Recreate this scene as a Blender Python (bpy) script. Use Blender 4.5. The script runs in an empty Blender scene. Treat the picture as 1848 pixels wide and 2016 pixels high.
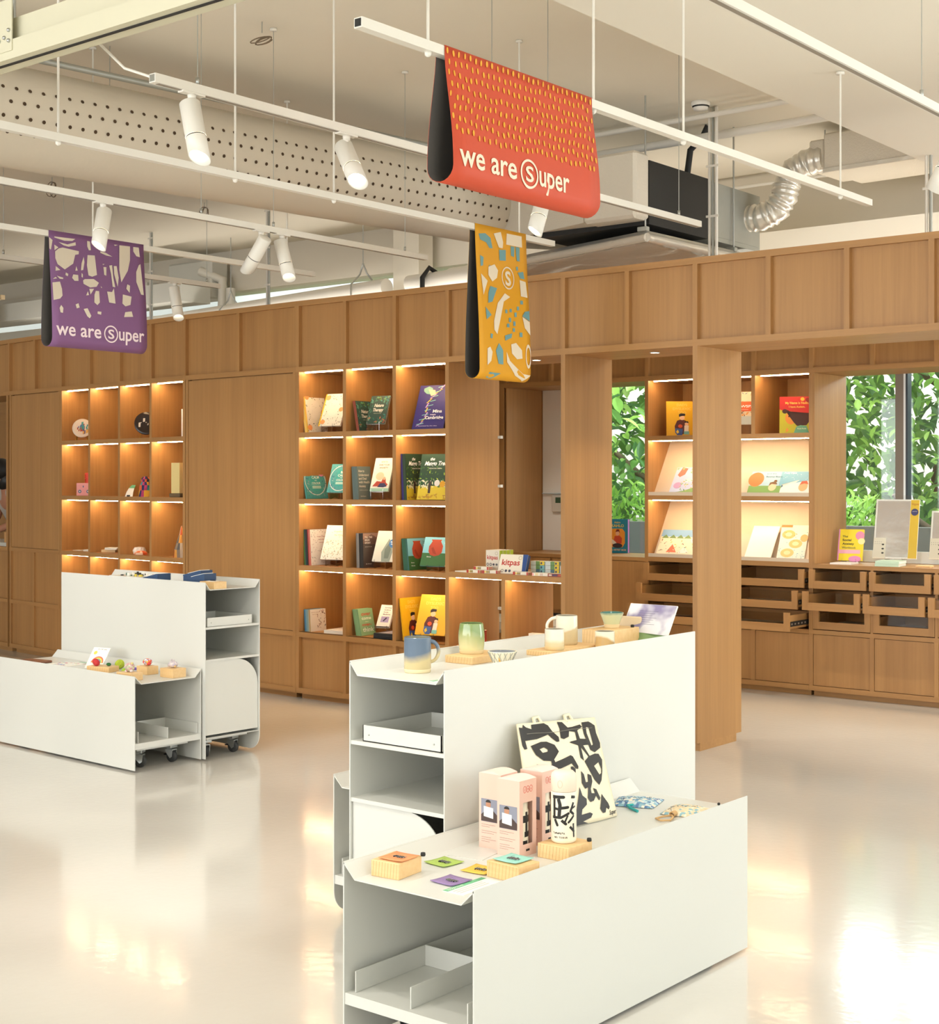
import bpy, bmesh, math, random
from mathutils import Vector, Matrix
R = math.radians
random.seed(7)
sc = bpy.context.scene
col = sc.collection

# ------------------------------------------------------------------ camera
cam_d = bpy.data.cameras.new('camera')
cam = bpy.data.objects.new('camera', cam_d); col.objects.link(cam)
cam.location = (0, 0, 1.5)
cam.rotation_euler = (R(90), 0, math.atan2(2330, 2880))
cam_d.sensor_fit = 'AUTO'; cam_d.sensor_width = 36.0
cam_d.lens = 36.0 * 2880 / 2016
cam_d.shift_y = -63.0 / 2016
cam_d.clip_start = 0.05; cam_d.clip_end = 200
sc.camera = cam
# ------------------------------------------------------------------ render look
sc.view_settings.view_transform = 'Standard'
sc.view_settings.look = 'None'
sc.view_settings.exposure = -0.18
sc.view_settings.gamma = 1.0
sc.view_settings.use_curve_mapping = False
sc.cycles.max_bounces = 8
sc.cycles.diffuse_bounces = 5
sc.cycles.glossy_bounces = 4
sc.cycles.transparent_max_bounces = 12
sc.cycles.sample_clamp_indirect = 6.0
sc.cycles.use_light_tree = True
# ------------------------------------------------------------------ world
w = bpy.data.worlds.new('world'); sc.world = w; w.use_nodes = True
nt = w.node_tree; nt.nodes.clear()
wo = nt.nodes.new('ShaderNodeOutputWorld'); bg = nt.nodes.new('ShaderNodeBackground')
sky = nt.nodes.new('ShaderNodeTexSky')
sky.sky_type = 'NISHITA'; sky.sun_disc = False; sky.sun_elevation = R(50); sky.dust_density = 4.0
mixc = nt.nodes.new('ShaderNodeMix'); mixc.data_type = 'RGBA'; mixc.inputs[0].default_value = 0.75
mixc.inputs[7].default_value = (1.0, 1.0, 0.96, 1)
sm = nt.nodes.new('ShaderNodeVectorMath'); sm.operation = 'SCALE'; sm.inputs[3].default_value = 0.25
nt.links.new(sky.outputs[0], sm.inputs[0]); nt.links.new(sm.outputs[0], mixc.inputs[6])
nt.links.new(mixc.outputs[2], bg.inputs[0]); bg.inputs[1].default_value = 1.5
nt.links.new(bg.outputs[0], wo.inputs[0])

def light(name, kind, loc, energy, color=(1, 1, 1), rot=None, aim=None, **kw):
    d = bpy.data.lights.new(name, kind); d.energy = energy; d.color = color
    for k, v in kw.items(): setattr(d, k, v)
    o = bpy.data.objects.new(name, d); col.objects.link(o); o.location = loc
    if rot: o.rotation_euler = rot
    if aim: o.rotation_euler = Vector(aim).to_track_quat('-Z', 'Y').to_euler()
    return o
light('sun', 'SUN', (0, 30, 30), 2.0, (1.0, 0.96, 0.86), aim=(0.1, 0.27, -1.0), angle=R(2))
# fill lights added in the unseen openings behind and beside the camera
light('rear_fill_light', 'AREA', (-5.0, -4.6, 2.1), 700, (0.96, 0.98, 1.0), aim=(0, 1, 0.75), shape='RECTANGLE', size=13.0, size_y=2.8)
light('side_fill_light', 'AREA', (2.35, 2.5, 2.0), 85, (0.90, 1.0, 0.96), aim=(-1, 0, 0.35), shape='RECTANGLE', size=8.0, size_y=2.4)
# added sky fill outside, above the window heads and out of view
light('garden_fill_light', 'AREA', (-4.4, 11.25, 3.10), 480, (0.88, 0.94, 1.0), aim=(-0.40, -1, -0.35), shape='RECTANGLE', size=6.5, size_y=1.2)
# cove light lying on top of the back joinery, washing the upper wall and ceiling
light('cove_light', 'AREA', (-7.0, 9.75, 2.95), 55, (1.0, 0.93, 0.82), rot=(R(180), 0, 0), shape='RECTANGLE', size=15.0, size_y=0.1)

light('corridor_fill_light', 'AREA', (2.3, 8.5, 1.6), 170, (0.90, 0.95, 1.0), aim=(-1, 0.03, 0), shape='RECTANGLE', size=2.2, size_y=2.2)  # added fill shining along the corridor; the wall behind it is solid

# ------------------------------------------------------------------ materials
def lin(c):
    if isinstance(c, str):
        c = [int(c[i:i + 2], 16) / 255 for i in (0, 2, 4)]
    return tuple((v / 12.92 if v <= 0.04045 else ((v + 0.055) / 1.055) ** 2.4) for v in c[:3])
MC = {}
def mat(c, rough=0.55, metal=0.0, spec=0.5, coat=0.0, key=None, bump=None, noise=None, emit=None, alpha=None, trans=None):
    k = key or (c, rough, metal, coat, emit)
    if k in MC: return MC[k]
    m = bpy.data.materials.new('mat_' + str(len(MC))); m.use_nodes = True
    n = m.node_tree; b = n.nodes['Principled BSDF']
    rgb = lin(c)
    b.inputs['Base Color'].default_value = (*rgb, 1)
    b.inputs['Roughness'].default_value = rough; b.inputs['Metallic'].default_value = metal
    b.inputs['Specular IOR Level'].default_value = spec
    b.inputs['Coat Weight'].default_value = coat; b.inputs['Coat Roughness'].default_value = 0.08
    if emit:
        b.inputs['Emission Color'].default_value = (*rgb, 1); b.inputs['Emission Strength'].default_value = emit
    tc = n.nodes.new('ShaderNodeTexCoord')
    if noise:                                  # slight procedural tone variation: (scale, amount)
        t = n.nodes.new('ShaderNodeTexNoise'); t.inputs['Scale'].default_value = noise[0]; t.inputs['Detail'].default_value = 4
        mx = n.nodes.new('ShaderNodeMix'); mx.data_type = 'RGBA'
        mx.inputs[6].default_value = (*[v * (1 - noise[1]) for v in rgb], 1); mx.inputs[7].default_value = (*[min(1, v * (1 + noise[1])) for v in rgb], 1)
        n.links.new(tc.outputs['Object'], t.inputs[0]); n.links.new(t.outputs[0], mx.inputs[0]); n.links.new(mx.outputs[2], b.inputs['Base Color'])
    if bump:                                   # (scale, strength)
        t = n.nodes.new('ShaderNodeTexNoise'); t.inputs['Scale'].default_value = bump[0]; t.inputs['Detail'].default_value = 3
        bp = n.nodes.new('ShaderNodeBump'); bp.inputs['Strength'].default_value = bump[1]; bp.inputs['Distance'].default_value = 0.01
        n.links.new(tc.outputs['Object'], t.inputs[0]); n.links.new(t.outputs[0], bp.inputs['Height']); n.links.new(bp.outputs[0], b.inputs['Normal'])
    MC[k] = m
    return m

def wood(key, c1, c2, sx=38, sz=1.1, rough=0.45, axis='Z', rings=False):
    if key in MC: return MC[key]
    m = bpy.data.materials.new('mat_' + key); m.use_nodes = True
    n = m.node_tree; b = n.nodes['Principled BSDF']; L = n.links.new
    tc = n.nodes.new('ShaderNodeTexCoord'); oi = n.nodes.new('ShaderNodeObjectInfo')
    ad = n.nodes.new('ShaderNodeVectorMath'); ad.operation = 'MULTIPLY_ADD'
    cmb = n.nodes.new('ShaderNodeCombineXYZ')
    for i in range(3): L(oi.outputs['Random'], cmb.inputs[i])
    mp = n.nodes.new('ShaderNodeMapping')
    mp.inputs['Scale'].default_value = {'Z': (sx, sx, sz), 'X': (sz, sx, sx), 'Y': (sx, sz, sx)}[axis]
    ad.inputs[1].default_value = (37, 23, 11)
    L(cmb.outputs[0], ad.inputs[0]); L(tc.outputs['Object'], ad.inputs[2]); L(ad.outputs[0], mp.inputs[0])
    t = n.nodes.new('ShaderNodeTexNoise'); t.inputs['Scale'].default_value = 1; t.inputs['Detail'].default_value = 6; t.inputs['Roughness'].default_value = 0.65
    L(mp.outputs[0], t.inputs[0])
    mp2 = n.nodes.new('ShaderNodeMapping'); mp2.inputs['Scale'].default_value = tuple(v / 6 for v in mp.inputs['Scale'].default_value)
    t2 = n.nodes.new('ShaderNodeTexNoise'); t2.inputs['Scale'].default_value = 1; t2.inputs['Detail'].default_value = 2
    L(ad.outputs[0], mp2.inputs[0]); L(mp2.outputs[0], t2.inputs[0])
    av = n.nodes.new('ShaderNodeMath'); av.operation = 'MULTIPLY_ADD'; av.inputs[1].default_value = 0.55
    L(t.outputs[0], av.inputs[0])
    m3 = n.nodes.new('ShaderNodeMath'); m3.operation = 'MULTIPLY'; m3.inputs[1].default_value = 0.45
    L(t2.outputs[0], m3.inputs[0]); L(m3.outputs[0], av.inputs[2])
    rp = n.nodes.new('ShaderNodeValToRGB'); rp.color_ramp.elements[0].position = 0.27; rp.color_ramp.elements[1].position = 0.73
    rp.color_ramp.elements[0].color = (*lin(c1), 1); rp.color_ramp.elements[1].color = (*lin(c2), 1)
    L(av.outputs[0], rp.inputs[0]); L(rp.outputs[0], b.inputs['Base Color'])
    b.inputs['Roughness'].default_value = rough
    bp = n.nodes.new('ShaderNodeBump'); bp.inputs['Strength'].default_value = 0.06; bp.inputs['Distance'].default_value = 0.003
    L(t.outputs[0], bp.inputs['Height']); L(bp.outputs[0], b.inputs['Normal'])
    MC[key] = m
    return m

OAK = wood('oak', '9C7042', 'B98B55')
OAKX = wood('oak_rail', '9E7243', 'B98B55', axis='X')
OAKY = wood('oak_rail_y', '9E7243', 'B98B55', axis='Y')
PINE = wood('pine', 'D9AE74', 'EBCB96', sx=60, sz=4, axis='X')
PINEV = wood('pine_v', 'D9AE74', 'EBCB96', sx=60, sz=4)
WHITE = mat('D3D3CC', 0.32, key='powder_white', noise=(3, 0.012), bump=(420, 0.03))
TRACKM = mat('E6E2D8', 0.4, key='track_white')
CEIL = mat('E9E2D2', 0.9, key='ceiling', noise=(1.2, 0.035))
SOFF = mat('E9E3D5', 0.9, key='soffit', noise=(0.8, 0.02))
WALL = mat('E2DBCD', 0.9, key='wall', noise=(1.0, 0.02))
WALLW = mat('F2F2EE', 0.8, key='wall_white')
DARK = mat('1C1C1A', 0.6, key='dark')
STEEL = mat('B9BCB9', 0.35, 0.9, key='steel')
GALV = mat('A9ABA4', 0.5, 0.65, key='galv', noise=(7, 0.12))
FOIL = mat('E0DCD2', 0.32, 0.6, key='foil', bump=(16, 0.55))
FOILM = mat('DAD2C2', 0.55, 0.1, key='foil_matt', bump=(120, 0.4))
RUBBER = mat('3A3B3A', 0.6, key='rubber')
PAPER = mat('F3EFE4', 0.7, key='paper')
LED = mat('FFDBA8', 0.5, key='led', emit=80)
LENS = mat('FFF3DC', 0.5, key='lens', emit=35)

def glass(key, tint=(1, 1, 1), mixf=0.06, gloss=0.03):
    if key in MC: return MC[key]
    m = bpy.data.materials.new('mat_' + key); m.use_nodes = True
    n = m.node_tree; n.nodes.clear(); L = n.links.new
    o = n.nodes.new('ShaderNodeOutputMaterial'); t = n.nodes.new('ShaderNodeBsdfTransparent'); g = n.nodes.new('ShaderNodeBsdfGlossy')
    t.inputs[0].default_value = (*tint, 1); g.inputs['Roughness'].default_value = gloss
    f = n.nodes.new('ShaderNodeLayerWeight'); f.inputs[0].default_value = 0.25
    ml = n.nodes.new('ShaderNodeMath'); ml.operation = 'MULTIPLY_ADD'; ml.inputs[1].default_value = 0.5; ml.inputs[2].default_value = mixf
    mx = n.nodes.new('ShaderNodeMixShader')
    L(f.outputs['Fresnel'], ml.inputs[0]); L(ml.outputs[0], mx.inputs[0]); L(t.outputs[0], mx.inputs[1]); L(g.outputs[0], mx.inputs[2]); L(mx.outputs[0], o.inputs[0])
    MC[key] = m
    return m
GLASS = glass('window_glass', (0.97, 1, 0.98), 0.03)
ACRYL = glass('acrylic', (0.93, 0.94, 0.94), 0.10)
SMOKE = glass('drawer_glass', (0.86, 0.84, 0.80), 0.015)

# floor: poured resin, glossy with a faint ripple
FLOOR = bpy.data.materials.new('mat_floor'); FLOOR.use_nodes = True
_n = FLOOR.node_tree; _b = _n.nodes['Principled BSDF']; _L = _n.links.new
_tc = _n.nodes.new('ShaderNodeTexCoord'); _t = _n.nodes.new('ShaderNodeTexNoise'); _t.inputs['Scale'].default_value = 0.55; _t.inputs['Detail'].default_value = 5
_rp = _n.nodes.new('ShaderNodeValToRGB'); _rp.color_ramp.elements[0].color = (*lin('CFCBC2'), 1); _rp.color_ramp.elements[1].color = (*lin('DAD6CE'), 1)
_rp.color_ramp.elements[0].position = 0.35; _rp.color_ramp.elements[1].position = 0.7
_L(_tc.outputs['Object'], _t.inputs[0]); _L(_t.outputs[0], _rp.inputs[0]); _L(_rp.outputs[0], _b.inputs['Base Color'])
_b.inputs['Roughness'].default_value = 0.13; _b.inputs['Coat Weight'].default_value = 0.22; _b.inputs['Coat Roughness'].default_value = 0.05
_b.inputs['Specular IOR Level'].default_value = 0.55
_t2 = _n.nodes.new('ShaderNodeTexNoise'); _t2.inputs['Scale'].default_value = 26; _t2.inputs['Detail'].default_value = 2
_bp = _n.nodes.new('ShaderNodeBump'); _bp.inputs['Strength'].default_value = 0.10; _bp.inputs['Distance'].default_value = 0.004
_L(_tc.outputs['Object'], _t2.inputs[0]); _L(_t2.outputs[0], _bp.inputs['Height']); _L(_bp.outputs[0], _b.inputs['Normal']); _L(_bp.outputs[0], _b.inputs['Coat Normal'])

# ------------------------------------------------------------------ mesh helpers
TXT = {}
def text_geo(s, bold=0.0, shear=0.0):
    k = (s, bold, shear)
    if k in TXT: return TXT[k]
    cu = bpy.data.curves.new('t', 'FONT'); cu.body = s; cu.align_x = 'LEFT'; cu.offset = bold; cu.shear = shear; cu.resolution_u = 3
    o = bpy.data.objects.new('t', cu); col.objects.link(o)
    bpy.context.view_layer.update()
    me = bpy.data.meshes.new_from_object(o.evaluated_get(bpy.context.evaluated_depsgraph_get()))
    vs = [(v.co.x, v.co.y) for v in me.vertices]; fs = [tuple(p.vertices) for p in me.polygons]
    bpy.data.objects.remove(o); bpy.data.meshes.remove(me); bpy.data.curves.remove(cu)
    wd = max([v[0] for v in vs] or [1])
    TXT[k] = (vs, fs, wd)
    return TXT[k]

class MB:
    """collects shapes, builds ONE mesh object"""
    def __init__(s): s.v = []; s.f = []; s.m = []; s.mats = []; s.sm = []
    def mi(s, m):
        if m not in s.mats: s.mats.append(m)
        return s.mats.index(m)
    def add(s, vs, fs, m, smooth=False, M=None):
        o = len(s.v); i = s.mi(m)
        s.v += [tuple(M @ Vector(p)) if M else tuple(p) for p in vs]
        for f in fs: s.f.append(tuple(o + a for a in f)); s.m.append(i); s.sm.append(smooth)
        return s
    def box(s, x0, x1, y0, y1, z0, z1, m, M=None):
        vs = [(x, y, z) for z in (z0, z1) for y in (y0, y1) for x in (x0, x1)]
        return s.add(vs, [(0, 2, 3, 1), (4, 5, 7, 6), (0, 1, 5, 4), (2, 6, 7, 3), (0, 4, 6, 2), (1, 3, 7, 5)], m, M=M)
    def rbox(s, x0, x1, y0, y1, z0, z1, m, c=0.004, M=None):
        """box with chamfered vertical and horizontal edges"""
        def ring(z, d): return [(x0 + d, y0 + c, z), (x0 + c, y0 + d, z), (x1 - c, y0 + d, z), (x1 - d, y0 + c, z), (x1 - d, y1 - c, z), (x1 - c, y1 - d, z), (x0 + c, y1 - d, z), (x0 + d, y1 - c, z)]
        vs = ring(z0, c) + ring(z0 + c, 0) + ring(z1 - c, 0) + ring(z1, c)
        fs = [tuple(range(7, -1, -1)), tuple(range(24, 32))]
        for k in range(3):
            for j in range(8): fs.append((k * 8 + j, k * 8 + (j + 1) % 8, k * 8 + 8 + (j + 1) % 8, k * 8 + 8 + j))
        return s.add(vs, fs, m, M=M)
    def prism(s, poly, a, b, m, axis='x', M=None, smooth=False, cap=True):
        """extrude a 2D polygon between a and b along axis"""
        n = len(poly)
        def P(p, t): return {'x': (t, p[0], p[1]), 'y': (p[0], t, p[1]), 'z': (p[0], p[1], t)}[axis]
        vs = [P(p, a) for p in poly] + [P(p, b) for p in poly]
        fs = [(i, (i + 1) % n, n + (i + 1) % n, n + i) for i in range(n)]
        s.add(vs, fs, m, smooth=smooth, M=M)
        if cap:
            s.add([P(p, a) for p in poly], [tuple(range(n))[::-1]], m, M=M); s.add([P(p, b) for p in poly], [tuple(range(n))], m, M=M)
        return s
    def tube(s, pts, r, m, n=10, cap=True, smooth=True, M=None):
        pts = [Vector(p) for p in pts]; rs = r if isinstance(r, (list, tuple)) else [r] * len(pts)
        vs = []; up = None
        for i, p in enumerate(pts):
            d = (pts[min(i + 1, len(pts) - 1)] - pts[max(i - 1, 0)]).normalized()
            if up is None: up = Vector((0, 0, 1)) if abs(d.z) < 0.9 else Vector((1, 0, 0))
            a = d.cross(up).normalized(); b = a.cross(d).normalized(); up = b
            for k in range(n):
                t = 2 * math.pi * k / n; vs.append(p + (a * math.cos(t) + b * math.sin(t)) * rs[i])
        fs = [(i * n + k, i * n + (k + 1) % n, (i + 1) * n + (k + 1) % n, (i + 1) * n + k) for i in range(len(pts) - 1) for k in range(n)]
        s.add(vs, fs, m, smooth=smooth, M=M)
        if cap:
            s.add(vs[:n], [tuple(range(n))[::-1]], m, M=M); s.add(vs[-n:], [tuple(range(n))], m, M=M)
        return s
    def lathe(s, prof, m, n=32, M=None, smooth=True, mats=None):
        """revolve (r,z) profile about Z; mats = optional material per segment"""
        vs = [(r * math.cos(2 * math.pi * k / n), r * math.sin(2 * math.pi * k / n), z) for r, z in prof for k in range(n)]
        o = len(s.v); s.v += [tuple(M @ Vector(p)) if M else p for p in vs]
        for i in range(len(prof) - 1):
            mm = s.mi(mats[i] if mats else m)
            for k in range(n):
                s.f.append(tuple(o + a for a in (i * n + k, i * n + (k + 1) % n, (i + 1) * n + (k + 1) % n, (i + 1) * n + k))); s.m.append(mm); s.sm.append(smooth)
        return s
    def ball(s, c, r, m, n=12, sq=(1, 1, 1), M=None, rough=0.0):
        vs = []; fs = []
        for i in range(n + 1):
            ph = math.pi * i / n
            for k in range(n * 2):
                t = math.pi * k / n; q = 1 + (random.uniform(-rough, rough) if 0 < i < n else 0)
                vs.append((c[0] + r * q * sq[0] * math.sin(ph) * math.cos(t), c[1] + r * q * sq[1] * math.sin(ph) * math.sin(t), c[2] + r * q * sq[2] * math.cos(ph)))
        N = n * 2
        for i in range(n):
            for k in range(N): fs.append((i * N + k, (i + 1) * N + k, (i + 1) * N + (k + 1) % N, i * N + (k + 1) % N))
        return s.add(vs, fs, m, smooth=True, M=M)
    def flat(s, poly, m, P, M=None):
        """2D polygon mapped by P(u,v)->3D, triangulated if concave"""
        bm = bmesh.new(); vv = [bm.verts.new((p[0], p[1], 0)) for p in poly]
        try:
            bm.faces.new(vv); bmesh.ops.triangulate(bm, faces=bm.faces[:], ngon_method='EAR_CLIP')
            bm.verts.index_update(); fs = [tuple(q.index for q in f.verts) for f in bm.faces]
        except Exception: fs = [tuple(range(len(poly)))]
        bm.free()
        return s.add([P(*p) for p in poly], fs, m, M=M)
    def text(s, body, m, P, x, y, size, bold=0.0, align='L', shear=0.0, width=None, M=None):
        vs, fs, wd = text_geo(body, bold, shear)
        k = size; kx = size if width is None else width / wd
        ox = {'L': 0, 'C': -wd * kx / 2, 'R': -wd * kx}[align]
        return s.add([P(x + ox + a * kx, y + b * k) for a, b in vs], fs, m, M=M)
    def build(s, name, parent=None, loc=(0, 0, 0), rot=None, bevel=0.0):
        me = bpy.data.meshes.new(name); me.from_pydata(s.v, [], s.f)
        for m in s.mats: me.materials.append(m)
        me.polygons.foreach_set('material_index', s.m); me.polygons.foreach_set('use_smooth', s.sm)
        me.update()
        o = bpy.data.objects.new(name, me); col.objects.link(o); o.location = loc
        if rot: o.rotation_euler = rot
        if parent: o.parent = parent
        if bevel:
            b = o.modifiers.new('bevel', 'BEVEL'); b.width = bevel; b.segments = 2; b.limit_method = 'ANGLE'
        return o

def tag(o, label=None, cat=None, group=None, kind=None):
    if label: o['label'] = label
    if cat: o['category'] = cat
    if group: o['group'] = group
    if kind: o['kind'] = kind
    return o
def thing(name, label, cat, loc=(0, 0, 0), rz=0.0, group=None, rot=None):
    o = bpy.data.objects.new(name, None); o.empty_display_size = 0.05; col.objects.link(o)
    o.location = loc; o.rotation_euler = rot if rot else (0, 0, rz)
    return tag(o, label, cat, group)
def struct(o): o['kind'] = 'structure'; return o
def copy_tree(o, parent=None):
    c = o.copy(); col.objects.link(c)
    if parent: c.parent = parent
    for ch in list(o.children): copy_tree(ch, c)
    return c
XZ = lambda y: (lambda u, v: (u, y, v))
def YZ(x): return lambda u, v: (x, u, v)
def XY(z): return lambda u, v: (u, v, z)

# ================================================================== ROOM SHELL
YW = 9.90            # inner face of the exterior wall below the joinery top
CZ, BZ = 3.96, 3.435      # main ceiling and dropped soffit heights
YU = 10.60            # exterior wall plane above it
b = MB(); b.box(-17.5, 2.6, -4.9, 10.9, -0.12, 0.0, FLOOR); struct(b.build('floor'))
b = MB(); b.box(-17.5, 2.6, -4.9, 10.9, CZ, CZ + 0.2, CEIL); struct(b.build('ceiling'))
b = MB(); b.box(-3.45, 2.6, -4.9, 10.6, BZ, CZ, SOFF); struct(b.build('ceiling_bulkhead'))
b = MB(); b.box(-17.6, -17.3, -4.9, 10.9, 0, CZ, WALL); struct(b.build('wall_left'))
b = MB()
b.box(2.4, 2.6, -4.9, 10.9, 0, 0.8, WALL); b.box(2.4, 2.6, -4.9, 10.9, 3.3, CZ, WALL)
b.box(2.4, 2.6, 6.6, 10.9, 0.8, 3.3, WALL); b.box(2.4, 2.6, -4.9, -1.5, 0.8, 3.3, WALL)
struct(b.build('wall_right'))
b = MB()
b.box(-17.5, 2.6, -5.0, -4.75, 3.6, CZ, WALL); b.box(-17.5, -11.7, -5.0, -4.75, 0, 3.6, WALL); b.box(1.7, 2.6, -5.0, -4.75, 0, 3.6, WALL); b.box(-17.5, 2.6, -5.0, -4.75, 0, 0.3, WALL)
struct(b.build('wall_front_glazing_surround'))
# exterior (garden) wall: solid below the sills and between the windows, thin clerestory slot at the top
WX = [(-6.68, -5.85), (-4.60, -2.35)]      # window openings in X
ZS, ZH = 0.60, 2.62
b = MB()
b.box(-17.5, 2.6, YW, YW + 0.09, 0, ZS, WALLW)
b.box(-17.5, 2.6, YW, YU + 0.3, 2.8, 2.9, WALL); b.box(-17.5, 2.6, YW, YW + 0.09, ZH, 2.8, WALL)
xs = [-17.5, -6.68, -5.85, -4.60, -2.35, 2.6]
for i in (0, 2, 4): b.box(xs[i], xs[i + 1], YW, YW + 0.09, ZS, ZH, WALLW)
b.box(-17.5, 2.6, YU, YU + 0.3, 2.9, 3.35, WALL)
b.box(-8.6, 2.6, YU, YU + 0.3, 3.35, CZ, WALL); b.box(-17.5, -8.6, YU, YU + 0.3, 3.52, CZ, WALL)
struct(b.build('wall_back'))
b = MB(); b.box(-17.5, -8.6, YU + 0.13, YU + 0.14, 3.35, 3.52, GLASS); struct(b.build('window_3'))
# plaster ledge that catches the light above the joinery on the right
b = MB(); b.box(-5.9, 2.4, 10.15, YU, 2.9, 3.40, SOFF); struct(b.build('trim_1'))
# windows with frames and panes
FR = mat('7D7468', 0.5, key='frame_bronze'); FRW = mat('E8EEF0', 0.4, key='frame_white'); FRK = mat('26313A', 0.4, key='gasket')
for i, (x0, x1) in enumerate(WX):
    wn = struct(thing('window_%d' % (i + 1), None, None, (x0, YW + 0.02, 0)))
    L = x1 - x0; fr = MB()
    fr.box(0, L, 0, 0.07, ZS, ZS + 0.05, FR); fr.box(0, L, 0, 0.07, ZH - 0.05, ZH, FR); fr.box(0, 0.04, 0, 0.07, ZS, ZH, FR); fr.box(L - 0.04, L, 0, 0.07, ZS, ZH, FR)
    if i == 1:
        fr.box(0.44, 0.50, 0, 0.08, ZS, ZH, FR); fr.box(0.50, 0.515, 0.0, 0.08, ZS, ZH, FRW); fr.box(0.515, 0.53, 0.0, 0.07, ZS, ZH, FRK)
    fr.build('window_frame', wn)
    p = MB(); p.box(0.04, L - 0.04, 0.03, 0.036, ZS + 0.05, ZH - 0.05, GLASS); p.build('pane', wn)

# ================================================================== JOINERY (module 0.4455 wide x 0.455 high)
MW, MH, ST = 0.4455, 0.455, 0.030      # module width, module height, stile width
LV = [0.046, 0.46, 0.915, 1.37, 1.825, 2.28]      # shelf tops
TOP = 2.728; RL = 0.036                # top of the run, rail height
DEP = 0.50

def panel_grid(x0, n, z0, z1, mw=MW, name='panel', parent=None, rec=0.028):
    """n recessed oak panels between stiles"""
    for k in range(n):
        b = MB(); b.box(x0 + k * mw + ST / 2 - 0.002, x0 + (k + 1) * mw - ST / 2 + 0.002, rec, rec + 0.012, z0, z1, OAK)
        b.build(name, parent)

def fascia(name, label, origin, rz, n, mw=MW, z0=2.24, z1=TOP, depth=DEP, fin_left=False):
    """top band: stiles and rails over recessed panels, closed box behind; kind structure"""
    t = struct(thing(name, None, None, origin, rz)); L = n * mw
    f = MB()
    f.box(-ST / 2, L + ST / 2, 0, 0.030, z0, z0 + RL, OAKX); f.box(-ST / 2, L + ST / 2, 0, 0.030, z1 - RL, z1, OAKX)
    for k in range(n + 1): f.box(k * mw - ST / 2, k * mw + ST / 2, -0.0012, 0.030, z0 + RL, z1 - RL, OAK)
    f.build('frame', t)
    panel_grid(0, n, z0 + RL - 0.002, z1 - RL + 0.002, mw, 'panel', t)
    c = MB(); c.box(-ST / 2, L + ST / 2, 0.030, depth, z1 - 0.02, z1, OAK); c.box(-ST / 2, L + ST / 2, 0.0302, depth, z0, z0 + 0.018, OAKX)
    c.box(-ST / 2, L + ST / 2, depth - 0.018, depth, z0 + 0.018, z1 - 0.02, OAK)
    c.build('carcass', t)
    return t

def led(parent, x0, x1, z, y=0.045):
    b = MB(); b.box(x0, x1, y, y + 0.012, z - 0.006, z - 0.001, LED); b.build('light_strip', parent)

def bookcase(name, label, origin, rz, n, rows, mw=MW, base_rows=1, z_top=2.24, group=None):
    """open cubby case: sides, shelves, back, LED strips under each shelf, panelled base"""
    t = thing(name, label, 'bookcase', origin, rz, group); L = n * mw
    # uprights
    zb = LV[rows[0]]
    for k in range(n + 1):
        b = MB(); b.box(k * mw - ST / 2, k * mw + ST / 2, 0, DEP, zb - RL, z_top, OAK); b.build('upright', t)
    for r in rows:
        b = MB()
        for k in range(n): b.box(k * mw + ST / 2, (k + 1) * mw - ST / 2, 0.0, DEP, LV[r] - 0.034, LV[r], OAKX)
        b.build('shelf', t)
        if r != rows[0]:
            for k in range(n): led(t, k * mw + ST / 2 + 0.012, (k + 1) * mw - ST / 2 - 0.004, LV[r] - 0.034)
    for k in range(n): led(t, k * mw + ST / 2 + 0.012, (k + 1) * mw - ST / 2 - 0.004, z_top)
    b = MB(); b.box(-ST / 2, L + ST / 2, DEP, DEP + 0.015, 0.04, z_top, OAK); b.build('back_panel', t)
    # base
    if base_rows:
        f = MB(); f.box(-ST / 2, L + ST / 2, 0, 0.030, 0.04, 0.04 + RL, OAKX)
        for k in range(n + 1): f.box(k * mw - ST / 2, k * mw + ST / 2, -0.0008, 0.030, 0.04 + RL, zb - RL, OAK)
        f.box(-ST / 2, L + ST / 2, -0.0004, 0.030, zb - RL, zb, OAKX)
        if zb > 0.8: f.box(-ST / 2, L + ST / 2, 0, 0.030, LV[1] - 0.032, LV[1], OAKX)
        f.build('base_frame', t)
        if zb > 0.8:
            panel_grid(0, n, 0.074, LV[1] - 0.03, mw, 'base_panel', t); panel_grid(0, n, LV[1] - 0.002, zb - RL + 0.002, mw, 'base_panel', t)
        else: panel_grid(0, n, 0.074, zb - RL + 0.002, mw, 'base_panel', t)
    b = MB(); b.box(0, L, 0.045, DEP, 0, 0.045, OAKX); b.build('plinth', t)
    return t

XA = -7.23                     # left edge of the middle bookcase, front face at Y = 7.06
YF = 7.06
AM, AL = R(-2.6), R(-6.16)     # the run bends twice towards the far left
PM = (XA, YF)                                    # right end of the cupboard section
PL = (XA - 1.253 * math.cos(AM), YF - 1.253 * math.sin(AM))   # right end of the far-left section
def seg(P, ang, s): return (P[0] + s * math.cos(ang), P[1] + s * math.sin(ang), 0)
MWL = 0.4500

fascia('trim_2', '', (XA, YF, 0), 0, 14)
fascia('trim_3', '', seg(PM, AM, -1.253), AM, 2, mw=(1.253 - ST / 2) / 2)
fascia('trim_4', '', seg(PL, AL, -11 * MWL - 0.006), AL, 11, mw=MWL)

bookcase('bookcase', 'lit oak bookcase with three columns of books below the yellow banner', (XA, YF, 0), 0, 3, [1, 2, 3, 4])
bl = bookcase('bookcase', 'lit oak bookcase with four narrow columns of crafts at the left', seg(PL, AL, -4 * MWL - 0.006), AL, 4, [1, 2, 3, 4], mw=MWL)

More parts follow.
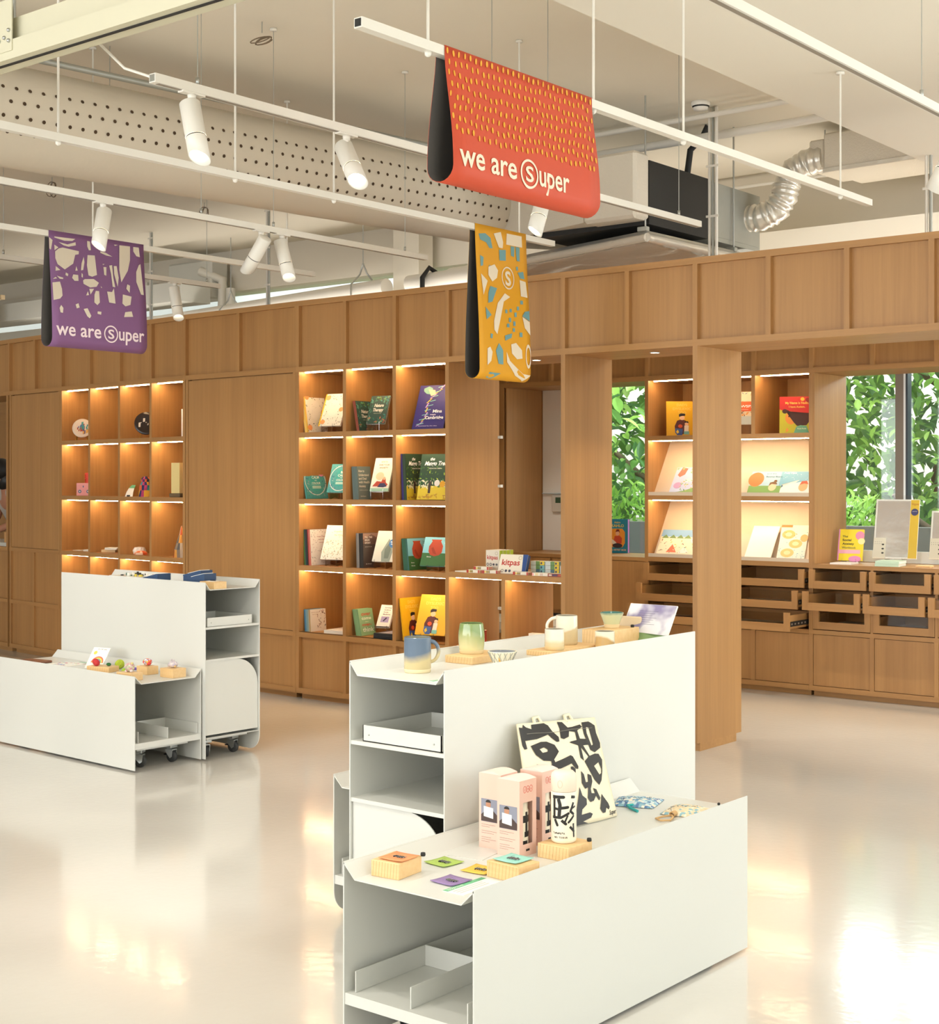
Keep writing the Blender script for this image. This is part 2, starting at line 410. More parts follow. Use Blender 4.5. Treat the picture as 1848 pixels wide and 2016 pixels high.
def cupboard(name, label, origin, rz, L, splits):
    """flush tall door over a low panel"""
    t = thing(name, label, 'cupboard', origin, rz)
    f = MB()
    f.box(0, 0.028, 0, 0.018, 0.04, 2.24, OAK); f.box(L - 0.028, L, 0, 0.018, 0.04, 2.24, OAK)
    f.box(0, L, -0.0006, 0.018, 0.04, 0.04 + RL, OAKX)
    for z in splits: f.box(0.0, L, -0.0006, 0.018, z - 0.034, z, OAKX)
    f.build('frame', t)
    d = MB(); d.box(0.030, L - 0.030, 0.004, 0.022, splits[-1] + 0.003, 2.232, OAK); d.build('door', t)
    zs = [0.04 + RL] + list(splits)
    for i in range(len(splits)):
        k = 2 if len(splits) > 1 else 1
        for j in range(k):
            w0 = 0.028 + j * (L - 0.056) / k
            p = MB(); p.box(w0, w0 + (L - 0.056) / k - (0.028 if j < k - 1 else 0), 0.014, 0.026, zs[i], zs[i + 1] - 0.034, OAK); p.build('lower_panel', t)
            if j: 
                q = MB(); q.box(w0 - 0.028, w0, 0, 0.018, zs[i], zs[i + 1] - 0.034, OAK); q.build('stile', t)
    c = MB(); c.box(0.04, L - 0.04, 0.026, 0.3, 0.04, 2.24, OAK); c.build('carcass', t)
    b = MB(); b.box(0.04, L - 0.04, 0.045, 0.3, 0, 0.0399, OAKX); b.build('plinth', t)
    return t
cupboard('tall_cupboard', 'wide flush oak cupboard between the two lit bookcases', seg(PM, AM, -1.253 + 0.016), AM, 1.253 - 0.034, [0.46])
cupboard('tall_cupboard', 'narrow flush oak cupboard left of the four-column bookcase', seg(PL, AL, -6 * MWL - 0.006 + 0.016), AL, 2 * MWL - 0.034, [0.46, 0.915])

# serving hatch at the far left, with a low panelled counter
t = thing('serving_counter', 'oak serving hatch counter at the far left edge with a person behind', 'counter', seg(PL, AL, -11 * MWL - 0.006), AL)
L = 5 * MWL - 0.02
f = MB(); f.box(0, L, 0, 0.018, 0.04, 0.076, OAKX); f.box(0, L, 0, 0.018, 0.43, 0.46, OAKX); f.box(0, L, 0, 0.018, 0.88, 0.914, OAKX)
for k in range(6): f.box(max(0, k * MWL - ST / 2), min(L, k * MWL + ST / 2), -0.0008, 0.018, 0.076, 0.88, OAK)
f.build('frame', t)
panel_grid(0, 5, 0.076, 0.43, MWL, 'lower_panel', t); panel_grid(0, 5, 0.46, 0.88, MWL, 'lower_panel', t)
f = MB(); f.box(0, L, 0.0182, 0.48, 0.88, 0.9138, OAKX); f.box(0, L, 0.03, 0.48, 0.04, 0.88, OAK); f.build('carcass', t)
f = MB(); f.box(0.3, L - 0.01, 0.06, 0.46, 0.9139, 0.945, WHITE); f.build('worktop', t)
f = MB(); f.box(0, L, 0.045, 0.3, 0, 0.0399, OAKX); f.build('plinth', t)
f = MB(); f.box(L - 0.02, L + 0.01, -0.002, 0.5, 0.914, 2.239, OAK); f.build('side_panel', t)
# oak wall of cabinets behind the hatch
t = thing('wall_cabinet', 'pale oak cabinets seen through the hatch behind the person', 'cabinet', seg(PL, AL, -20 * MWL), AL)
for k in range(8):
    b = MB(); b.box(k * 0.9 + 0.004, k * 0.9 + 0.896, 1.9, 1.92, 0.05, 1.60, OAK); b.build('door', t)
    b = MB(); b.box(k * 0.9 + 0.004, k * 0.9 + 0.896, 1.9, 1.92, 1.625, 2.18, OAK); b.build('upper_door', t)
b = MB(); b.box(0, 7.2, 1.921, 2.2, 0, 2.6, OAK); b.box(0, 7.2, 1.905, 1.921, 1.60, 1.625, OAKX); b.box(0, 7.2, 1.905, 1.921, 2.18, 2.6, OAKX); b.build('carcass', t)

# return panels and columns of the front screen
def column(x, label, y0=YF, z0=0.045):
    t = thing('column', label, 'column', (x, y0, 0))
    b = MB(); b.box(-ST / 2, ST / 2, 0.0, DEP, z0, 2.24, OAK); b.build('shaft', t)
    b = MB(); b.box(-ST / 2, ST / 2, 0.03, DEP - 0.06, 0, z0, OAKX); b.build('plinth', t)
    return t
XC = [XA + k * MW for k in range(15)]
column(XC[5], 'oak fin between the crayon ledge and the garden window opening')
column(XC[7], 'tall oak fin standing on the floor right of the white display unit')

# low open shelving with the crayon ledge (under the opening between bookcase and fin)
t = thing('ledge_shelf', 'low oak shelf unit holding crayon boxes beside the three-column bookcase', 'shelf', (XC[3], YF, 0))
b = MB(); b.box(ST / 2, 2 * MW - ST / 2, 0.0, DEP, 0.89, 0.925, OAKX); b.build('top', t)
b = MB(); b.box(ST / 2, 2 * MW - ST / 2, 0.0, DEP, 0.426, 0.46, OAKX); b.build('shelf', t)
b = MB(); b.box(MW - ST / 2, MW + ST / 2, 0.0, DEP, 0.46, 0.89, OAK); b.build('upright', t)
b = MB(); b.box(ST / 2, 2 * MW - ST / 2, 0, 0.018, 0.04, 0.076, OAKX); b.box(MW - ST / 2, MW + ST / 2, 0.0, 0.018, 0.076, 0.426, OAK); b.build('base_frame', t)
for k in (0, 1):
    b = MB(); b.box(k * MW + ST / 2, (k + 1) * MW - ST / 2, 0.018, 0.03, 0.07, 0.43, OAK); b.build('base_panel', t)
    led(t, k * MW + ST / 2 + 0.02, (k + 1) * MW - ST / 2 - 0.02, 0.89)
b = MB(); b.box(ST / 2, 2 * MW - ST / 2, 0.045, DEP, 0, 0.04, OAKX); b.build('plinth', t)

# small white wall clips on the side of the bookcase opening
for z in (1.78, 1.46, 0.66):
    b = MB(); b.box(-0.012, 0.018, -0.015, 0.01, -0.009, 0.009, WHITE)
    tag(b.build('shelf_clip', None, (-5.873, 7.575, z)), {1.78: 'upper small white clip on the oak bookcase edge', 1.46: 'middle small white clip on the oak bookcase edge', 0.66: 'lowest small clip on the bookcase edge, under the crayon ledge'}[z], 'clip', 'white clips on the bookcase edge')

# corridor lighting between the screen and the garden windows
for x in (-6.6, -5.0, -3.6, -2.6): light('corridor_spot', 'SPOT', (x, 8.25, 2.95), 60, (1.0, 0.93, 0.80), aim=(0.05, 0.28, -1), spot_size=R(80), spot_blend=0.5, shadow_soft_size=0.04)
# soffit downlights
for x, y, z, lab in ((-4.5, 7.27, 2.24, 'round downlight in the soffit left of the tall oak fin'), (-5.35, 7.27, 2.24, 'round downlight in the soffit above the crayon boxes'), (-3.41, 9.66, 2.24, 'round downlight above the window sill on the right')):
    t = thing('downlight', lab, 'downlight', (x, y, z))
    b = MB(); b.lathe([(0.030, 0), (0.030, -0.004), (0.024, -0.004)], WHITE, 20); b.build('rim', t)
    b = MB(); b.lathe([(0.024, -0.003), (0.0, -0.003)], LENS, 20); b.build('lens', t)
    light('downlight_beam', 'SPOT', (x, y, z - 0.02), 30, (1, 0.85, 0.62), aim=(0, 0, -1), spot_size=R(100), spot_blend=0.7, shadow_soft_size=0.03)

# ================================================================== BACK JOINERY under and beside the garden windows (front face Y = 9.386)
YB = 9.386; DB = YW - YB
XB = [-5.883 + k * MW for k in range(-6, 9)]     # stile centres, index 6 is the left side of the book display
fascia('trim_5', '', (XB[0], YB, 0), 0, 14, z0=2.245, depth=DB - 0.01)

# window bay on the left (reveal, sill, low cupboards)
def bay(x0, x1, label, side):
    t = thing('window_bay', label, 'window bay', (x0, YB, 0)); L = x1 - x0
    b = MB(); b.box(0, L, 0.0, DB - 0.005, 0.889, 0.917, OAKX if side == 'r' else OAKX); b.build('sill', t)
    if side == 'l': b = MB(); b.box(0.0005, 0.012, 0.002, DB - 0.005, 0.918, 2.244, OAK); b.build('reveal', t)
    return t
bl_ = bay(XB[3] + 0.0, XB[6] - ST / 2, 'oak-lined window bay on the left with a picture book on its sill', 'l')
for k in range(3):
    b = MB(); b.box(0.018 + k * MW, (k + 1) * MW - 0.006, 0.004, 0.02, 0.48, 0.885, OAK); b.build('door', bl_)
b = MB(); b.box(0, 3 * MW - ST / 2, 0.02, DB - 0.01, 0.45, 0.889, OAK); b.build('carcass', bl_)
# white bench below that bay
t = thing('bench', 'white cushioned bench below the left window bay', 'bench', (XB[1], 9.05, 0))
b = MB(); b.rbox(0, 5 * MW - 0.05, 0, 0.33, 0.30, 0.42, mat('E9E2D2', 0.8, key='cushion', bump=(60, 0.2)), 0.03); b.build('cushion', t)
b = MB(); b.box(0.02, 5 * MW - 0.07, 0.02, 0.33, 0, 0.30, OAK); b.build('base', t)
# oak wall left of the bay
b = MB(); b.box(XB[0], XB[3] - ST / 2, YB, YB + 0.02, 0, 2.245, OAK); struct(b.build('wall_panelling'))

# white wall piece inside the left bay with a thermostat
b = MB(); b.box(-7.2, -6.69, YW - 0.03, YW - 0.002, 0.918, 2.244, WALLW); struct(b.build('wall_bay_end'))
t = thing('thermostat', 'small white wall thermostat with a dark screen beside the left window', 'thermostat', (-7.03, YW - 0.032, 1.305), 0)
b = MB(); b.rbox(-0.06, 0.06, -0.022, 0, -0.07, 0.07, WHITE, 0.004); b.build('body', t)
b = MB(); b.box(-0.022, 0.030, -0.0235, -0.0215, 0.005, 0.052, mat('3F5B48', 0.3, key='lcd')); b.build('screen', t)
b = MB(); b.rbox(-7.19, -6.97, YW - 0.055, YW - 0.032, 1.385, 1.392, mat('BFD0DA', 0.4, key='rail_blue'), 0.002)
tag(b.build('wall_rail'), 'thin pale rail on the white wall above the thermostat', 'rail')

# picture book display with light troughs
t = thing('book_display', 'lit oak display with sloped cream book ledges behind the tall fin', 'bookcase', (XB[6], YB, 0))
W3 = 3 * MW
for k in (0, 3):
    b = MB(); b.box(k * MW - ST / 2, k * MW + ST / 2, 0, DB - 0.01, 0.889, 2.245, OAK); b.build('upright', t)
for k in (1, 2):
    b = MB(); b.box(k * MW - ST / 2, k * MW + ST / 2, 0, DB - 0.01, 1.83, 2.245, OAK); b.build('upright', t)
CREAM = mat('D9C8B0', 0.6, key='cream_panel')
for z in (1.83, 1.385, 0.925):
    b = MB(); b.box(ST / 2, W3 - ST / 2, 0, DB - 0.01, z - 0.034, z, OAKX); b.build('shelf', t)
    if z > 1: led(t, ST / 2 + 0.01, W3 - ST / 2 - 0.01, z - 0.034)
for k in range(3): led(t, k * MW + ST / 2 + 0.02, (k + 1) * MW - ST / 2 - 0.02, 2.245)
for z in (0.925, 1.385):       # sloped back board, ledge and lip
    b = MB(); b.prism([(0.075, z + 0.002), (0.083, z + 0.002), (0.335, z + 0.42), (0.327, z + 0.42)], ST / 2, W3 - ST / 2, CREAM, 'x'); b.build('sloped_board', t)
    b = MB(); b.box(ST / 2, W3 - ST / 2, 0.004, 0.075, z, z + 0.016, CREAM); b.box(ST / 2, W3 - ST / 2, 0.002, 0.008, z, z + 0.026, CREAM); b.build('ledge', t)
b = MB(); b.box(0, W3, DB - 0.01, DB - 0.002, 0.925, 2.245, OAK); b.build('back_panel', t)

# right window bay
t = bay(XB[9] + ST / 2, XB[14], 'oak-lined window bay on the right with books and a silver sheet on its sill', 'l')
b = MB(); b.box(0.016, XB[14] - XB[9], DB - 0.03, DB - 0.006, 0.918, 1.0, WALLW); b.build('back_sill', t)

# base cupboards
def base_cabinet(x0, n, label, div):
    t = thing('base_cabinet', label, 'cabinet', (x0, YB, 0)); L = n * MW
    f = MB(); f.box(-ST / 2, L + ST / 2 - 0.031, 0, 0.018, 0.04, 0.074, OAKX); f.box(-ST / 2, L + ST / 2 - 0.031, 0, 0.018, 0.432, 0.462, OAKX)
    for k in range(n + 1): 
        if k < n: f.box(k * MW - ST / 2, k * MW + ST / 2, -0.0006, 0.018, 0.074, 0.432, OAK)
    f.box(-ST / 2, ST / 2, -0.0006, 0.018, 0.462, 0.889, OAK)
    for k in div: f.box(k - 0.009, k + 0.009, 0.0, 0.018, 0.462, 0.889, OAK)
    f.build('frame', t)
    for k in range(n):
        b = MB(); b.box(k * MW + ST / 2 + 0.003, (k + 1) * MW - ST / 2 - 0.003, 0.006, 0.022, 0.078, 0.428, OAK); b.build('door', t)
    b = MB(); b.box(0, L - 0.02, 0.03, DB - 0.01, 0.05, 0.455, OAK); b.box(0, 0.015, 0.03, DB - 0.01, 0.455, 0.888, OAK); b.box(0, L - 0.02, DB - 0.03, DB - 0.01, 0.455, 0.888, OAK); b.build('carcass', t)
    b = MB(); b.box(0, L - 0.02, 0.05, DB - 0.01, 0, 0.045, OAKX); b.build('plinth', t)
    return t
cab1 = base_cabinet(XB[6], 3, 'oak base cabinet with six pulled-out glass-fronted drawers under the sloped book display', [1.5 * MW])
cab2 = base_cabinet(XB[9], 5, 'oak base cabinet with glass-fronted drawers under the right window sill', [k * MW for k in range(1, 5)])

def drawer(cab, x0, L, z, out, content=0):
    """glass-fronted pull-out display drawer; out = how far it is pulled"""
    t = thing('drawer', None, None, (x0 - cab.location.x, -out - 0.004, z)); t.parent = cab; H = 0.128; sw = 0.042; D = 0.47
    f = MB()
    f.box(0, sw, 0, 0.018, 0, H, OAK); f.box(L - sw, L, 0, 0.018, 0, H, OAK); f.box(sw, L - sw, 0, 0.018, 0, 0.052, OAKX); f.build('front', t)
    g = MB(); g.box(sw - 0.004, L - sw + 0.004, 0.019, 0.022, 0.04, H - 0.004, SMOKE); g.build('glass', t)
    s = MB(); s.box(0.022, 0.034, 0.0185, D, 0.012, 0.105, OAKY); s.box(L - 0.034, L - 0.022, 0.0185, D, 0.012, 0.105, OAKY); s.box(0.034, L - 0.034, D - 0.012, D, 0.012, 0.105, OAKX); s.build('sides', t)
    bt = MB(); bt.box(0.034, L - 0.034, 0.0225, D - 0.012, 0.014, 0.022, mat('EFE9DC', 0.6, key='drawer_bottom')); bt.build('bottom', t)
    r = MB(); r.box(0.008, 0.021, 0.03, D, 0.03, 0.062, DARK); r.box(L - 0.021, L - 0.008, 0.03, D, 0.03, 0.062, DARK)
    for q in range(5): r.box(L - 0.0215, L - 0.0075, 0.05 + q * 0.05, 0.07 + q * 0.05, 0.04, 0.052, STEEL)
    r.build('runner', t)
    return t
ZD = [0.754, 0.611, 0.468]
W15 = 1.5 * MW
for r, (z, o) in enumerate(zip(ZD, (0.07, 0.17, 0.29))):
    drawer(cab1, XB[6] + 0.018, W15 - 0.028, z, o)
    drawer(cab1, XB[6] + W15 + 0.010, W15 - 0.028, z, o)
for k in range(3):
    for r, (z, o) in enumerate(zip(ZD, (0.07, 0.17, 0.0))):
        drawer(cab2, XB[9] + k * MW + (0.018 if k == 0 else 0.011), MW - (0.028 if k == 0 else 0.022), z, o)
# prints lying in the drawers
def sheet(x, y, z, w_, d_, c, label, rz=0, art=None, cat='print', group='prints lying in the glass-fronted drawers', name='print'):
    t = thing(name, label, cat, (x, y, z), rz, group)
    b = MB(); b.box(-w_ / 2, w_ / 2, -d_ / 2, d_ / 2, 0, 0.002, mat(c, 0.6)); b.build('sheet', t)
    b = MB()
    for q in range(7):
        u = random.uniform(-w_ * 0.36, w_ * 0.3); v = random.uniform(-d_ * 0.36, d_ * 0.3); s_ = random.uniform(0.03, 0.09)
        b.flat([(u, v), (u + s_, v + 0.01), (u + s_ * 1.3, v + s_ * 0.6), (u + s_ * 0.4, v + s_ * 0.5)], mat(art or '4A4A44', 0.6), XY(0.0023))
    b.build('artwork', t)
    return t
for (x, r, c, a, l) in ((-5.66, 0, 'C8B79A', '7A5A3A', 'brown print in the top drawer left of the fin'), (-5.62, 1, 'D6CCB4', '5B5B50', 'grey drawing in the middle drawer left of the fin'), (-5.60, 2, '8B7488', '5B4458', 'purple prints in the bottom drawer left of the fin'),
                     (-4.90, 0, '8C8478', '4E4840', 'dusky print in the top drawer right of the fin'), (-4.88, 1, 'A8A290', '3E3A32', 'ink drawing in the middle drawer right of the fin'), (-4.88, 2, 'B9B09C', '3C3A36', 'ink drawing in the bottom drawer right of the fin'),
                     (-4.30, 0, '6E6458', '3A342E', 'dark print in the top left drawer under the sill'), (-4.30, 1, 'F5F1E6', 'B9B2A4', 'white lace sheet in the middle left drawer under the sill'), (-3.86, 0, '6A6A5C', '7A6A3A', 'olive print in the top second drawer under the sill'), (-3.86, 1, 'C9BBA6', '2A1E22', 'print with a dark head in the middle second drawer')):
    o = (0.07, 0.17, 0.29)[r]
    sheet(x, YB - o + 0.2, ZD[r] + 0.0225, 0.34, 0.30, c, l, 0.05, a)

PURPLE=[[(-0.022,0.698),(0.026,0.682),(0.011,0.617),(-0.011,0.624)],[(0.039,0.707),(0.2,0.711),(0.177,0.695),(0.116,0.689),(0.041,0.7)],[(0.071,0.675),(0.139,0.668),(0.202,0.69),(0.204,0.67),(0.147,0.654),(0.109,0.658)],[(0.038,0.654),(0.069,0.64),(0.038,0.618)],[(0.071,0.634),(0.101,0.643),(0.226,0.634),(0.223,0.614),(0.196,0.607),(0.177,0.547),(0.109,0.501),(0.056,0.53),(0.041,0.567),(0.042,0.611)],[(0.293,0.71),(0.315,0.709),(0.321,0.653),(0.305,0.65),(0.293,0.674)],[(0.293,0.617),(0.35,0.621),(0.36,0.493),(0.321,0.477),(0.292,0.483),(0.284,0.55)],[(0.262,0.602),(0.266,0.567),(0.253,0.514),(0.235,0.509),(0.243,0.558)],[(0.2,0.534),(0.21,0.506),(0.191,0.502)],[(0.041,0.516),(0.075,0.494),(0.038,0.485)],[(0.116,0.483),(0.135,0.475),(0.13,0.459),(0.112,0.465)],[(0.173,0.476),(0.212,0.477),(0.212,0.438),(0.181,0.435),(0.163,0.453)],[(0.24,0.493),(0.249,0.484),(0.247,0.463),(0.237,0.467)],[(0.262,0.455),(0.332,0.463),(0.372,0.442),(0.352,0.414),(0.301,0.404),(0.25,0.423),(0.248,0.445)],[(0.415,0.552),(0.439,0.554),(0.435,0.496),(0.418,0.5)],[(0.41,0.572),(0.427,0.573),(0.413,0.565)],[(0.463,0.567),(0.487,0.573),(0.492,0.488),(0.504,0.426),(0.482,0.427),(0.475,0.512)],[(0.5,0.568),(0.524,0.571),(0.536,0.493),(0.524,0.432),(0.5,0.515)],[(0.552,0.714),(0.64,0.717),(0.637,0.623),(0.614,0.548),(0.556,0.465),(0.544,0.546)],[(0.667,0.717),(0.713,0.718),(0.721,0.654),(0.692,0.657),(0.667,0.687)],[(0.709,0.598),(0.723,0.607),(0.738,0.397),(0.715,0.398),(0.68,0.481),(0.684,0.549)],[(0.605,0.457),(0.626,0.449),(0.62,0.4),(0.593,0.426)],[(0.563,0.384),(0.634,0.376),(0.622,0.319),(0.581,0.305),(0.556,0.322)],[(0.577,0.266),(0.63,0.276),(0.64,0.24),(0.566,0.232)],[(0.435,0.391),(0.475,0.391),(0.492,0.419),(0.5,0.316),(0.447,0.319)],[(0.344,0.386),(0.37,0.387),(0.372,0.312),(0.352,0.292),(0.328,0.308),(0.332,0.36)],[(0.282,0.378),(0.289,0.353),(0.266,0.348)],[(0.293,0.394),(0.331,0.398),(0.301,0.357)],[(0.067,0.418),(0.026,0.403),(0.01,0.407),(0.013,0.294),(0.063,0.308),(0.082,0.329),(0.08,0.373)],[(0.045,0.454),(0.094,0.446),(0.092,0.437),(0.067,0.436)],[(0.035,0.445),(0.048,0.437),(0.015,0.43)],[(0.069,0.267),(0.085,0.249),(0.08,0.217),(0.062,0.219),(0.056,0.247)],[(0.181,0.281),(0.204,0.291),(0.212,0.264),(0.189,0.256)],[(0.243,0.257),(0.274,0.265),(0.301,0.217),(0.289,0.2),(0.27,0.211)],[(0.352,0.251),(0.382,0.251),(0.378,0.231),(0.35,0.235)],[(0.396,0.654),(0.439,0.65),(0.492,0.63),(0.443,0.632),(0.396,0.644)],[(0.508,0.713),(0.54,0.715),(0.516,0.705)],[(0.386,0.424),(0.396,0.409),(0.388,0.411)]]
YELLOW=[[(0.043,0.905),(0.11,0.916),(0.163,0.893),(0.181,0.829),(0.148,0.827),(0.117,0.859),(0.057,0.87)],[(0.196,0.925),(0.27,0.944),(0.293,0.881),(0.285,0.842),(0.247,0.842)],[(0.332,0.943),(0.49,0.944),(0.493,0.872),(0.324,0.871)],[(0.371,0.867),(0.411,0.867),(0.403,0.799),(0.371,0.805)],[(0.423,0.869),(0.466,0.869),(0.461,0.777),(0.43,0.778)],[(0.247,0.828),(0.317,0.835),(0.313,0.765),(0.247,0.76)],[(0.129,0.706),(0.193,0.729),(0.227,0.694),(0.212,0.645),(0.163,0.616),(0.125,0.654)],[(0.05,0.771),(0.084,0.762),(0.075,0.709),(0.05,0.702)],[(0.285,0.554),(0.34,0.535),(0.27,0.5),(0.193,0.286),(0.163,0.312),(0.163,0.368),(0.208,0.485)],[(0.05,0.656),(0.114,0.616),(0.065,0.523)],[(0.45,0.656),(0.514,0.649),(0.526,0.548),(0.455,0.551)],[(0.14,0.586),(0.208,0.579),(0.155,0.489),(0.11,0.476),(0.117,0.542)],[(0.539,0.463),(0.539,0.395),(0.461,0.422),(0.49,0.454)],[(0.461,0.418),(0.539,0.39),(0.542,0.304),(0.482,0.347)],[(0.282,0.449),(0.304,0.451),(0.304,0.428),(0.282,0.426)],[(0.329,0.458),(0.351,0.46),(0.351,0.439),(0.329,0.437)],[(0.379,0.439),(0.403,0.441),(0.403,0.412),(0.379,0.41)],[(0.407,0.48),(0.43,0.482),(0.43,0.458),(0.407,0.456)],[(0.446,0.522),(0.474,0.524),(0.474,0.5),(0.446,0.498)],[(0.317,0.4),(0.341,0.402),(0.341,0.374),(0.317,0.372)],[(0.363,0.381),(0.387,0.382),(0.387,0.354),(0.363,0.352)],[(0.293,0.36),(0.32,0.363),(0.32,0.339),(0.293,0.337)],[(0.356,0.337),(0.379,0.339),(0.379,0.315),(0.356,0.313)],[(0.27,0.283),(0.348,0.303),(0.34,0.274),(0.27,0.25)],[(0.426,0.314),(0.455,0.316),(0.455,0.287),(0.426,0.285)],[(0.08,0.45),(0.14,0.404),(0.087,0.371)],[(0.332,0.231),(0.387,0.244),(0.446,0.201),(0.45,0.148),(0.395,0.14),(0.34,0.174)],[(0.208,0.231),(0.247,0.187),(0.247,0.097),(0.201,0.099),(0.175,0.182)],[(0.087,0.19),(0.117,0.201),(0.14,0.17),(0.125,0.113),(0.084,0.083)],[(0.282,0.18),(0.317,0.125),(0.458,0.048),(0.539,0.043),(0.49,0.002),(0.379,0.034),(0.285,0.114)],[(0.11,0.042),(0.224,0.04),(0.163,0.003),(0.102,0.009)],[(0.133,0.711),(0.148,0.722),(0.14,0.701)],[(0.434,0.702),(0.493,0.714),(0.503,0.667),(0.458,0.667)],[(0.419,0.739),(0.439,0.741),(0.439,0.717),(0.419,0.715)],[(0.125,0.286),(0.148,0.283),(0.14,0.254),(0.12,0.258)]]
BAGB= [[(-0.008,0.968),(0.045,0.961),(0.056,0.99),(0.087,0.964),(0.151,0.941),(0.155,0.983),(0.312,0.987),(0.357,0.963),(0.387,0.907),(0.445,0.848),(0.439,0.807),(0.407,0.805),(0.365,0.839),(0.328,0.88),(0.187,0.849),(0.054,0.843),(0.064,0.77),(0.033,0.767),(0.015,0.804)],[(0.481,0.988),(0.544,0.982),(0.595,0.926),(0.656,0.928),(0.765,0.943),(0.785,0.918),(0.707,0.887),(0.712,0.807),(0.801,0.795),(0.812,0.737),(0.73,0.739),(0.783,0.63),(0.737,0.6),(0.775,0.615),(0.693,0.73),(0.689,0.596),(0.651,0.63),(0.667,0.746),(0.558,0.786),(0.589,0.793),(0.667,0.798),(0.674,0.877),(0.599,0.89),(0.574,0.839),(0.503,0.822),(0.468,0.836),(0.49,0.924)],[(0.796,0.961),(0.891,0.964),(0.926,0.944),(0.964,0.917),(0.959,0.838),(0.982,0.732),(0.969,0.686),(0.872,0.653),(0.819,0.683),(0.807,0.737),(0.784,0.847)],[(0.104,0.793),(0.222,0.821),(0.286,0.818),(0.369,0.782),(0.398,0.717),(0.325,0.65),(0.29,0.639),(0.213,0.651),(0.144,0.708)],[(0.292,0.645),(0.325,0.65),(0.332,0.625),(0.526,0.668),(0.55,0.655),(0.591,0.555),(0.581,0.53),(0.55,0.541),(0.517,0.593),(0.353,0.555),(0.38,0.49),(0.357,0.496),(0.324,0.549),(0.203,0.559),(0.212,0.504),(0.278,0.498),(0.297,0.477),(0.161,0.502),(0.133,0.625),(0.167,0.621),(0.193,0.591),(0.292,0.605)],[(0.494,0.564),(0.519,0.564),(0.547,0.535),(0.527,0.45),(0.484,0.466)],[(0.696,0.589),(0.778,0.628),(0.868,0.64),(0.922,0.63),(0.956,0.565),(0.921,0.456),(0.88,0.37),(0.837,0.335),(0.784,0.392),(0.736,0.496)],[(0.613,0.507),(0.641,0.471),(0.647,0.394),(0.68,0.392),(0.695,0.467),(0.743,0.443),(0.741,0.386),(0.7,0.322),(0.702,0.28),(0.752,0.269),(0.737,0.322),(0.778,0.303),(0.814,0.213),(0.794,0.191),(0.76,0.248),(0.72,0.205),(0.677,0.199),(0.647,0.243),(0.669,0.346),(0.629,0.334),(0.594,0.396)],[(0.558,0.364),(0.583,0.279),(0.63,0.239),(0.629,0.184),(0.576,0.147),(0.568,0.097),(0.662,0.103),(0.693,0.084),(0.673,0.051),(0.584,0.03),(0.64,-0.016),(0.547,-0.011),(0.474,-0.006)],[(0.842,0.246),(0.91,0.143),(0.92,0.103),(0.902,0.082),(0.877,0.111),(0.852,0.065),(0.819,0.066),(0.791,0.115)]]
BAGW= [[(0.836,0.91),(0.874,0.904),(0.875,0.73),(0.847,0.723),(0.824,0.85)],[(0.193,0.756),(0.244,0.77),(0.28,0.748),(0.272,0.727),(0.218,0.721)],[(0.815,0.524),(0.896,0.552),(0.914,0.477),(0.899,0.44),(0.867,0.431)]]

# ================================================================== TRACKS, SPOTS, BANNERS
ZT = 2.876             # top of every rail
def rail(x, y0, y1, label, kind, anchors, ztop=None):
    """kind 'banner': white box rail on rigid rods; 'light': lighting track on steel wires"""
    g = 'white rails and lighting tracks under the ceiling'
    ztop = ztop or CZ
    t = thing('lighting_track' if kind == 'light' else 'banner_rail', label, 'track' if kind == 'light' else 'rail', (x, y0, ZT), 0, g)
    L = y1 - y0; hw = 0.0165; b = MB()
    b.box(-hw, hw, 0, L, -0.031, 0, TRACKM); b.build('rail', t)
    if kind == 'light':
        c = MB(); c.box(-0.008, 0.008, 0.02, L - 0.02, -0.0325, -0.0312, mat('8E8579', 0.5, key='slot')); c.build('slot', t)
    if y0 > 0.5:
        e = MB(); e.box(-0.012, 0.012, -0.002, 0.0, -0.027, -0.004, DARK if kind == 'banner' else STEEL); e.build('open_end', t)
    for ya in anchors:
        r = 0.005 if kind == 'banner' else 0.0018
        b = MB(); b.tube([(0, ya - y0, 0), (0, ya - y0, ztop - ZT - 0.002)], r, TRACKM if kind == 'banner' else STEEL, 8)
        b.lathe([(0.0, 0), (0.02, 0), (0.02, -0.012), (0.0, -0.012)], TRACKM, 12, M=Matrix.Translation((0, ya - y0, ztop - ZT - 0.002)))
        if kind == 'banner': b.lathe([(0.007, -0.031), (0.012, -0.031), (0.010, -0.042), (0.004, -0.047), (0, -0.047)], TRACKM, 12, M=Matrix.Translation((0, ya - y0, 0)))
        else: b.lathe([(0.0, 0.03), (0.007, 0.028), (0.007, 0.0), (0, 0)], STEEL, 10, M=Matrix.Translation((0, ya - y0, 0)))
        b.build('rod' if kind == 'banner' else 'wire', t)
    return t
rail(-2.993, 3.173, 6.820, 'white rail carrying the red banner', 'banner', [3.492, 4.415, 5.049, 6.492], BZ)
rail(-2.047, 3.173, 6.4, 'lighting track at the top right corner under the lower soffit', 'light', [5.117], BZ)
rail(-3.947, 3.173, 6.820, 'lighting track left of the red banner with a cable at its near end', 'light', [3.371, 5.034, 5.451, 6.613])
rail(-4.928, 1.5, 6.854, 'white rail carrying the yellow banner', 'banner', [3.493, 4.426, 5.055, 6.533])
rail(-5.839, 1.5, 6.794, 'lighting track with a pair of spotlights left of the yellow banner', 'light', [5.011, 5.521, 6.6])
rail(-6.889, 1.5, 6.880, 'white rail carrying the purple banner', 'banner', [5.115, 6.634])
rail(-7.826, 1.5, 6.880, 'lighting track farthest to the left, above the four-column bookcase', 'light', [5.153, 5.587, 6.767])
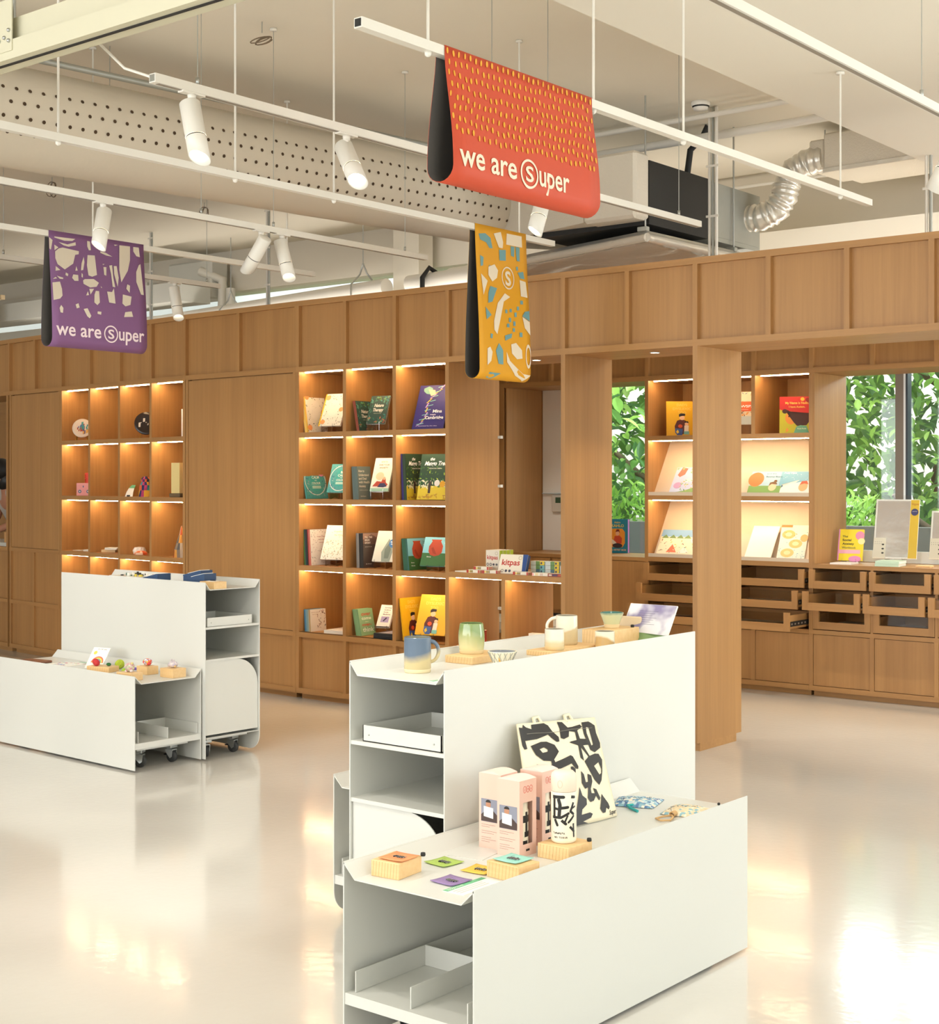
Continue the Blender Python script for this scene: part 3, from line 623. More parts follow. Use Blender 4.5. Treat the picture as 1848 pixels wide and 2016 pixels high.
def spot(x, y, d, label, stem=0.077, power=34, L=0.215, snoot=True, spread=48):
    """cylindrical track spotlight: adapter and stem on the track, body aimed along d, slanted snoot"""
    t = thing('track_spotlight', label, 'spotlight', (x, y, ZT - 0.032), 0, 'white cylindrical track spotlights')
    d = Vector(d).normalized(); q = d.to_track_quat('-Z', 'Y').to_matrix().to_4x4()
    b = MB(); b.box(-0.014, 0.014, -0.05, 0.05, -0.006, 0.001, TRACKM); b.tube([(0, 0, 0), (0, 0, -stem)], 0.009, TRACKM, 12); b.lathe([(0.0, 0.0), (0.016, 0), (0.014, -0.02), (0, -0.02)], TRACKM, 14, M=Matrix.Translation((0, 0, -0.004))); b.build('stem', t)
    M = Matrix.Translation((0, 0, -stem)) @ q @ Matrix.Translation((0, 0, 0.05))
    r = 0.0365; b = MB()
    b.lathe([(0, 0), (r - 0.004, 0), (r, -0.004), (r, -L * 0.62)], TRACKM, 28, M=M); b.build('body', t)
    b = MB(); b.lathe([(r - 0.001, -L * 0.62), (r - 0.001, -L * 0.62 - 0.004)], DARK, 28, M=M)
    n = 28; vs = []; 
    for (rr, zt) in ((r, -L * 0.62 - 0.004), (r, None), (r - 0.003, None), (r - 0.003, -L * 0.62 - 0.004)):
        for k in range(n):
            a = 2 * math.pi * k / n; zz = zt if zt is not None else -L + (0.019 * math.cos(a) if snoot else 0)
            vs.append((rr * math.cos(a), rr * math.sin(a), zz))
    fs = [(i * n + k, i * n + (k + 1) % n, (i + 1) * n + (k + 1) % n, (i + 1) * n + k) for i in range(3) for k in range(n)]
    b.add(vs, fs, TRACKM, True, M=M); b.build('snoot', t)
    b = MB(); b.lathe([(0, -L * 0.80), (r - 0.0035, -L * 0.80)], LENS, 28, M=M); b.build('lens', t)
    p = Vector((x, y, ZT - 0.032)) + (M @ Vector((0, 0, -L - 0.03)))
    light('spot_beam', 'SPOT', p, power, (1.0, 0.94, 0.84), aim=d, spot_size=R(spread), spot_blend=0.55, shadow_soft_size=0.035)
    return t
spot(-3.947, 3.345, (0.32, -0.05, -1.0), 'white spotlight on the track left of the red banner, nearest the camera')
spot(-3.947, 4.119, (0.78, -0.32, -1.0), 'white spotlight with bright slanted mouth, second on the track left of the red banner')
spot(-3.947, 5.409, (0.10, -0.55, -1.0), 'white spotlight glowing just below the red banner')
spot(-5.839, 4.395, (0.32, -0.42, -1.0), 'white spotlight in front of the purple banner')
spot(-5.839, 5.431, (-0.88, 0.0, -1.0), 'white spotlight tilted left, left one of the close pair', power=40)
spot(-5.839, 5.585, (0.22, 0.12, -1.0), 'white spotlight hanging nearly straight, right one of the close pair', power=45)
spot(-7.826, 6.484, (0.12, 0.10, -1.0), 'small distant spotlight in front of the oak top band', power=40)
spot(-2.047, 5.44, (-0.42, -0.25, -1.0), 'white spotlight cut by the right edge of the picture', stem=0.10)
# fittings of the same system that hang behind and beside the camera
for (x, y, d, p) in ((-2.05, 3.30, (-0.25, 0.05, -1), 55), (-2.05, 3.62, (-0.45, 0.35, -1), 50), (-1.10, 3.0, (-0.55, 0.30, -1), 28), (-1.10, 5.2, (-0.35, 0.1, -1), 60), (-3.95, 1.7, (0.25, 0.75, -1), 70), (-3.95, 2.3, (-0.5, 0.6, -1), 95),
                     (-5.84, 3.1, (-0.12, 0.75, -1), 75), (-5.84, 2.2, (0.1, 0.6, -1), 100), (-4.93, 1.6, (0, 0.5, -1), 100), (-6.89, 3.6, (0.05, 0.55, -1), 75), (-7.83, 3.2, (0.0, 1.2, -1), 120), (-0.4, 2.2, (0.0, 0.9, -1), 30), (-2.9, 2.2, (0.0, 0.1, -1), 60)):
    light('gallery_spot', 'SPOT', (x, y, 2.85), p, (1.0, 0.965, 0.90), aim=d, spot_size=R(60), spot_blend=0.4, shadow_soft_size=0.04)

light('banner_spot', 'SPOT', (-5.84, 3.4, 2.84), 45, (1.0, 0.94, 0.85), aim=(-1.03, 1.80, -0.57), spot_size=R(17), spot_blend=0.8, shadow_soft_size=0.04)
def banner(name, label, x, y0, w_, h, cf, cb, bulge=0.055):
    x, y0, w_, h, bulge = x * 0.86, y0 * 0.86, w_ * 0.86, h * 0.86, bulge * 0.86
    """cloth folded over the rail and joined in a soft loop at the bottom; returns (thing, front-surface mapper)"""
    t = thing(name, label, 'banner', (x, y0, ZT), 0)
    # profile (x,z): front sheet down, loop, back sheet up; closed over the rail top
    fr = [(0.0185, 0.002), (0.0195, -0.04)]
    for k in range(1, 9):
        q = k / 8; fr.append((0.0195 + bulge * 0.75 * math.sin(q * math.pi / 2) ** 1.3, -0.04 - (h - 0.09) * q))
    x1 = fr[-1][0]; zc = fr[-1][1]; loop = []
    for k in range(1, 10):
        a = math.pi * k / 10; loop.append((math.cos(a) * x1, zc - math.sin(a) * 0.05))
    bk = [(-a, z) for a, z in fr[::-1]]
    prof = fr + loop + bk
    n = 12; b = MB(); vs = []
    for j in range(n + 1):
        for (a, z) in prof: vs.append((a + 0.0015 * math.sin(j * 1.3) * (-z / h), w_ * j / n, z))
    m = len(prof); fo = []; 
    fs = [(j * m + i + 1, (j + 1) * m + i + 1, (j + 1) * m + i, j * m + i) for j in range(n) for i in range(m - 1)]
    fs += [(j * m, (j + 1) * m, (j + 1) * m + m - 1, j * m + m - 1) for j in range(n)]
    b.add(vs, fs, cf, True); o = b.build('cloth', t)
    so = o.modifiers.new('thick', 'SOLIDIFY'); so.thickness = 0.0012; so.offset = -1; o.data.materials.append(cb); so.material_offset = 1; so.material_offset_rim = 0
    def P(u, v, lift=0.0026):
        u, v = u * 0.86, v * 0.86
        """u along the banner from its near edge, v height above the bottom"""
        z = v - h - 0.0; z = min(z, 0)
        zz = z
        # front x at this depth
        if zz >= fr[1][1]: xx = 0.0195
        elif zz <= zc:
            s_ = min(1, (zc - zz) / 0.05); xx = x1 * math.sqrt(max(0, 1 - s_ * s_))
        else:
            q = (-0.04 - zz) / (h - 0.09); xx = 0.0195 + bulge * 0.75 * math.sin(q * math.pi / 2) ** 1.3
        jj = u / w_ * n
        return (xx + lift + 0.0015 * math.sin(jj * 1.3) * (-zz / h), u, zz)
    return t, P
def densify(poly, d=0.03):
    out = []
    for i in range(len(poly)):
        a, c = poly[i], poly[(i + 1) % len(poly)]; k = max(1, int(math.hypot(c[0] - a[0], c[1] - a[1]) / d))
        out += [(a[0] + (c[0] - a[0]) * j / k, a[1] + (c[1] - a[1]) * j / k) for j in range(k)]
    return out
def clipv(poly, lo, hi, u0, u1): return [(min(max(a, u0), u1), min(max(c, lo), hi)) for a, c in poly]
def ring(cx, cy, r0, r1, n=40, ky=1.0):
    vs = [(cx + r * math.cos(2 * math.pi * k / n), cy + r * ky * math.sin(2 * math.pi * k / n)) for r in (r0, r1) for k in range(n)]
    return vs, [(k, (k + 1) % n, n + (k + 1) % n, n + k) for k in range(n)]
def wordmark(b, m, P, u0, v0, wtot, size):
    """we are (S)uper"""
    s = wtot / 4.05 if size is None else size
    k = wtot / 100.0
    b.text('we', m, P, u0, v0, s, 0.015, width=21 * k); b.text('are', m, P, u0 + 26.5 * k, v0, s, 0.015, width=23 * k)
    cx, cy, r = u0 + 61 * k, v0 + s * 0.27, 8.2 * k
    vs, fs = ring(cx, cy, r * 0.84, r); b.add([P(*p) for p in vs], fs, m)
    b.text('S', m, P, cx, cy - s * 0.235, s * 0.68, 0.02, 'C', width=7.6 * k)
    b.text('uper', m, P, u0 + 69.5 * k, v0, s, 0.015, width=30.5 * k)
GREYB = mat('4A4642', 0.8, key='banner_inside')
# red
RED = mat('C74A2B', 0.6, key='banner_red'); YEL = mat('E2A32A', 0.6, key='banner_dash'); CRM = mat('E9DCC4', 0.6, key='banner_cream')
t, P = banner('banner', 'red banner with yellow dashes reading we are Super on the nearest rail', -3.48, 4.13, 0.96, 0.50, RED, GREYB)
b = MB(); random.seed(3)
for r in range(8):
    v = 0.485 - r * 0.0415
    for c in range(29):
        u = 0.012 + c * 0.0332 + random.uniform(-0.003, 0.003) + (0.012 if r % 2 else 0); vv = v + random.uniform(-0.006, 0.006) - (0.012 if 4 <= c < 14 and r > 2 else 0)
        if u > 0.945 or vv + 0.013 > 0.497: 
            if u > 0.945: continue
            vv = 0.484
        a = random.uniform(-0.12, 0.12) + (0.25 if r in (4, 5) else 0); hw, hh = 0.0052 + random.uniform(-.0008, .001), 0.0118
        pts = []
        for k in range(8):
            th = 2 * math.pi * k / 8; x_, y_ = hw * 1.1 * math.cos(th), hh * (abs(math.sin(th)) ** 0.7) * (1 if math.sin(th) >= 0 else -1)
            pts.append((u + x_ + y_ * a, vv + y_))
        b.flat(clipv(pts, 0.12, 0.498, 0.002, 0.958), YEL, P)
b.build('dashes', t)
b = MB(); wordmark(b, CRM, P, 0.035, 0.062, 0.70, 0.125); b.build('lettering', t)
# purple
PUR = mat('7E5582', 0.6, key='banner_purple'); PCR = mat('D8CDBA', 0.6, key='banner_beige'); PLT = mat('F0DDE0', 0.6, key='banner_lilac')
t, P = banner('banner', 'purple banner with beige cut-out shapes reading we are Super', -8.01, 5.59, 0.757, 0.742, PUR, GREYB, 0.05)
b = MB()
for pl in PURPLE: b.flat(clipv(pl, 0.05, 0.72, 0.0, 0.75), PCR, P)
b.build('cutout_shapes', t)
b = MB(); wordmark(b, PLT, P, 0.03, 0.075, 0.70, 0.125); b.build('lettering', t)
# yellow
YLW = mat('E0A01C', 0.6, key='banner_yellow'); BLU = mat('6F9FA4', 0.6, key='banner_blue')
t, P = banner('banner', 'tall yellow banner with blue and cream leaf shapes and a circled S', -5.73, 7.11, 0.53, 0.965, YLW, GREYB, 0.05)
b = MB(); b2 = MB(); BL = {0, 3, 4, 5, 7, 11, 12, 14, 15, 16, 17, 18, 19, 20, 21, 22, 23, 24, 25, 27, 30, 31, 32, 33, 34}
for i, pl in enumerate(YELLOW):
    pl = clipv([(u - 0.012, v + 0.0) for u, v in pl], 0.004, 0.955, 0.001, 0.529)
    if i in BL: b2.flat(densify(pl, 0.02), BLU, P)
    else: b.flat(densify(pl, 0.02), CRM, P)
vs, fs = ring(0.315, 0.655, 0.058, 0.066, ky=1.1); b.add([P(*p) for p in vs], fs, CRM); b.text('S', CRM, P, 0.315, 0.610, 0.125, 0.03, 'C', width=0.062)
vs, fs = ring(0.502, 0.165, 0.022, 0.03, ky=2.6); b.add([P(min(0.528, p[0]), p[1]) for p in vs], fs, CRM)
b.build('cream_shapes', t); b2.build('blue_shapes', t)

# ================================================================== CEILING SERVICES
# perforated white fabric air duct
DA = R(6.5); dd = Vector((math.sin(DA), math.cos(DA), 0))
t = thing('air_duct', 'large round white fabric duct with rows of holes under the ceiling', 'duct', (-8.47 * 0.86, 0.89, 3.452), -DA)
DUCT = mat('D2C8B6', 0.75, key='duct_fabric', bump=(5, 0.5)); r = 0.271; L = 7.6
b = MB(); n = 48; vs = []
for j in range(45):
    y = L * j / 44; rr = r * (1 + 0.006 * math.sin(j * 2.3))
    for k in range(n): vs.append((rr * math.cos(2 * math.pi * k / n), y, rr * math.sin(2 * math.pi * k / n)))
b.add(vs, [(j * n + k, j * n + (k + 1) % n, (j + 1) * n + (k + 1) % n, (j + 1) * n + k) for j in range(44) for k in range(n)], DUCT, True); b.build('duct_sleeve', t)
b = MB()
HOLE = mat('4A3826', 0.9, key='duct_hole')
for row, ang in enumerate((18, 2, -14, -31)):
    for j in range(96):
        y = 0.17 + j * 0.0762 + (0.038 if row % 2 else 0); a = R(ang)
        c = Vector((math.cos(a), 0, math.sin(a))) * (r * 1.0085); tn = Vector((-math.sin(a), 0, math.cos(a)))
        pts = [c + Vector((0, y, 0)) + Vector((0, 1, 0)) * 0.0105 * math.cos(q * math.pi / 4) + tn * 0.0105 * math.sin(q * math.pi / 4) for q in range(8)]
        b.add(pts, [tuple(range(8))], HOLE)
tag(b.build('air_hole', t), kind='stuff')
b = MB()
for y in (1.8, 4.3, 6.8):
    b.tube([(0, y, r), (0, y, CZ - 3.454)], 0.003, STEEL, 6)
b.build('suspension_wire', t)

# fan coil unit with insulated plenum
t = thing('fan_coil_unit', 'black and galvanised ceiling air unit above the oak screen', 'air conditioner', (-5.0, 7.98, 3.14))
b = MB(); b.box(-0.92, 0.0, 0.03, 0.78, 0.0, 0.41, DARK); b.build('black_casing', t)
b = MB(); b.box(-0.92, 0.0, 0.78, 1.52, 0.0, 0.40, GALV); b.box(0.0, 0.004, 0.80, 1.5, 0.03, 0.37, GALV); b.build('metal_casing', t)
b = MB(); b.rbox(-0.40, 0.004, -0.14, 0.03, 0.02, 0.45, FOILM, 0.02); b.build('insulated_collar', t)
b = MB()
A = [(-0.40, -0.13, 0.03), (-0.40, 0.50, 0.03), (-0.40, 0.50, 0.45), (-0.40, -0.13, 0.45)]; B = [(-1.55, 0.25, 0.04), (-1.15, 0.85, 0.04), (-1.15, 0.85, 0.58), (-1.55, 0.25, 0.58)]
b.add(A + B, [(0, 1, 2, 3), (4, 7, 6, 5), (0, 4, 5, 1), (1, 5, 6, 2), (2, 6, 7, 3), (3, 7, 4, 0)], FOILM); b.build('insulated_taper', t)
for x, y in ((-0.01, 0.0), (0.02, 1.1)):
    b = MB(); b.tube([(x, y, -0.03), (x, y, CZ - 3.142)], 0.006, STEEL, 8); b.rbox(x - 0.05, x + 0.02, y - 0.02, y + 0.02, -0.05, -0.02, GALV, 0.003); b.build('hanger_rod', t)
b = MB(); b.rbox(-0.25, -0.12, 0.9, 1.02, 0.40, 0.46, GALV, 0.005); b.build('junction_box', t)
# foil-wrapped drain tray / return plenum below it
t = thing('foil_plenum', 'creased silver foil panel hanging below the black air unit', 'duct', (-5.0, 7.98, 3.02))
random.seed(5); n = 26; b = MB(); vs = []
cor = [(0.0, 0.0), (0.04, 1.42), (-1.75, 1.42), (-1.50, 0.40)]
for j in range(n + 1):
    for i in range(n + 1):
        u, v = i / n, j / n
        x = (1 - u) * (1 - v) * cor[0][0] + u * (1 - v) * cor[3][0] + u * v * cor[2][0] + (1 - u) * v * cor[1][0]
        y = (1 - u) * (1 - v) * cor[0][1] + u * (1 - v) * cor[3][1] + u * v * cor[2][1] + (1 - u) * v * cor[1][1]
        vs.append((x, y, 0.014 * math.sin(y * 17 + 3 * math.sin(x * 5)) * math.sin(3.1 * v) + random.uniform(-0.004, 0.004)))
top = [(p[0], p[1], 0.075) for p in vs]; N = len(vs)
fs = [(j * (n + 1) + i, j * (n + 1) + i + 1, (j + 1) * (n + 1) + i + 1, (j + 1) * (n + 1) + i) for j in range(n) for i in range(n)]
edge = [i for i in range(n + 1)] + [j * (n + 1) + n for j in range(1, n + 1)] + [n * (n + 1) + i for i in range(n - 1, -1, -1)] + [j * (n + 1) for j in range(n - 1, 0, -1)]
fe = [(edge[k], edge[(k + 1) % len(edge)], edge[(k + 1) % len(edge)] + N, edge[k] + N) for k in range(len(edge))]
b.add(vs + top, fs + [tuple(a + N for a in f) for f in fs] + fe, FOIL, True); b.build('foil_wrap', t)
b = MB(); b.tube([(cor[0][0], cor[0][1], 0.03), (cor[1][0], cor[1][1], 0.03)], 0.030, FOIL, 12); b.tube([(cor[0][0], cor[0][1], 0.03), (cor[3][0], cor[3][1], 0.03)], 0.026, FOILM, 12); b.build('rolled_edge', t)

# silver flexible duct
t = thing('flexible_duct', 'crinkled silver flexible duct curving up to the insulated duct', 'duct', (-5.0, 9.35, 3.3))
b = MB(); pts = []; rr = []
P0 = [(-0.02, 0.0, 0.06), (0.10, 0.0, 0.06), (0.20, 0.02, 0.10), (0.255, 0.03, 0.19), (0.27, 0.04, 0.28), (0.32, 0.05, 0.37), (0.43, 0.06, 0.415), (0.56, 0.06, 0.42)]
for i in range(len(P0) - 1):
    for k in range(9):
        q = k / 9; pts.append(tuple(P0[i][a] + (P0[i + 1][a] - P0[i][a]) * q for a in range(3)))
rr = [0.092 + 0.007 * math.sin(i * 1.7) + random.uniform(-0.004, 0.004) for i in range(len(pts))]
b.tube(pts, rr, FOIL, 18); b.build('duct_sleeve', t)
# insulated rectangular duct on the right
t = thing('rectangular_duct', 'long insulated rectangular duct at the right above the oak screen', 'duct', (-4.55, 9.36, 3.62), R(-2))
b = MB(); b.rbox(0.12, 3.6, -0.02, 0.55, 0.0, 0.26, FOILM, 0.012); b.build('insulated_duct', t)
b = MB(); b.rbox(0.0, 0.118, 0.0, 0.5, 0.02, 0.23, FOILM, 0.012); b.build('end_collar', t)
b = MB(); b.rbox(0.12, 3.6, -0.03, -0.0201, -0.012, 0.02, FOIL, 0.004); b.build('foil_edge', t)
b = MB(); b.text('EAD', DARK, lambda u, v: (u, -0.031 + 0.0005, v), 1.1, -0.008, 0.02); b.flat([(0.95, 0.002), (1.0, 0.008), (1.0, 0.004), (1.06, 0.004), (1.06, 0.0), (1.0, 0.0), (1.0, -0.004)], DARK, lambda u, v: (u, -0.0312, v)); b.build('marking', t)
b = MB(); b.tube([(0.55, 0.2, 0.26), (0.55, 0.2, CZ - 3.622)], 0.005, STEEL, 6); b.tube([(0.02, 0.2, 0.23), (0.02, 0.2, CZ - 3.622)], 0.005, STEEL, 6); b.build('hanger_rod', t)

# vertical service conduits rising to the ceiling
def conduit(x, y, z0, label, n=3, dx=0.026, bend=False):
    t = thing('conduit', label, 'conduit', (x, y, z0)); b = MB()
    for k in range(n): b.tube([(k * dx, 0, 0), (k * dx, 0, CZ - 0.005 - z0)], 0.010, TRACKM if k % 2 == 0 else GALV, 10)
    b.build('pipe', t)
    b = MB()
    for q in range(5): b.box(-0.02, (n - 1) * dx + 0.02, -0.014, -0.009, 0.15 + q * 0.33, 0.165 + q * 0.33, TRACKM)
    b.build('clip', t)
conduit(-4.84, 8.5, 2.75, 'pair of vertical white conduits in front of the black air unit')
conduit(-3.37, 8.5, 2.75, 'vertical white conduits above the oak screen near the right edge', 2)
conduit(-9.60, 9.0, 2.75, 'vertical grey conduits above the wide flush cupboard', 2)
conduit(-11.6, 9.3, 2.75, 'vertical grey conduits behind the distant spotlight', 2)
# pipes under the ceiling
def pipe(name, label, pts, r, m=TRACKM, cat='pipe'):
    o = Vector(pts[0]); b = MB(); b.tube([tuple(Vector(p) - o) for p in pts], r, m, 14); return tag(b.build(name, None, tuple(o)), label, cat)
pipe('sprinkler_pipe', 'long thin grey pipe running beside the perforated duct', [(-6.87, 2.5, 3.72), (-6.2, 8.4, 3.72)], 0.017, GALV)
pipe('ceiling_pipe', 'white ceiling pipe near the smoke detector, upper of two', [(-7.0, 8.4, 3.88), (-5.0, 8.4, 3.88), (-3.3, 8.4, 3.88)], 0.018)
pipe('ceiling_pipe', 'wider white ceiling pipe near the smoke detector, lower of two', [(-6.8, 8.7, 3.82), (-3.2, 8.7, 3.82)], 0.028)
pipe('ceiling_pipe', 'thin pipe on the wall behind the rectangular duct', [(-7.5, 10.5, 3.85), (-2.2, 10.5, 3.85)], 0.014)
pipe('drain_pipe', 'large white pipe lying behind the top of the oak screen', [(-13.5, 10.02, 3.12), (-9.05, 9.98, 3.27)], 0.085)
pipe('drain_pipe', 'stout beige pipe with a collar behind the yellow banner', [(-8.75, 9.95, 3.27), (-8.3, 9.95, 3.28), (-8.25, 9.95, 3.28), (-7.0, 9.95, 3.31)], [0.08, 0.08, 0.095, 0.095])
pipe('hose', 'black insulated hose rising above the air unit', [(-5.25, 8.9, 3.6), (-5.22, 8.9, 3.8), (-5.12, 8.9, 3.88), (-5.08, 8.9, 3.95)], 0.022, DARK)
pipe('hose', 'black hose bent over the beige pipe', [(-8.5, 9.84, 3.1), (-8.5, 9.84, 3.30), (-8.47, 9.9, 3.39), (-8.42, 9.98, 3.33)], 0.022, DARK)
b = MB(); b.box(-0.16, 0.16, 0, 0.2, -0.4, CZ - 3.285, SOFF); struct(b.build('wall_pier', None, (-9.1, 10.3, 3.28)))
t = thing('pipe_hanger', 'steel hook hanger holding the white pipe over the oak screen', 'hanger', (-9.35, 9.98, 3.4))
b = MB(); b.tube([(0, 0, 0.12), (0, 0, CZ - 3.405)], 0.005, STEEL, 6); b.tube([(0, 0, 0.12), (-0.04, 0, 0.02), (-0.07, -0.09, -0.08), (-0.06, -0.10, -0.18)], 0.008, STEEL, 6); b.tube([(0, 0, 0.12), (0.05, 0, 0.02), (0.07, 0.05, -0.04)], 0.008, STEEL, 6); b.build('hook', t)
t = thing('pipe_hanger', 'steel hook hanger over the wide flush cupboard, farther left', 'hanger', (-11.2, 10.0, 3.30))
b = MB(); b.tube([(0, 0, 0.12), (0, 0, CZ - 3.305)], 0.005, STEEL, 6); b.tube([(0, 0, 0.12), (-0.04, 0, 0.02), (-0.07, -0.09, -0.08), (-0.06, -0.10, -0.2)], 0.008, STEEL, 6); b.tube([(0, 0, 0.12), (0.05, 0, 0.02), (0.07, 0.05, -0.04)], 0.008, STEEL, 6); b.build('hook', t)
# smoke detector
t = thing('smoke_detector', 'round white smoke detector on the ceiling', 'smoke detector', (-4.82, 8.35, CZ))
b = MB(); b.lathe([(0.0, 0.0), (0.062, 0), (0.062, -0.02), (0.05, -0.035), (0.046, -0.05), (0, -0.055)], mat('F2F0EA', 0.4), 26); b.build('body', t)
b = MB(); b.lathe([(0.0568, -0.0262), (0.0508, -0.0362)], DARK, 26); b.build('vent_ring', t)
# coiled spare cables hanging from ceiling anchors
for i, (x, y, z) in enumerate(((-5.80, 5.40, CZ - 0.062), (-9.98, 8.60, CZ - 0.062), (-10.1, 7.10, CZ - 0.062), (-10.6, 6.55, CZ - 0.062))):
    t = thing('cable_coil', ['thin coil of spare wire at the ceiling anchor top centre', 'tangled spare wire hanging left of the yellow banner', 'looped spare wire below the perforated duct', 'wire loop at the left edge below the perforated duct'][i], 'cable', (x, y, z))
    b = MB(); rx = 0.05 if i else 0.07; rz_ = 0.06 if i else 0.014
    b.tube([(0, 0, 0.06), (0, 0, 0.0)], 0.003, STEEL, 6); b.tube([(rx * math.cos(q * 0.5) * (1 + 0.1 * math.sin(q)), 0.02 * math.sin(q * 0.23), -0.04 + rz_ * math.sin(q * 0.5)) for q in range(38)], 0.0035, mat('7A6A55', 0.6), 6); b.build('wire', t)
pipe('power_cable', 'white power cable sagging to the near end of the lighting track', [(-4.26, 3.0, 3.31), (-4.21, 3.03, 3.15), (-4.13, 3.08, 3.0), (-4.04, 3.13, 2.90), (-3.955, 3.18, 2.865)], 0.005, TRACKM, 'cable')

# folding-partition head beam at top left
GRN = mat('CFCBB2', 0.55, key='beam_paint')
t = thing('partition_beam', 'painted sliding-partition head beam crossing the top left corner', 'beam', (-7.74, 2.84, 2.91), 0)
b = MB(); b.box(0, 6.45, 0.0, 0.09, 0.0, 0.064, GRN); b.box(0, 6.45, 0.026, 0.078, 0.0641, 0.146, GRN); b.build('beam', t)
b = MB(); b.box(0, 6.45, 0.030, 0.043, -0.003, 0.0, DARK); b.build('track_slot', t)
b = MB(); b.box(3.32, 3.48, -0.004, 0.0, 0.026, 0.20, GRN)
for i, (u, v) in enumerate(((3.345, 0.077), (3.38, 0.065), (3.41, 0.065), (3.44, 0.073), (3.465, 0.095), (3.465, 0.06), (3.34, 0.039))): b.ball((u, -0.006, v), 0.007, STEEL, 5)
b.build('joint_plate', t)
b = MB(); b.tube([(3.42, 0.045, 0.146), (3.42, 0.045, CZ - 2.912)], 0.007, STEEL, 8); b.tube([(5.3, 0.045, 0.146), (5.3, 0.045, CZ - 2.912)], 0.007, STEEL, 8); b.build('hanger_rod', t)
# dropped soffit in front of it
b = MB(); b.box(-17.3, -3.45, -4.75, 2.25, BZ, CZ, SOFF); struct(b.build('ceiling_bulkhead_left'))
# distant services above the far left part of the screen
t = thing('cable_tray', 'horizontal white cable tray far back at the left', 'cable tray', (-16.5, 10.3, 3.60))
b = MB(); b.box(0, 3.6, 0, 0.25, 0, 0.08, TRACKM); b.build('tray', t)
t = thing('duct_box', 'long white boxed duct far back at the left, behind the purple banner', 'duct', (-16.8, 9.85, 3.35))
b = MB(); b.box(0, 5.0, 0, 0.4, 0, 0.20, WHITE); b.build('casing', t)
t = thing('condenser_unit', 'white wall unit with pipes behind the purple banner', 'air conditioner', (-12.2, 10.3, 3.42))
b = MB(); b.rbox(-0.35, 0.35, 0, 0.25, 0, 0.42, WHITE, 0.02); b.build('casing', t)
b = MB(); b.tube([(0.42, 0.1, -0.1), (0.42, 0.1, 0.2), (0.2, -0.02, 0.3)], 0.05, TRACKM, 12); b.tube([(0.55, 0.1, -0.1), (0.55, 0.1, 0.1)], 0.05, TRACKM, 12); b.build('pipe', t)
t = thing('foil_elbow', 'silver foil duct end above the screen at the far left edge', 'duct', (-14.9, 9.6, 3.30))
b = MB(); b.tube([(0, 0, 0.25), (0, 0, 0.1), (0.02, -0.02, -0.02)], [0.10, 0.11, 0.07], FOIL, 14); b.build('duct_sleeve', t)
b = MB(); b.box(-1.0, 0.35, -0.05, 0.0, 0.25, 0.30, mat('D8C09A', 0.6)); b.build('support_bar', t)

# ================================================================== WHITE DISPLAY UNITS ON CASTERS
TH = 0.004
def round_plate(L, z0, z1, rad, ends, n=10):
    """side-panel outline in (x,z); ends: which lower corners are rounded"""
    p = []
    if 'l' in ends: p += [(rad - rad * math.cos(R(90) * k / n), z0 + rad - rad * math.sin(R(90) * k / n)) for k in range(n + 1)]
    else: p.append((0, z0))
    if 'r' in ends: p += [(L - rad + rad * math.sin(R(90) * k / n), z0 + rad - rad * math.cos(R(90) * k / n)) for k in range(n + 1)]
    else: p.append((L, z0))
    return p + [(L, z1), (0, z1)]
def caster(parent, x, y, ztop=0.10, ang=0.4):
    t = thing('caster', None, None, (x, y, 0), ang); t.parent = parent
    b = MB(); b.lathe([(0.0, -0.012), (0.026, -0.012), (0.0305, -0.009), (0.0305, 0.009), (0.026, 0.012), (0.0, 0.012)], RUBBER, 24, M=Matrix.Translation((0.018, 0, 0.0315)) @ Matrix.Rotation(R(90), 4, 'X')); b.build('wheel', t)
    b = MB(); b.prism([(0.018, 0.022), (0.032, 0.03), (0.036, 0.066), (-0.012, 0.066), (-0.004, 0.045)], -0.018, -0.015, STEEL, 'y'); b.prism([(0.018, 0.022), (0.032, 0.03), (0.036, 0.066), (-0.012, 0.066), (-0.004, 0.045)], 0.015, 0.018, STEEL, 'y')
    b.box(-0.014, 0.036, -0.018, 0.018, 0.064, 0.069, STEEL); b.lathe([(0, 0.069), (0.018, 0.069), (0.018, 0.076), (0, 0.076)], STEEL, 14); b.rbox(-0.034, 0.034, -0.028, 0.028, 0.076, ztop, STEEL, 0.002); b.box(-0.03, -0.01, -0.012, 0.012, 0.035, 0.041, DARK); b.build('fork', t)
    return t
def tray_profile(w_, z1, dip, inset):
    o = [(TH * 0.3, z1), (inset, z1 - dip), (w_ - inset, z1 - dip), (w_ - TH * 0.3, z1)]
    i = [(w_ - TH * 0.3, z1 - TH * 1.4), (w_ - inset - 0.001, z1 - dip - TH), (inset + 0.001, z1 - dip - TH), (TH * 0.3, z1 - TH * 1.4)]
    return o + i
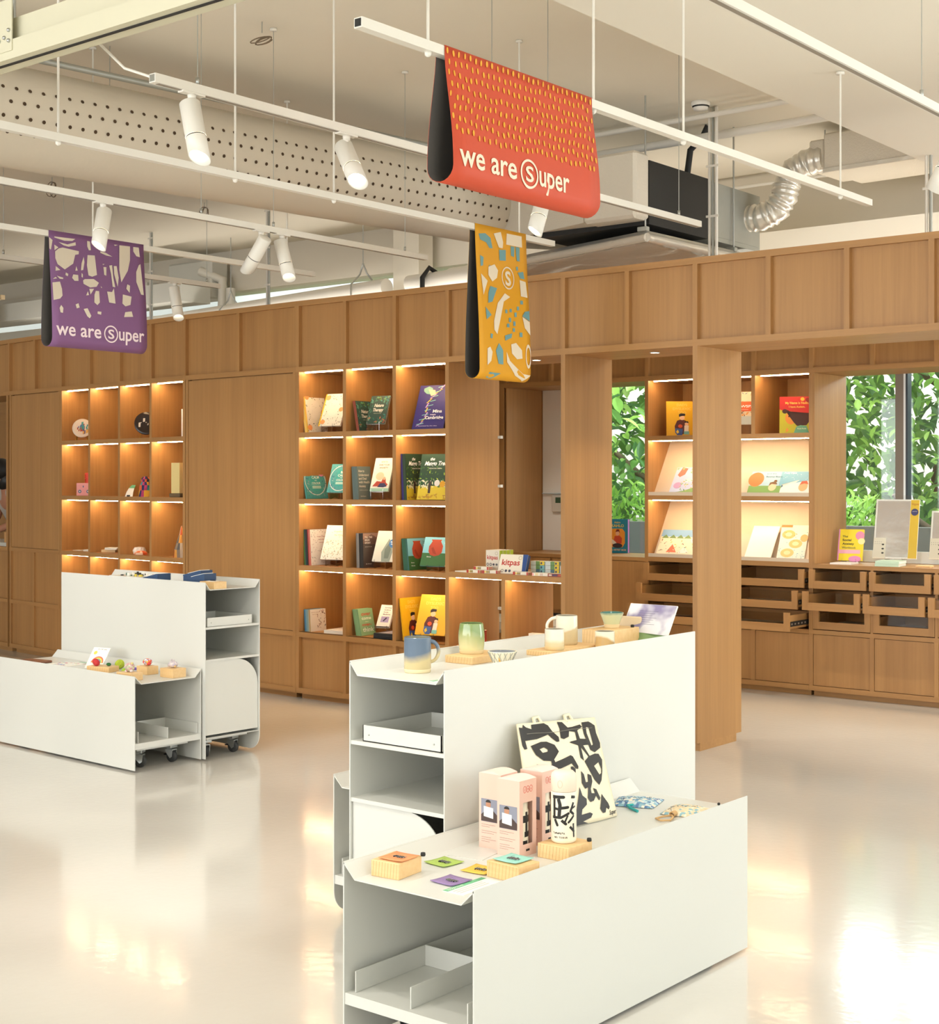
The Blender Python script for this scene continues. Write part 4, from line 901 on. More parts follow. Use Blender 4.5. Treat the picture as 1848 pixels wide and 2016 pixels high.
def low_unit(label, loc, rz, L, w_=0.443, vis='r', rounded='l', dividers=True):
    t = thing('display_unit', label, 'display unit', loc, rz)
    b = MB(); b.prism(round_plate(L, 0.012, 0.493, 0.085, rounded), 0, TH, WHITE, 'y'); b.build('front_panel', t, bevel=0.0012)
    b = MB(); b.prism(round_plate(L, 0.012, 0.4925, 0.085, rounded), w_ - TH, w_, WHITE, 'y'); b.build('rear_panel', t, bevel=0.0012)
    b = MB(); b.prism(tray_profile(w_, 0.4945, 0.04, 0.040), 0.0, L, WHITE, 'x'); b.build('top_tray', t)
    b = MB(); b.box(0.003, L - 0.003, TH, w_ - TH, 0.1445, 0.1485, WHITE); b.box(0.003, 0.006, TH, w_ - TH, 0.118, 0.1445, WHITE); b.box(L - 0.006, L - 0.003, TH, w_ - TH, 0.118, 0.1445, WHITE); b.build('shelf', t)
    b = MB(); b.box(0.05, L - 0.05, 0.05, w_ - 0.05, 0.10, 0.1179, WHITE); b.build('base_frame', t)
    if dividers:
        for s_ in (0, 1):
            d = MB(); X = lambda a: a if s_ == 0 else L - a
            def bx(x0, x1, y0, y1): d.box(min(X(x0), X(x1)), max(X(x0), X(x1)), y0, y1, 0.149, 0.205, WHITE)
            bx(0.02, 0.30, 0.415, 0.418); bx(0.30, 0.303, 0.03, 0.418); bx(0.02, 0.30, 0.222, 0.225); bx(0.02, 0.14, 0.035, 0.038); bx(0.58, 0.583, 0.05, 0.418); bx(0.303, 0.58, 0.415, 0.418)
            d.build('shelf_divider', t)
    for x in (0.13, L - 0.13):
        for y in (0.11, w_ - 0.11): caster(t, x, y, 0.10, random.uniform(-0.8, 0.8))
    return t
def tall_unit(label, loc, rz, L, w_=0.376, round_side='far', rounded='l', ends=('l', 'r')):
    t = thing('display_unit', label, 'display unit', loc, rz)
    b = MB(); b.prism(round_plate(L, 0.012, 0.9515, 0.085, ''), 0, TH, WHITE, 'y'); b.build('front_panel', t, bevel=0.0012)
    b = MB(); b.prism(round_plate(L, 0.012, 0.9515, 0.085, 'lr'), w_ - TH, w_, WHITE, 'y'); b.build('rear_panel', t, bevel=0.0012)
    b = MB(); b.prism(tray_profile(w_, 0.9535, 0.04, 0.032), 0.0, L, WHITE, 'x'); b.build('top_tray', t)
    for z in (0.713, 0.540):
        b = MB(); b.box(0.003, L - 0.003, TH, w_ - TH, z - 0.004, z, WHITE); b.box(0.003, 0.006, TH, w_ - TH, z - 0.012, z - 0.004, WHITE); b.box(L - 0.006, L - 0.003, TH, w_ - TH, z - 0.012, z - 0.004, WHITE); b.build('shelf', t)
    b = MB(); b.box(0.003, L - 0.003, TH, w_ - TH, 0.118, 0.122, WHITE); b.build('bottom_shelf', t)
    b = MB(); b.box(0.05, L - 0.05, 0.05, w_ - 0.05, 0.10, 0.1179, WHITE); b.build('base_frame', t)
    b = MB(); b.box(L / 2 - 0.002, L / 2 + 0.002, TH, w_ - TH, 0.122, 0.709, WHITE); b.build('partition', t)
    for x in (0.012, L - 0.012):        # end doors with one rounded upper corner
        n = 12; rad = 0.15; y0, y1 = TH + 0.002, w_ - TH - 0.002; z0, z1 = 0.135, 0.527
        if round_side == 'far': pl = [(y0, z0), (y1, z0)] + [(y1 - rad + rad * math.cos(R(90) * k / n), z1 - rad + rad * math.sin(R(90) * k / n)) for k in range(n + 1)] + [(y0, z1)]
        else: pl = [(y1, z0), (y1, z1)] + [(y0 + rad - rad * math.sin(R(90) * k / n), z1 - rad + rad * math.cos(R(90) * k / n)) for k in range(n + 1)] + [(y0, z0)]
        b = MB(); b.prism(pl, x - 0.002, x + 0.002, WHITE, 'x'); b.build('end_door', t, bevel=0.001)
    # loose-looking tray insert resting on the middle shelf is fixed by screws
    for s_ in (0, 1):
        x0 = 0.012 if s_ == 0 else L - 0.33; x1 = x0 + 0.318; tr = MB()
        tr.box(x0, x1, 0.022, w_ - 0.045, 0.7135, 0.716, WHITE)
        for (a, b_, c, d_) in ((x0, x1, 0.022, 0.025), (x0, x1, w_ - 0.048, w_ - 0.045), (x0, x0 + 0.003, 0.022, w_ - 0.045), (x1 - 0.003, x1, 0.022, w_ - 0.045)): tr.box(a, b_, c, d_, 0.7135, 0.762, WHITE)
        xe = x0 - 0.0006 if s_ == 0 else x1 + 0.0006
        for y in (0.05, w_ - 0.07): tr.ball((xe, y, 0.735), 0.003, STEEL, 5)
        tr.build('shelf_tray', t)
    for x in (0.13, L - 0.13):
        for y in (0.10, w_ - 0.10): caster(t, x, y, 0.10, random.uniform(-0.8, 0.8))
    return t
low_unit('low white display unit in the foreground holding pink boxes and a tote bag', (-2.243, 2.79, 0), R(90), 1.39, rounded='')
tall_unit('tall white display unit topped with pottery mugs and bowls', (-2.692, 3.214, 0), R(90), 1.41, round_side='near')
low_unit('low white display unit mostly hidden behind the tall pottery unit', (-3.072, 3.60, 0), R(90), 1.30, w_=0.44, rounded='l')
AU = R(-2.5)
low_unit('low white display unit at the left with crochet toys on wooden blocks', (-6.032 - 1.355 * math.cos(AU), 4.736 - 1.355 * math.sin(AU), 0), AU, 1.355, w_=0.425, rounded='l')
tall_unit('tall white display unit at the left topped with navy gift boxes', (-5.992 - 1.355 * math.cos(AU), 5.170 - 1.355 * math.sin(AU), 0), AU, 1.355, w_=0.378, round_side='far')

# ================================================================== GOODS ON THE FRONT UNITS
ZL, ZH2 = 0.4545, 0.9135
def block(x, y, z, rz, a, d, h, label, group='pine display blocks'):
    t = thing('wooden_block', label, 'wooden block', (x, y, z), rz, group)
    b = MB(); b.rbox(0, a, 0, d, 0, h, PINE, 0.0015); b.build('block', t)
    g = MB(); GR = mat('B98A4E', 0.6, key='grain')   # growth rings visible on the end grain
    for q in range(9):
        u = a * (0.06 + 0.105 * q); c = a * 0.05
        g.flat([(u, 0.002), (u + 0.0009, 0.002), (min(a - .001, u + 0.0009 + c * 0.7), h - 0.002), (min(a - .002, u + c * 0.7), h - 0.002)], GR, lambda p, v: (p, -0.0002, v))
    g.build('end_grain', t)
    return t
block(-2.634, 2.842, ZL, R(6), 0.090, 0.105, 0.043, 'pine block under the orange card on the foreground unit')
block(-2.392, 3.028, ZL, R(-4), 0.112, 0.085, 0.043, 'pine block under the turquoise card on the foreground unit')
block(-2.405, 3.272, ZL, R(0), 0.105, 0.115, 0.040, 'pine block carrying the white bottle')
# enamel-pin cards
def card(x, y, z, rz, c, label, a=0.078):
    t = thing('pin_card', label, 'card', (x, y, z), rz, 'coloured pin cards')
    b = MB(); n = 6; vs = [(a * i / n - a / 2, a * j / n - a / 2, 0.0012 + 0.003 * ((i / n - 0.5) ** 2 + (j / n - 0.5) ** 2) * 2) for j in range(n + 1) for i in range(n + 1)]
    fs = [(j * 7 + i, j * 7 + i + 1, (j + 1) * 7 + i + 1, (j + 1) * 7 + i) for j in range(n) for i in range(n)]
    b.add(vs, fs, mat(c, 0.6), True); o = b.build('card', t); s_ = o.modifiers.new('s', 'SOLIDIFY'); s_.thickness = 0.001; s_.offset = 1
    b = MB(); random.seed(hash(c) % 97)
    for q in range(11):
        u = -0.016 + 0.0032 * q; b.box(u, u + 0.0022, -0.007 + random.uniform(-0.003, 0.003), 0.008 + random.uniform(-0.003, 0.003), 0.0034, 0.0052, DARK if q % 2 else STEEL)
    b.box(-0.018, 0.019, -0.0012, 0.0012, 0.0034, 0.005, DARK); b.build('enamel_pin', t)
    b = MB(); b.text('SUPER', mat('5A4A3A', 0.6), XY(0.0036), -0.030, 0.020, 0.006); b.build('print', t)
    return t
card(-2.585, 2.898, ZL + 0.0432, R(4), 'E8925E', 'orange pin card on the nearest pine block')
card(-2.565, 3.060, ZL, R(-6), 'A9C45E', 'green pin card lying behind the nearest pine block')
card(-2.440, 3.062, ZL, R(5), 'EDC04A', 'yellow pin card lying between the two pine blocks')
card(-2.432, 2.930, ZL, R(-3), '8E76A6', 'purple pin card lying in front of the nearest pine block')
card(-2.338, 3.074, ZL + 0.0432, R(-2), '93CDBE', 'turquoise pin card on the pine block at the front panel')
def tag_sign(x, y, z, rz, label, w_=0.16, d_=0.07, words='subjective'):
    t = thing('price_card', label, 'sign', (x, y, z), rz)
    b = MB(); b.box(0, w_, -d_, 0, 0.0, 0.0012, PAPER); b.build('card', t)
    b = MB(); b.flat([(0, -0.018), (w_, -0.018), (w_, 0), (0, 0)], mat('6FB98A', 0.6, key='sign_green'), XY(0.0014)); b.text(words, PAPER, XY(0.0017), 0.008, -0.013, 0.016)
    for q in range(3): b.flat([(0.01, -0.03 - q * 0.011), (w_ * 0.8, -0.03 - q * 0.011), (w_ * 0.8, -0.027 - q * 0.011), (0.01, -0.027 - q * 0.011)], mat('B9B4A8'), XY(0.0014))
    for q in range(14): b.flat([(w_ - 0.03 + 0.0038 * (q % 7), -0.015 + 0.007 * (q // 7)), (w_ - 0.0275 + 0.0038 * (q % 7), -0.015 + 0.007 * (q // 7)), (w_ - 0.0275 + 0.0038 * (q % 7), -0.011 + 0.007 * (q // 7))], DARK, XY(0.0017))
    b.build('print', t); return t
tag_sign(-2.395, 2.850, ZL, R(90), 'white sign with a green band lying at the near corner of the foreground unit')

# pink gift boxes
PINK = mat('E6BFAE', 0.6, key='pink_box'); PINKI = mat('F0D3C6', 0.6, key='pink_box_top')
def pinkbox(x, y, label, rz=0.0):
    a, h = 0.078, 0.212
    t = thing('gift_box', label, 'box', (x, y, ZL), rz, 'pink bottle boxes')
    b = MB()
    b.box(0, a, 0, 0.0008, 0, h, PINK); b.box(0, a, a - 0.0008, a, 0, h, PINK); b.box(0, 0.0008, 0.0008, a - 0.0008, 0, h, PINK)
    # +x face with a tall window that wraps the corner: frame pieces
    X = a - 0.0008
    b.box(X, a, 0.0008, 0.016, 0, h, PINK); b.box(X, a, 0.060, a - 0.0008, 0, h, PINK); b.box(X, a, 0.016, 0.060, 0, 0.034, PINK); b.box(X, a, 0.016, 0.060, 0.150, h, PINK)
    b.box(0.0008, X, 0.0008, a - 0.0008, 0, 0.001, PINK)
    n = 8
    vs = [(a * i / n, a * j, h + 0.007 * math.sin(math.pi * i / n)) for j in (0, 1) for i in range(n + 1)]
    b.add(vs, [(i, i + 1, n + 2 + i, n + 1 + i) for i in range(n)], PINKI, True)
    b.add([(a * i / n, 0, h + 0.007 * math.sin(math.pi * i / n)) for i in range(n + 1)], [tuple(range(n + 1))], PINKI)
    b.build('carton', t)
    b = MB(); F = lambda u, v: (u, -0.0004, v)
    b.flat([(0.008, 0.075), (0.070, 0.075), (0.070, 0.140), (0.008, 0.140)], mat('8A8D9C', 0.5), F)
    b.flat([(0.008, 0.076), (0.070, 0.076), (0.070, 0.094), (0.052, 0.108), (0.026, 0.108), (0.008, 0.094)], mat('4A3A36', 0.6), lambda u, v: (u, -0.0006, v))
    b.flat([(0.034 + 0.009 * math.cos(k * 0.52), 0.124 + 0.011 * math.sin(k * 0.52)) for k in range(12)], mat('B98568', 0.6), lambda u, v: (u, -0.0008, v))
    b.flat([(0.034 + 0.0095 * math.cos(k * 0.35), 0.130 + 0.008 * math.sin(k * 0.35)) for k in range(10)], mat('2E2724', 0.6), lambda u, v: (u, -0.0009, v))
    b.flat([(0.018, 0.090), (0.052, 0.086), (0.052, 0.116), (0.018, 0.119)], mat('E9E9E6', 0.5), lambda u, v: (u, -0.0011, v))
    for q in range(9):
        wq = [0.05, 0.03, 0.0, 0.055, 0.045, 0.0, 0.035, 0.052, 0.03][q]
        if wq: b.flat([(0.009, 0.066 - q * 0.006), (0.009 + wq, 0.066 - q * 0.006), (0.009 + wq, 0.0674 - q * 0.006), (0.009, 0.0674 - q * 0.006)], mat('B08E82', 0.6), F)
    b.build('printed_photo', t)
    b = MB(); G = lambda u, v: (a + 0.0004, u, v)
    for q in range(3):
        vs, fs = ring(0.024 + q * 0.0145, 0.186, 0.0062, 0.0075, 18, 1.3); b.add([G(*p) for p in vs], fs, mat('E06A5E', 0.6)); b.text('UMA'[q], mat('E06A5E', 0.6), G, 0.0205 + q * 0.0145, 0.182, 0.010)
    b.box(a + 0.0002, a + 0.0006, 0.030, 0.046, 0.014, 0.020, DARK); b.build('logo', t)
    b = MB(); M = Matrix.Translation((0.040, 0.040, 0.006))
    b.lathe([(0, 0), (0.030, 0), (0.031, 0.01), (0.031, 0.118), (0.029, 0.121), (0.029, 0.150), (0.024, 0.156), (0, 0.157)], mat('EFE4CC', 0.45), 20, M=M)
    for z0, z1, a0, a1 in ((0.085, 0.105, -0.7, 0.5), (0.045, 0.06, -0.2, 0.7), (0.045, 0.115, -0.1, 0.2), (0.02, 0.035, -0.6, 0.2)):
        for k in range(4):
            q0 = a0 + (a1 - a0) * k / 4; q1 = a0 + (a1 - a0) * (k + 1) / 4
            b.add([(0.0313 * math.cos(q0), 0.0313 * math.sin(q0), z0), (0.0313 * math.cos(q1), 0.0313 * math.sin(q1), z0), (0.0313 * math.cos(q1), 0.0313 * math.sin(q1), z1), (0.0313 * math.cos(q0), 0.0313 * math.sin(q0), z1)], [(0, 1, 2, 3)], DARK, M=M)
    b.build('boxed_bottle', t)
    return t
pinkbox(-2.604, 3.262, 'pink gift box with a photo, rear left of the three')
pinkbox(-2.512, 3.228, 'pink gift box with a photo, front one of the three')
pinkbox(-2.540, 3.372, 'pink gift box half hidden behind the white bottle')
# bottle with brush lettering
BC = mat('F0E6D0', 0.4, key='bottle_cream'); INK = mat('1E1C1A', 0.5, key='ink')
t = thing('bottle', 'cream insulated bottle with bold black brush lettering', 'bottle', (-2.357, 3.330, ZL + 0.0402))
rB = 0.0355; b = MB(); b.lathe([(0, 0), (0.030, 0), (0.0345, 0.004), (rB, 0.010), (rB, 0.140), (0.0350, 0.142)], BC, 40); b.build('body', t)
b = MB(); b.lathe([(0.0345, 0.1425), (rB, 0.144), (rB, 0.180), (0.0335, 0.190), (0.026, 0.197), (0, 0.199)], mat('EFD9C4', 0.45, key='bottle_cap'), 40)
vb = []
b.build('cap', t)
def CY(u, v, r=rB + 0.0004): 
    a = R(-52) + u / rB
    return (r * math.cos(a), r * math.sin(a), v)
b = MB()
def stroke(b, pts, wd, m, P):
    for i in range(len(pts) - 1):
        (x0, y0), (x1, y1) = pts[i], pts[i + 1]; k = max(1, int(math.hypot(x1 - x0, y1 - y0) / 0.004))
        dx, dy = x1 - x0, y1 - y0; l = math.hypot(dx, dy) or 1; nx, ny = -dy / l * wd / 2, dx / l * wd / 2
        for j in range(k):
            a, c = j / k, (j + 1) / k
            q = [(x0 + dx * a + nx, y0 + dy * a + ny), (x0 + dx * a - nx, y0 + dy * a - ny), (x0 + dx * c - nx, y0 + dy * c - ny), (x0 + dx * c + nx, y0 + dy * c + ny)]
            b.add([P(*p) for p in q], [(0, 1, 2, 3)], m)
        b.flat([(x1 + wd / 2 * math.cos(q * 0.8), y1 + wd / 2 * math.sin(q * 0.8)) for q in range(8)], m, P)
for pts, wd in (([(-0.036, 0.129), (-0.002, 0.130)], 0.009), ([(-0.030, 0.126), (-0.030, 0.072)], 0.008), ([(-0.017, 0.125), (-0.012, 0.108), (-0.015, 0.074)], 0.010), ([(-0.012, 0.099), (0.010, 0.102)], 0.008),
                ([(-0.032, 0.098), (-0.018, 0.096)], 0.007), ([(-0.036, 0.073), (-0.010, 0.073), (0.012, 0.085)], 0.007), ([(-0.028, 0.068), (-0.020, 0.052)], 0.008), ([(-0.008, 0.066), (0.004, 0.056)], 0.008),
                ([(0.020, 0.130), (0.032, 0.128)], 0.008), ([(0.028, 0.114), (0.018, 0.090), (0.028, 0.082)], 0.007), ([(0.022, 0.098), (0.034, 0.102)], 0.005), ([(0.010, 0.080), (0.002, 0.062)], 0.005), ([(0.030, 0.078), (0.012, 0.060)], 0.006), ([(0.016, 0.048), (0.030, 0.034)], 0.007), ([(0.028, 0.056), (0.030, 0.020)], 0.006)):
    stroke(b, pts, wd, INK, CY)
b.build('lettering', t)
b = MB()
for q in range(8): b.text('THBMXEPR'[q], INK, CY, -0.034 + q * 0.0045, 0.028 - 0.001 * (q % 2), 0.0065, 0.03); b.text('NEITSBUR'[q], INK, CY, -0.030 + q * 0.0050, 0.016, 0.0065, 0.03)
b.build('small_print', t)
b = MB(); vs, fs = ring(-0.012, 0.165, 0.0062, 0.0072, 22, 1.5); b.add([CY(p[0], p[1], rB + 0.001) for p in vs], fs, mat('D9BEA8', 0.5)); b.build('button', t)

# canvas tote bag
BG = dict(tl=(-2.668, 3.528, .763), tr=(-2.668, 3.943, .731), br=(-2.50, 3.82, .458), bl=(-2.53, 3.42, .458))
def BP(u, v, lift=0.0):
    p = [(1 - v) * ((1 - u) * BG['bl'][i] + u * BG['br'][i]) + v * ((1 - u) * BG['tl'][i] + u * BG['tr'][i]) for i in range(3)]
    uu, vv = min(max(u, 0), 1), min(max(v, 0), 1)
    bul = 0.018 * math.sin(math.pi * uu) * math.sin(math.pi * vv) + 0.004 * math.sin(uu * 9 + vv * 6) * math.sin(math.pi * uu) * (1 - vv)
    return (p[0] + bul + lift - BG['bl'][0], p[1] - BG['bl'][1], p[2] - BG['bl'][2])
CAN = mat('EDE3C6', 0.85, key='canvas', bump=(300, 0.15))
t = thing('tote_bag', 'cream canvas tote bag with bold black brush shapes leaning on the tall unit', 'bag', BG['bl'])
n = 22; b = MB(); vs = [BP(i / n, j / n) for j in range(n + 1) for i in range(n + 1)]
b.add(vs, [(j * (n + 1) + i, j * (n + 1) + i + 1, (j + 1) * (n + 1) + i + 1, (j + 1) * (n + 1) + i) for j in range(n) for i in range(n)], CAN, True)
o = b.build('cloth', t); s_ = o.modifiers.new('s', 'SOLIDIFY'); s_.thickness = 0.006; s_.offset = -1
def gridpoly(poly, holes, P, b, m, d=0.035):
    """drape a 2D polygon (with holes) over a curved surface by triangulating and refining"""
    bm = bmesh.new()
    def loop(pl):
        vv = [bm.verts.new((p[0], p[1], 0)) for p in densify(pl, d)]
        return [bm.edges.new((vv[i], vv[(i + 1) % len(vv)])) for i in range(len(vv))]
    ed = loop(poly)
    for h in holes: ed += loop(h)
    bmesh.ops.triangle_fill(bm, use_beauty=True, use_dissolve=False, edges=ed)
    for _ in range(3):
        long_ = [e for e in bm.edges if e.calc_length() > d * 1.3]
        if not long_: break
        bmesh.ops.subdivide_edges(bm, edges=long_, cuts=1); bmesh.ops.triangulate(bm, faces=bm.faces[:])
    bm.verts.index_update()
    b.add([P(v.co.x, v.co.y) for v in bm.verts], [tuple(v.index for v in f.verts) for f in bm.faces], m); bm.free()
b = MB(); PB = lambda u, v: BP(u, v, 0.0022)
hol = {2: [BAGW[0]], 3: [BAGW[1]], 6: [BAGW[2]]}
for i, pl in enumerate(BAGB): gridpoly([(min(max(a, 0.003), 0.997), min(max(c, 0.004), 0.995)) for a, c in pl], hol.get(i, []), PB, b, INK)
b.build('brush_print', t)
b = MB(); b.tube([BP(k / 12, 0.90 + 0.004 * math.sin(k), 0.003) for k in range(1, 12)], 0.0008, mat('8C887C', 0.7), 5); b.build('hem_stitch', t)
b = MB()
for u in (0.22, 0.62):
    b.tube([Vector(BP(u, 0.97, -0.005)), Vector(BP(u + 0.02, 1.03, -0.012)), Vector(BP(u + 0.08, 1.04, -0.014)), Vector(BP(u + 0.10, 0.97, -0.008))], 0.006, CAN, 8)
b.build('handle', t)
b = MB(); b.text('Super', INK, PB, 0.90, 0.03, 0.06, 0.02, shear=0.3, width=0.09); b.build('small_logo', t)

# patterned pouches
def pouch(x, y, rz, w_, d_, label, base, cols, cord, corners=None):
    t = thing('pouch', label, 'pouch', (x, y, ZL), rz)
    n = 14; b = MB(); f = lambda i, j: (w_ * (i / n - 0.5) * (1 - 0.12 * (1 - j / n)), d_ * (j / n - 0.5), 0.002 + 0.015 * (math.sin(math.pi * i / n) * math.sin(math.pi * j / n)) ** 0.5 + 0.001 * math.sin(i * 2 + j * 3))
    vs = [f(i, j) for j in range(n + 1) for i in range(n + 1)]; q = [(j * (n + 1) + i, j * (n + 1) + i + 1, (j + 1) * (n + 1) + i + 1, (j + 1) * (n + 1) + i) for j in range(n) for i in range(n)]
    ms = [mat(base, 0.8, key='p' + base)] + [mat(c, 0.8, key='p' + c) for c in cols]
    random.seed(11)
    for ff in q: b.add([vs[a] for a in ff], [(0, 1, 2, 3)], random.choice(ms) , True)
    b.add([(p[0], p[1], 0.0012) for p in vs], [a[::-1] for a in q], ms[0]); b.build('cloth', t)
    b = MB()
    for k in range(9):
        a0 = random.uniform(0.1, 0.75); c0 = random.uniform(0.1, 0.8); pts = [(a0 + 0.02 * j, c0 + 0.05 * math.sin(j + k)) for j in range(5)]
        b.tube([tuple(v + (0.0016 if i == 2 else 0) for i, v in enumerate(f(p[0] * n, p[1] * n))) for p in pts], 0.0006, mat('33445A', 0.7), 4)
    b.build('print_lines', t)
    b = MB(); pts = cord[0]; b.tube(pts, cord[2], mat(cord[1], 0.6), 8)
    for k in range(cord[3]): 
        vs_ = [(pts[-1][0] + 0, pts[-1][1] + 0.005 * k, 0)]; b.tube([(pts[-1][0] + 0.009 * math.cos(q), pts[-1][1] + 0.0045 * k + 0.002, 0.010 + 0.007 * math.sin(q)) for q in [i * 0.7 for i in range(10)]], 0.0022, mat(cord[1], 0.6), 6)
    b.build('cord', t); return t
pouch(-2.555, 4.020, R(20), 0.150, 0.140, 'blue patterned drawstring pouch with a teal cord', 'BCD3DA', ['6F9DB8', 'E8DCC8', '8FB6C4', '5F7FA8', 'F0E6D6'], ([(0.03, -0.13, 0.004), (0.0, -0.10, 0.006), (-0.015, -0.075, 0.008), (0.0, -0.06, 0.008)], '2FA3A0', 0.0045, 0))
pouch(-2.375, 4.010, R(8), 0.115, 0.150, 'beige and blue pouch with a tan rope loop by the front panel', 'E6D2AE', ['DCC7A2', 'E6D2AE', '8DB7C2', 'EFE2CC', 'E6D2AE'], ([(-0.0, -0.085, 0.006), (-0.022, -0.115, 0.005), (-0.030, -0.150, 0.005), (-0.005, -0.168, 0.005), (0.018, -0.150, 0.005), (0.012, -0.115, 0.006), (0.0, -0.095, 0.007)], 'D0A974', 0.0032, 5))
for x, y, lab in ((-2.335, 4.160, 'small black stud at the far end of the foreground tray'), ):
    b = MB(); b.ball((0, 0, 0.004), 0.005, DARK, 6); tag(b.build('magnet', None, (x, y, ZL)), lab, 'magnet', 'small black magnets')
for x, y, z, lab in ((-2.550, 2.955, ZL + 0.043, 'small black magnet on the nearest pine block'), (-2.302, 3.375, ZL + 0.040, 'small black magnet beside the white bottle')):
    b = MB(); b.lathe([(0, 0), (0.006, 0), (0.007, 0.004), (0.006, 0.009), (0, 0.010)], DARK, 14); tag(b.build('magnet', None, (x, y, z)), lab, 'magnet', 'small black magnets')
t = thing('loose_sheet', 'white card sheet lying behind the green and yellow cards', 'paper', (-2.56, 3.17, ZL), R(10))
b = MB(); b.box(-0.055, 0.055, -0.035, 0.09, 0.0, 0.0015, WHITE); b.build('sheet', t)

# pottery on the tall unit
def glaze(key, lo, hi, zsplit, soft=0.01, slant=0.0, extra=None):
    """two-tone dipped glaze: colour changes at a height of the pot itself"""
    if key in MC: return MC[key]
    m = bpy.data.materials.new('mat_' + key); m.use_nodes = True; n = m.node_tree; b = n.nodes['Principled BSDF']; L = n.links.new
    tc = n.nodes.new('ShaderNodeTexCoord'); sp = n.nodes.new('ShaderNodeSeparateXYZ'); L(tc.outputs['Object'], sp.inputs[0])
    nz = n.nodes.new('ShaderNodeTexNoise'); nz.inputs['Scale'].default_value = 28; nz.inputs['Detail'].default_value = 3; L(tc.outputs['Object'], nz.inputs[0])
    a = n.nodes.new('ShaderNodeMath'); a.operation = 'MULTIPLY_ADD'; a.inputs[1].default_value = slant; L(sp.outputs['Y'], a.inputs[0]); L(sp.outputs['Z'], a.inputs[2])
    c = n.nodes.new('ShaderNodeMath'); c.operation = 'MULTIPLY_ADD'; c.inputs[1].default_value = 0.012; L(nz.outputs[0], c.inputs[0]); L(a.outputs[0], c.inputs[2])
    mr = n.nodes.new('ShaderNodeMapRange'); mr.inputs['From Min'].default_value = zsplit - soft + 0.006; mr.inputs['From Max'].default_value = zsplit + soft + 0.006; L(c.outputs[0], mr.inputs[0])
    mx = n.nodes.new('ShaderNodeMix'); mx.data_type = 'RGBA'; mx.inputs[6].default_value = (*lin(lo), 1); mx.inputs[7].default_value = (*lin(hi), 1); L(mr.outputs[0], mx.inputs[0]); L(mx.outputs[2], b.inputs['Base Color'])
    b.inputs['Roughness'].default_value = 0.16; b.inputs['Coat Weight'].default_value = 0.4; MC[key] = m; return m
def mug(x, y, z, r, h, g, foot, label, handle=None, rim=None, taper=1.0, inner='8A8A7A', name='mug', cat='mug', fz=0.012, bulge=0.0):
    t = thing(name, label, cat, (x, y, z), 0, 'handmade pottery cups and bowls')
    rt = r * taper; pr = [(0, 0.001), (r * 0.93, 0), (r * 0.97, 0.003), (r, fz)]
    for k in range(1, 9): q = k / 8; pr.append((r + (rt - r) * q + bulge * math.sin(math.pi * q), fz + (h - fz - 0.002) * q))
    FM = mat(foot, 0.6, key='foot' + foot); ms = [FM] * 3 + [g] * 8
    b = MB(); b.lathe(pr, g, 40, mats=ms); b.lathe([pr[-1], (rt - 0.0015, h), (rt - 0.0038, h - 0.001)], rim or g, 40); b.build('body', t)
    b = MB(); b.lathe([(rt - 0.0038, h - 0.001), (r - 0.0045 + bulge * 0.7, h * 0.5), (r - 0.006, 0.008), (0, 0.007)], mat(inner, 0.2, key='in' + inner), 40); b.build('inside', t)
    if handle:
        a, z0, z1, out = handle; d = Vector((math.cos(a), math.sin(a), 0)); b = MB(); pts = []
        for k in range(13):
            q = k / 12; s_ = math.sin(math.pi * q) ** 0.6
            pts.append(tuple(d * (r + (rt - r) * 0.5 + bulge * 0.6 - 0.002 + out * s_) + Vector((0, 0, z1 + (z0 - z1) * q + 0.004 * s_ * (1 - 2 * q)))))
        b.tube(pts, [0.0062 - 0.0012 * (k / 12) for k in range(13)], g, 10); b.build('handle', t)
    return t
G1 = glaze('glz_blue', 'C4B283', '5F7084', 0.052, 0.012, -0.25); G2 = glaze('glz_green', 'D8D09C', '7E9258', 0.030, 0.03, 0.6)
G3 = glaze('glz_cream', 'C9B48A', 'E6DAC6', 0.058, 0.003, -0.35); G4 = glaze('glz_sand', 'D9C49A', 'EADFCC', 0.030, 0.006); G5 = glaze('glz_teal', 'C9CBA0', '4E7F78', 0.052, 0.006); G6 = glaze('glz_dune', 'C4A06A', 'EADFC6', 0.035, 0.004, 0.5)
mug(-2.932, 3.372, ZH2, 0.0415, 0.108, G1, 'E2D2A8', 'blue-grey handled mug with sand base, nearest on the tall unit', (R(52), 0.030, 0.095, 0.026))
block(-3.022, 3.610, ZH2, R(0), 0.113, 0.19, 0.024, 'thin pine board under the green mug')
mug(-2.985, 3.700, ZH2 + 0.0242, 0.040, 0.098, G2, 'D9C79A', 'green glazed faceted cup standing on a thin pine board', None, taper=0.95, inner='6E7F52', bulge=0.004)
bw_ = mug(-2.820, 3.650, ZH2, 0.030, 0.048, mat('EFE6CC', 0.2, key='bowl_cream'), 'EFE6CC', 'small cream bowl with crossed grey lines and a yellow patch', taper=1.52, inner='7A7F86', name='bowl', cat='bowl')
b = MB()
for k in range(14):
    a = k * 0.449
    for sgn in (1, -1): b.tube([((0.031 + 0.0155 * q) * math.cos(a + sgn * 0.22 * q * 1.6), (0.031 + 0.0155 * q) * math.sin(a + sgn * 0.22 * q * 1.6), 0.013 + 0.033 * q) for q in (0, .25, .5, .75, 1)], 0.0006, mat('8A8F8C', 0.5), 4)
b.add([(0.0345 * math.cos(a), 0.0345 * math.sin(a), 0.014) for a in (-1.2, -1.0)] + [(0.042 * math.cos(-1.22), 0.042 * math.sin(-1.22), 0.034)], [(0, 1, 2)], mat('E0AA3A', 0.4)); b.build('painted_lines', bw_)
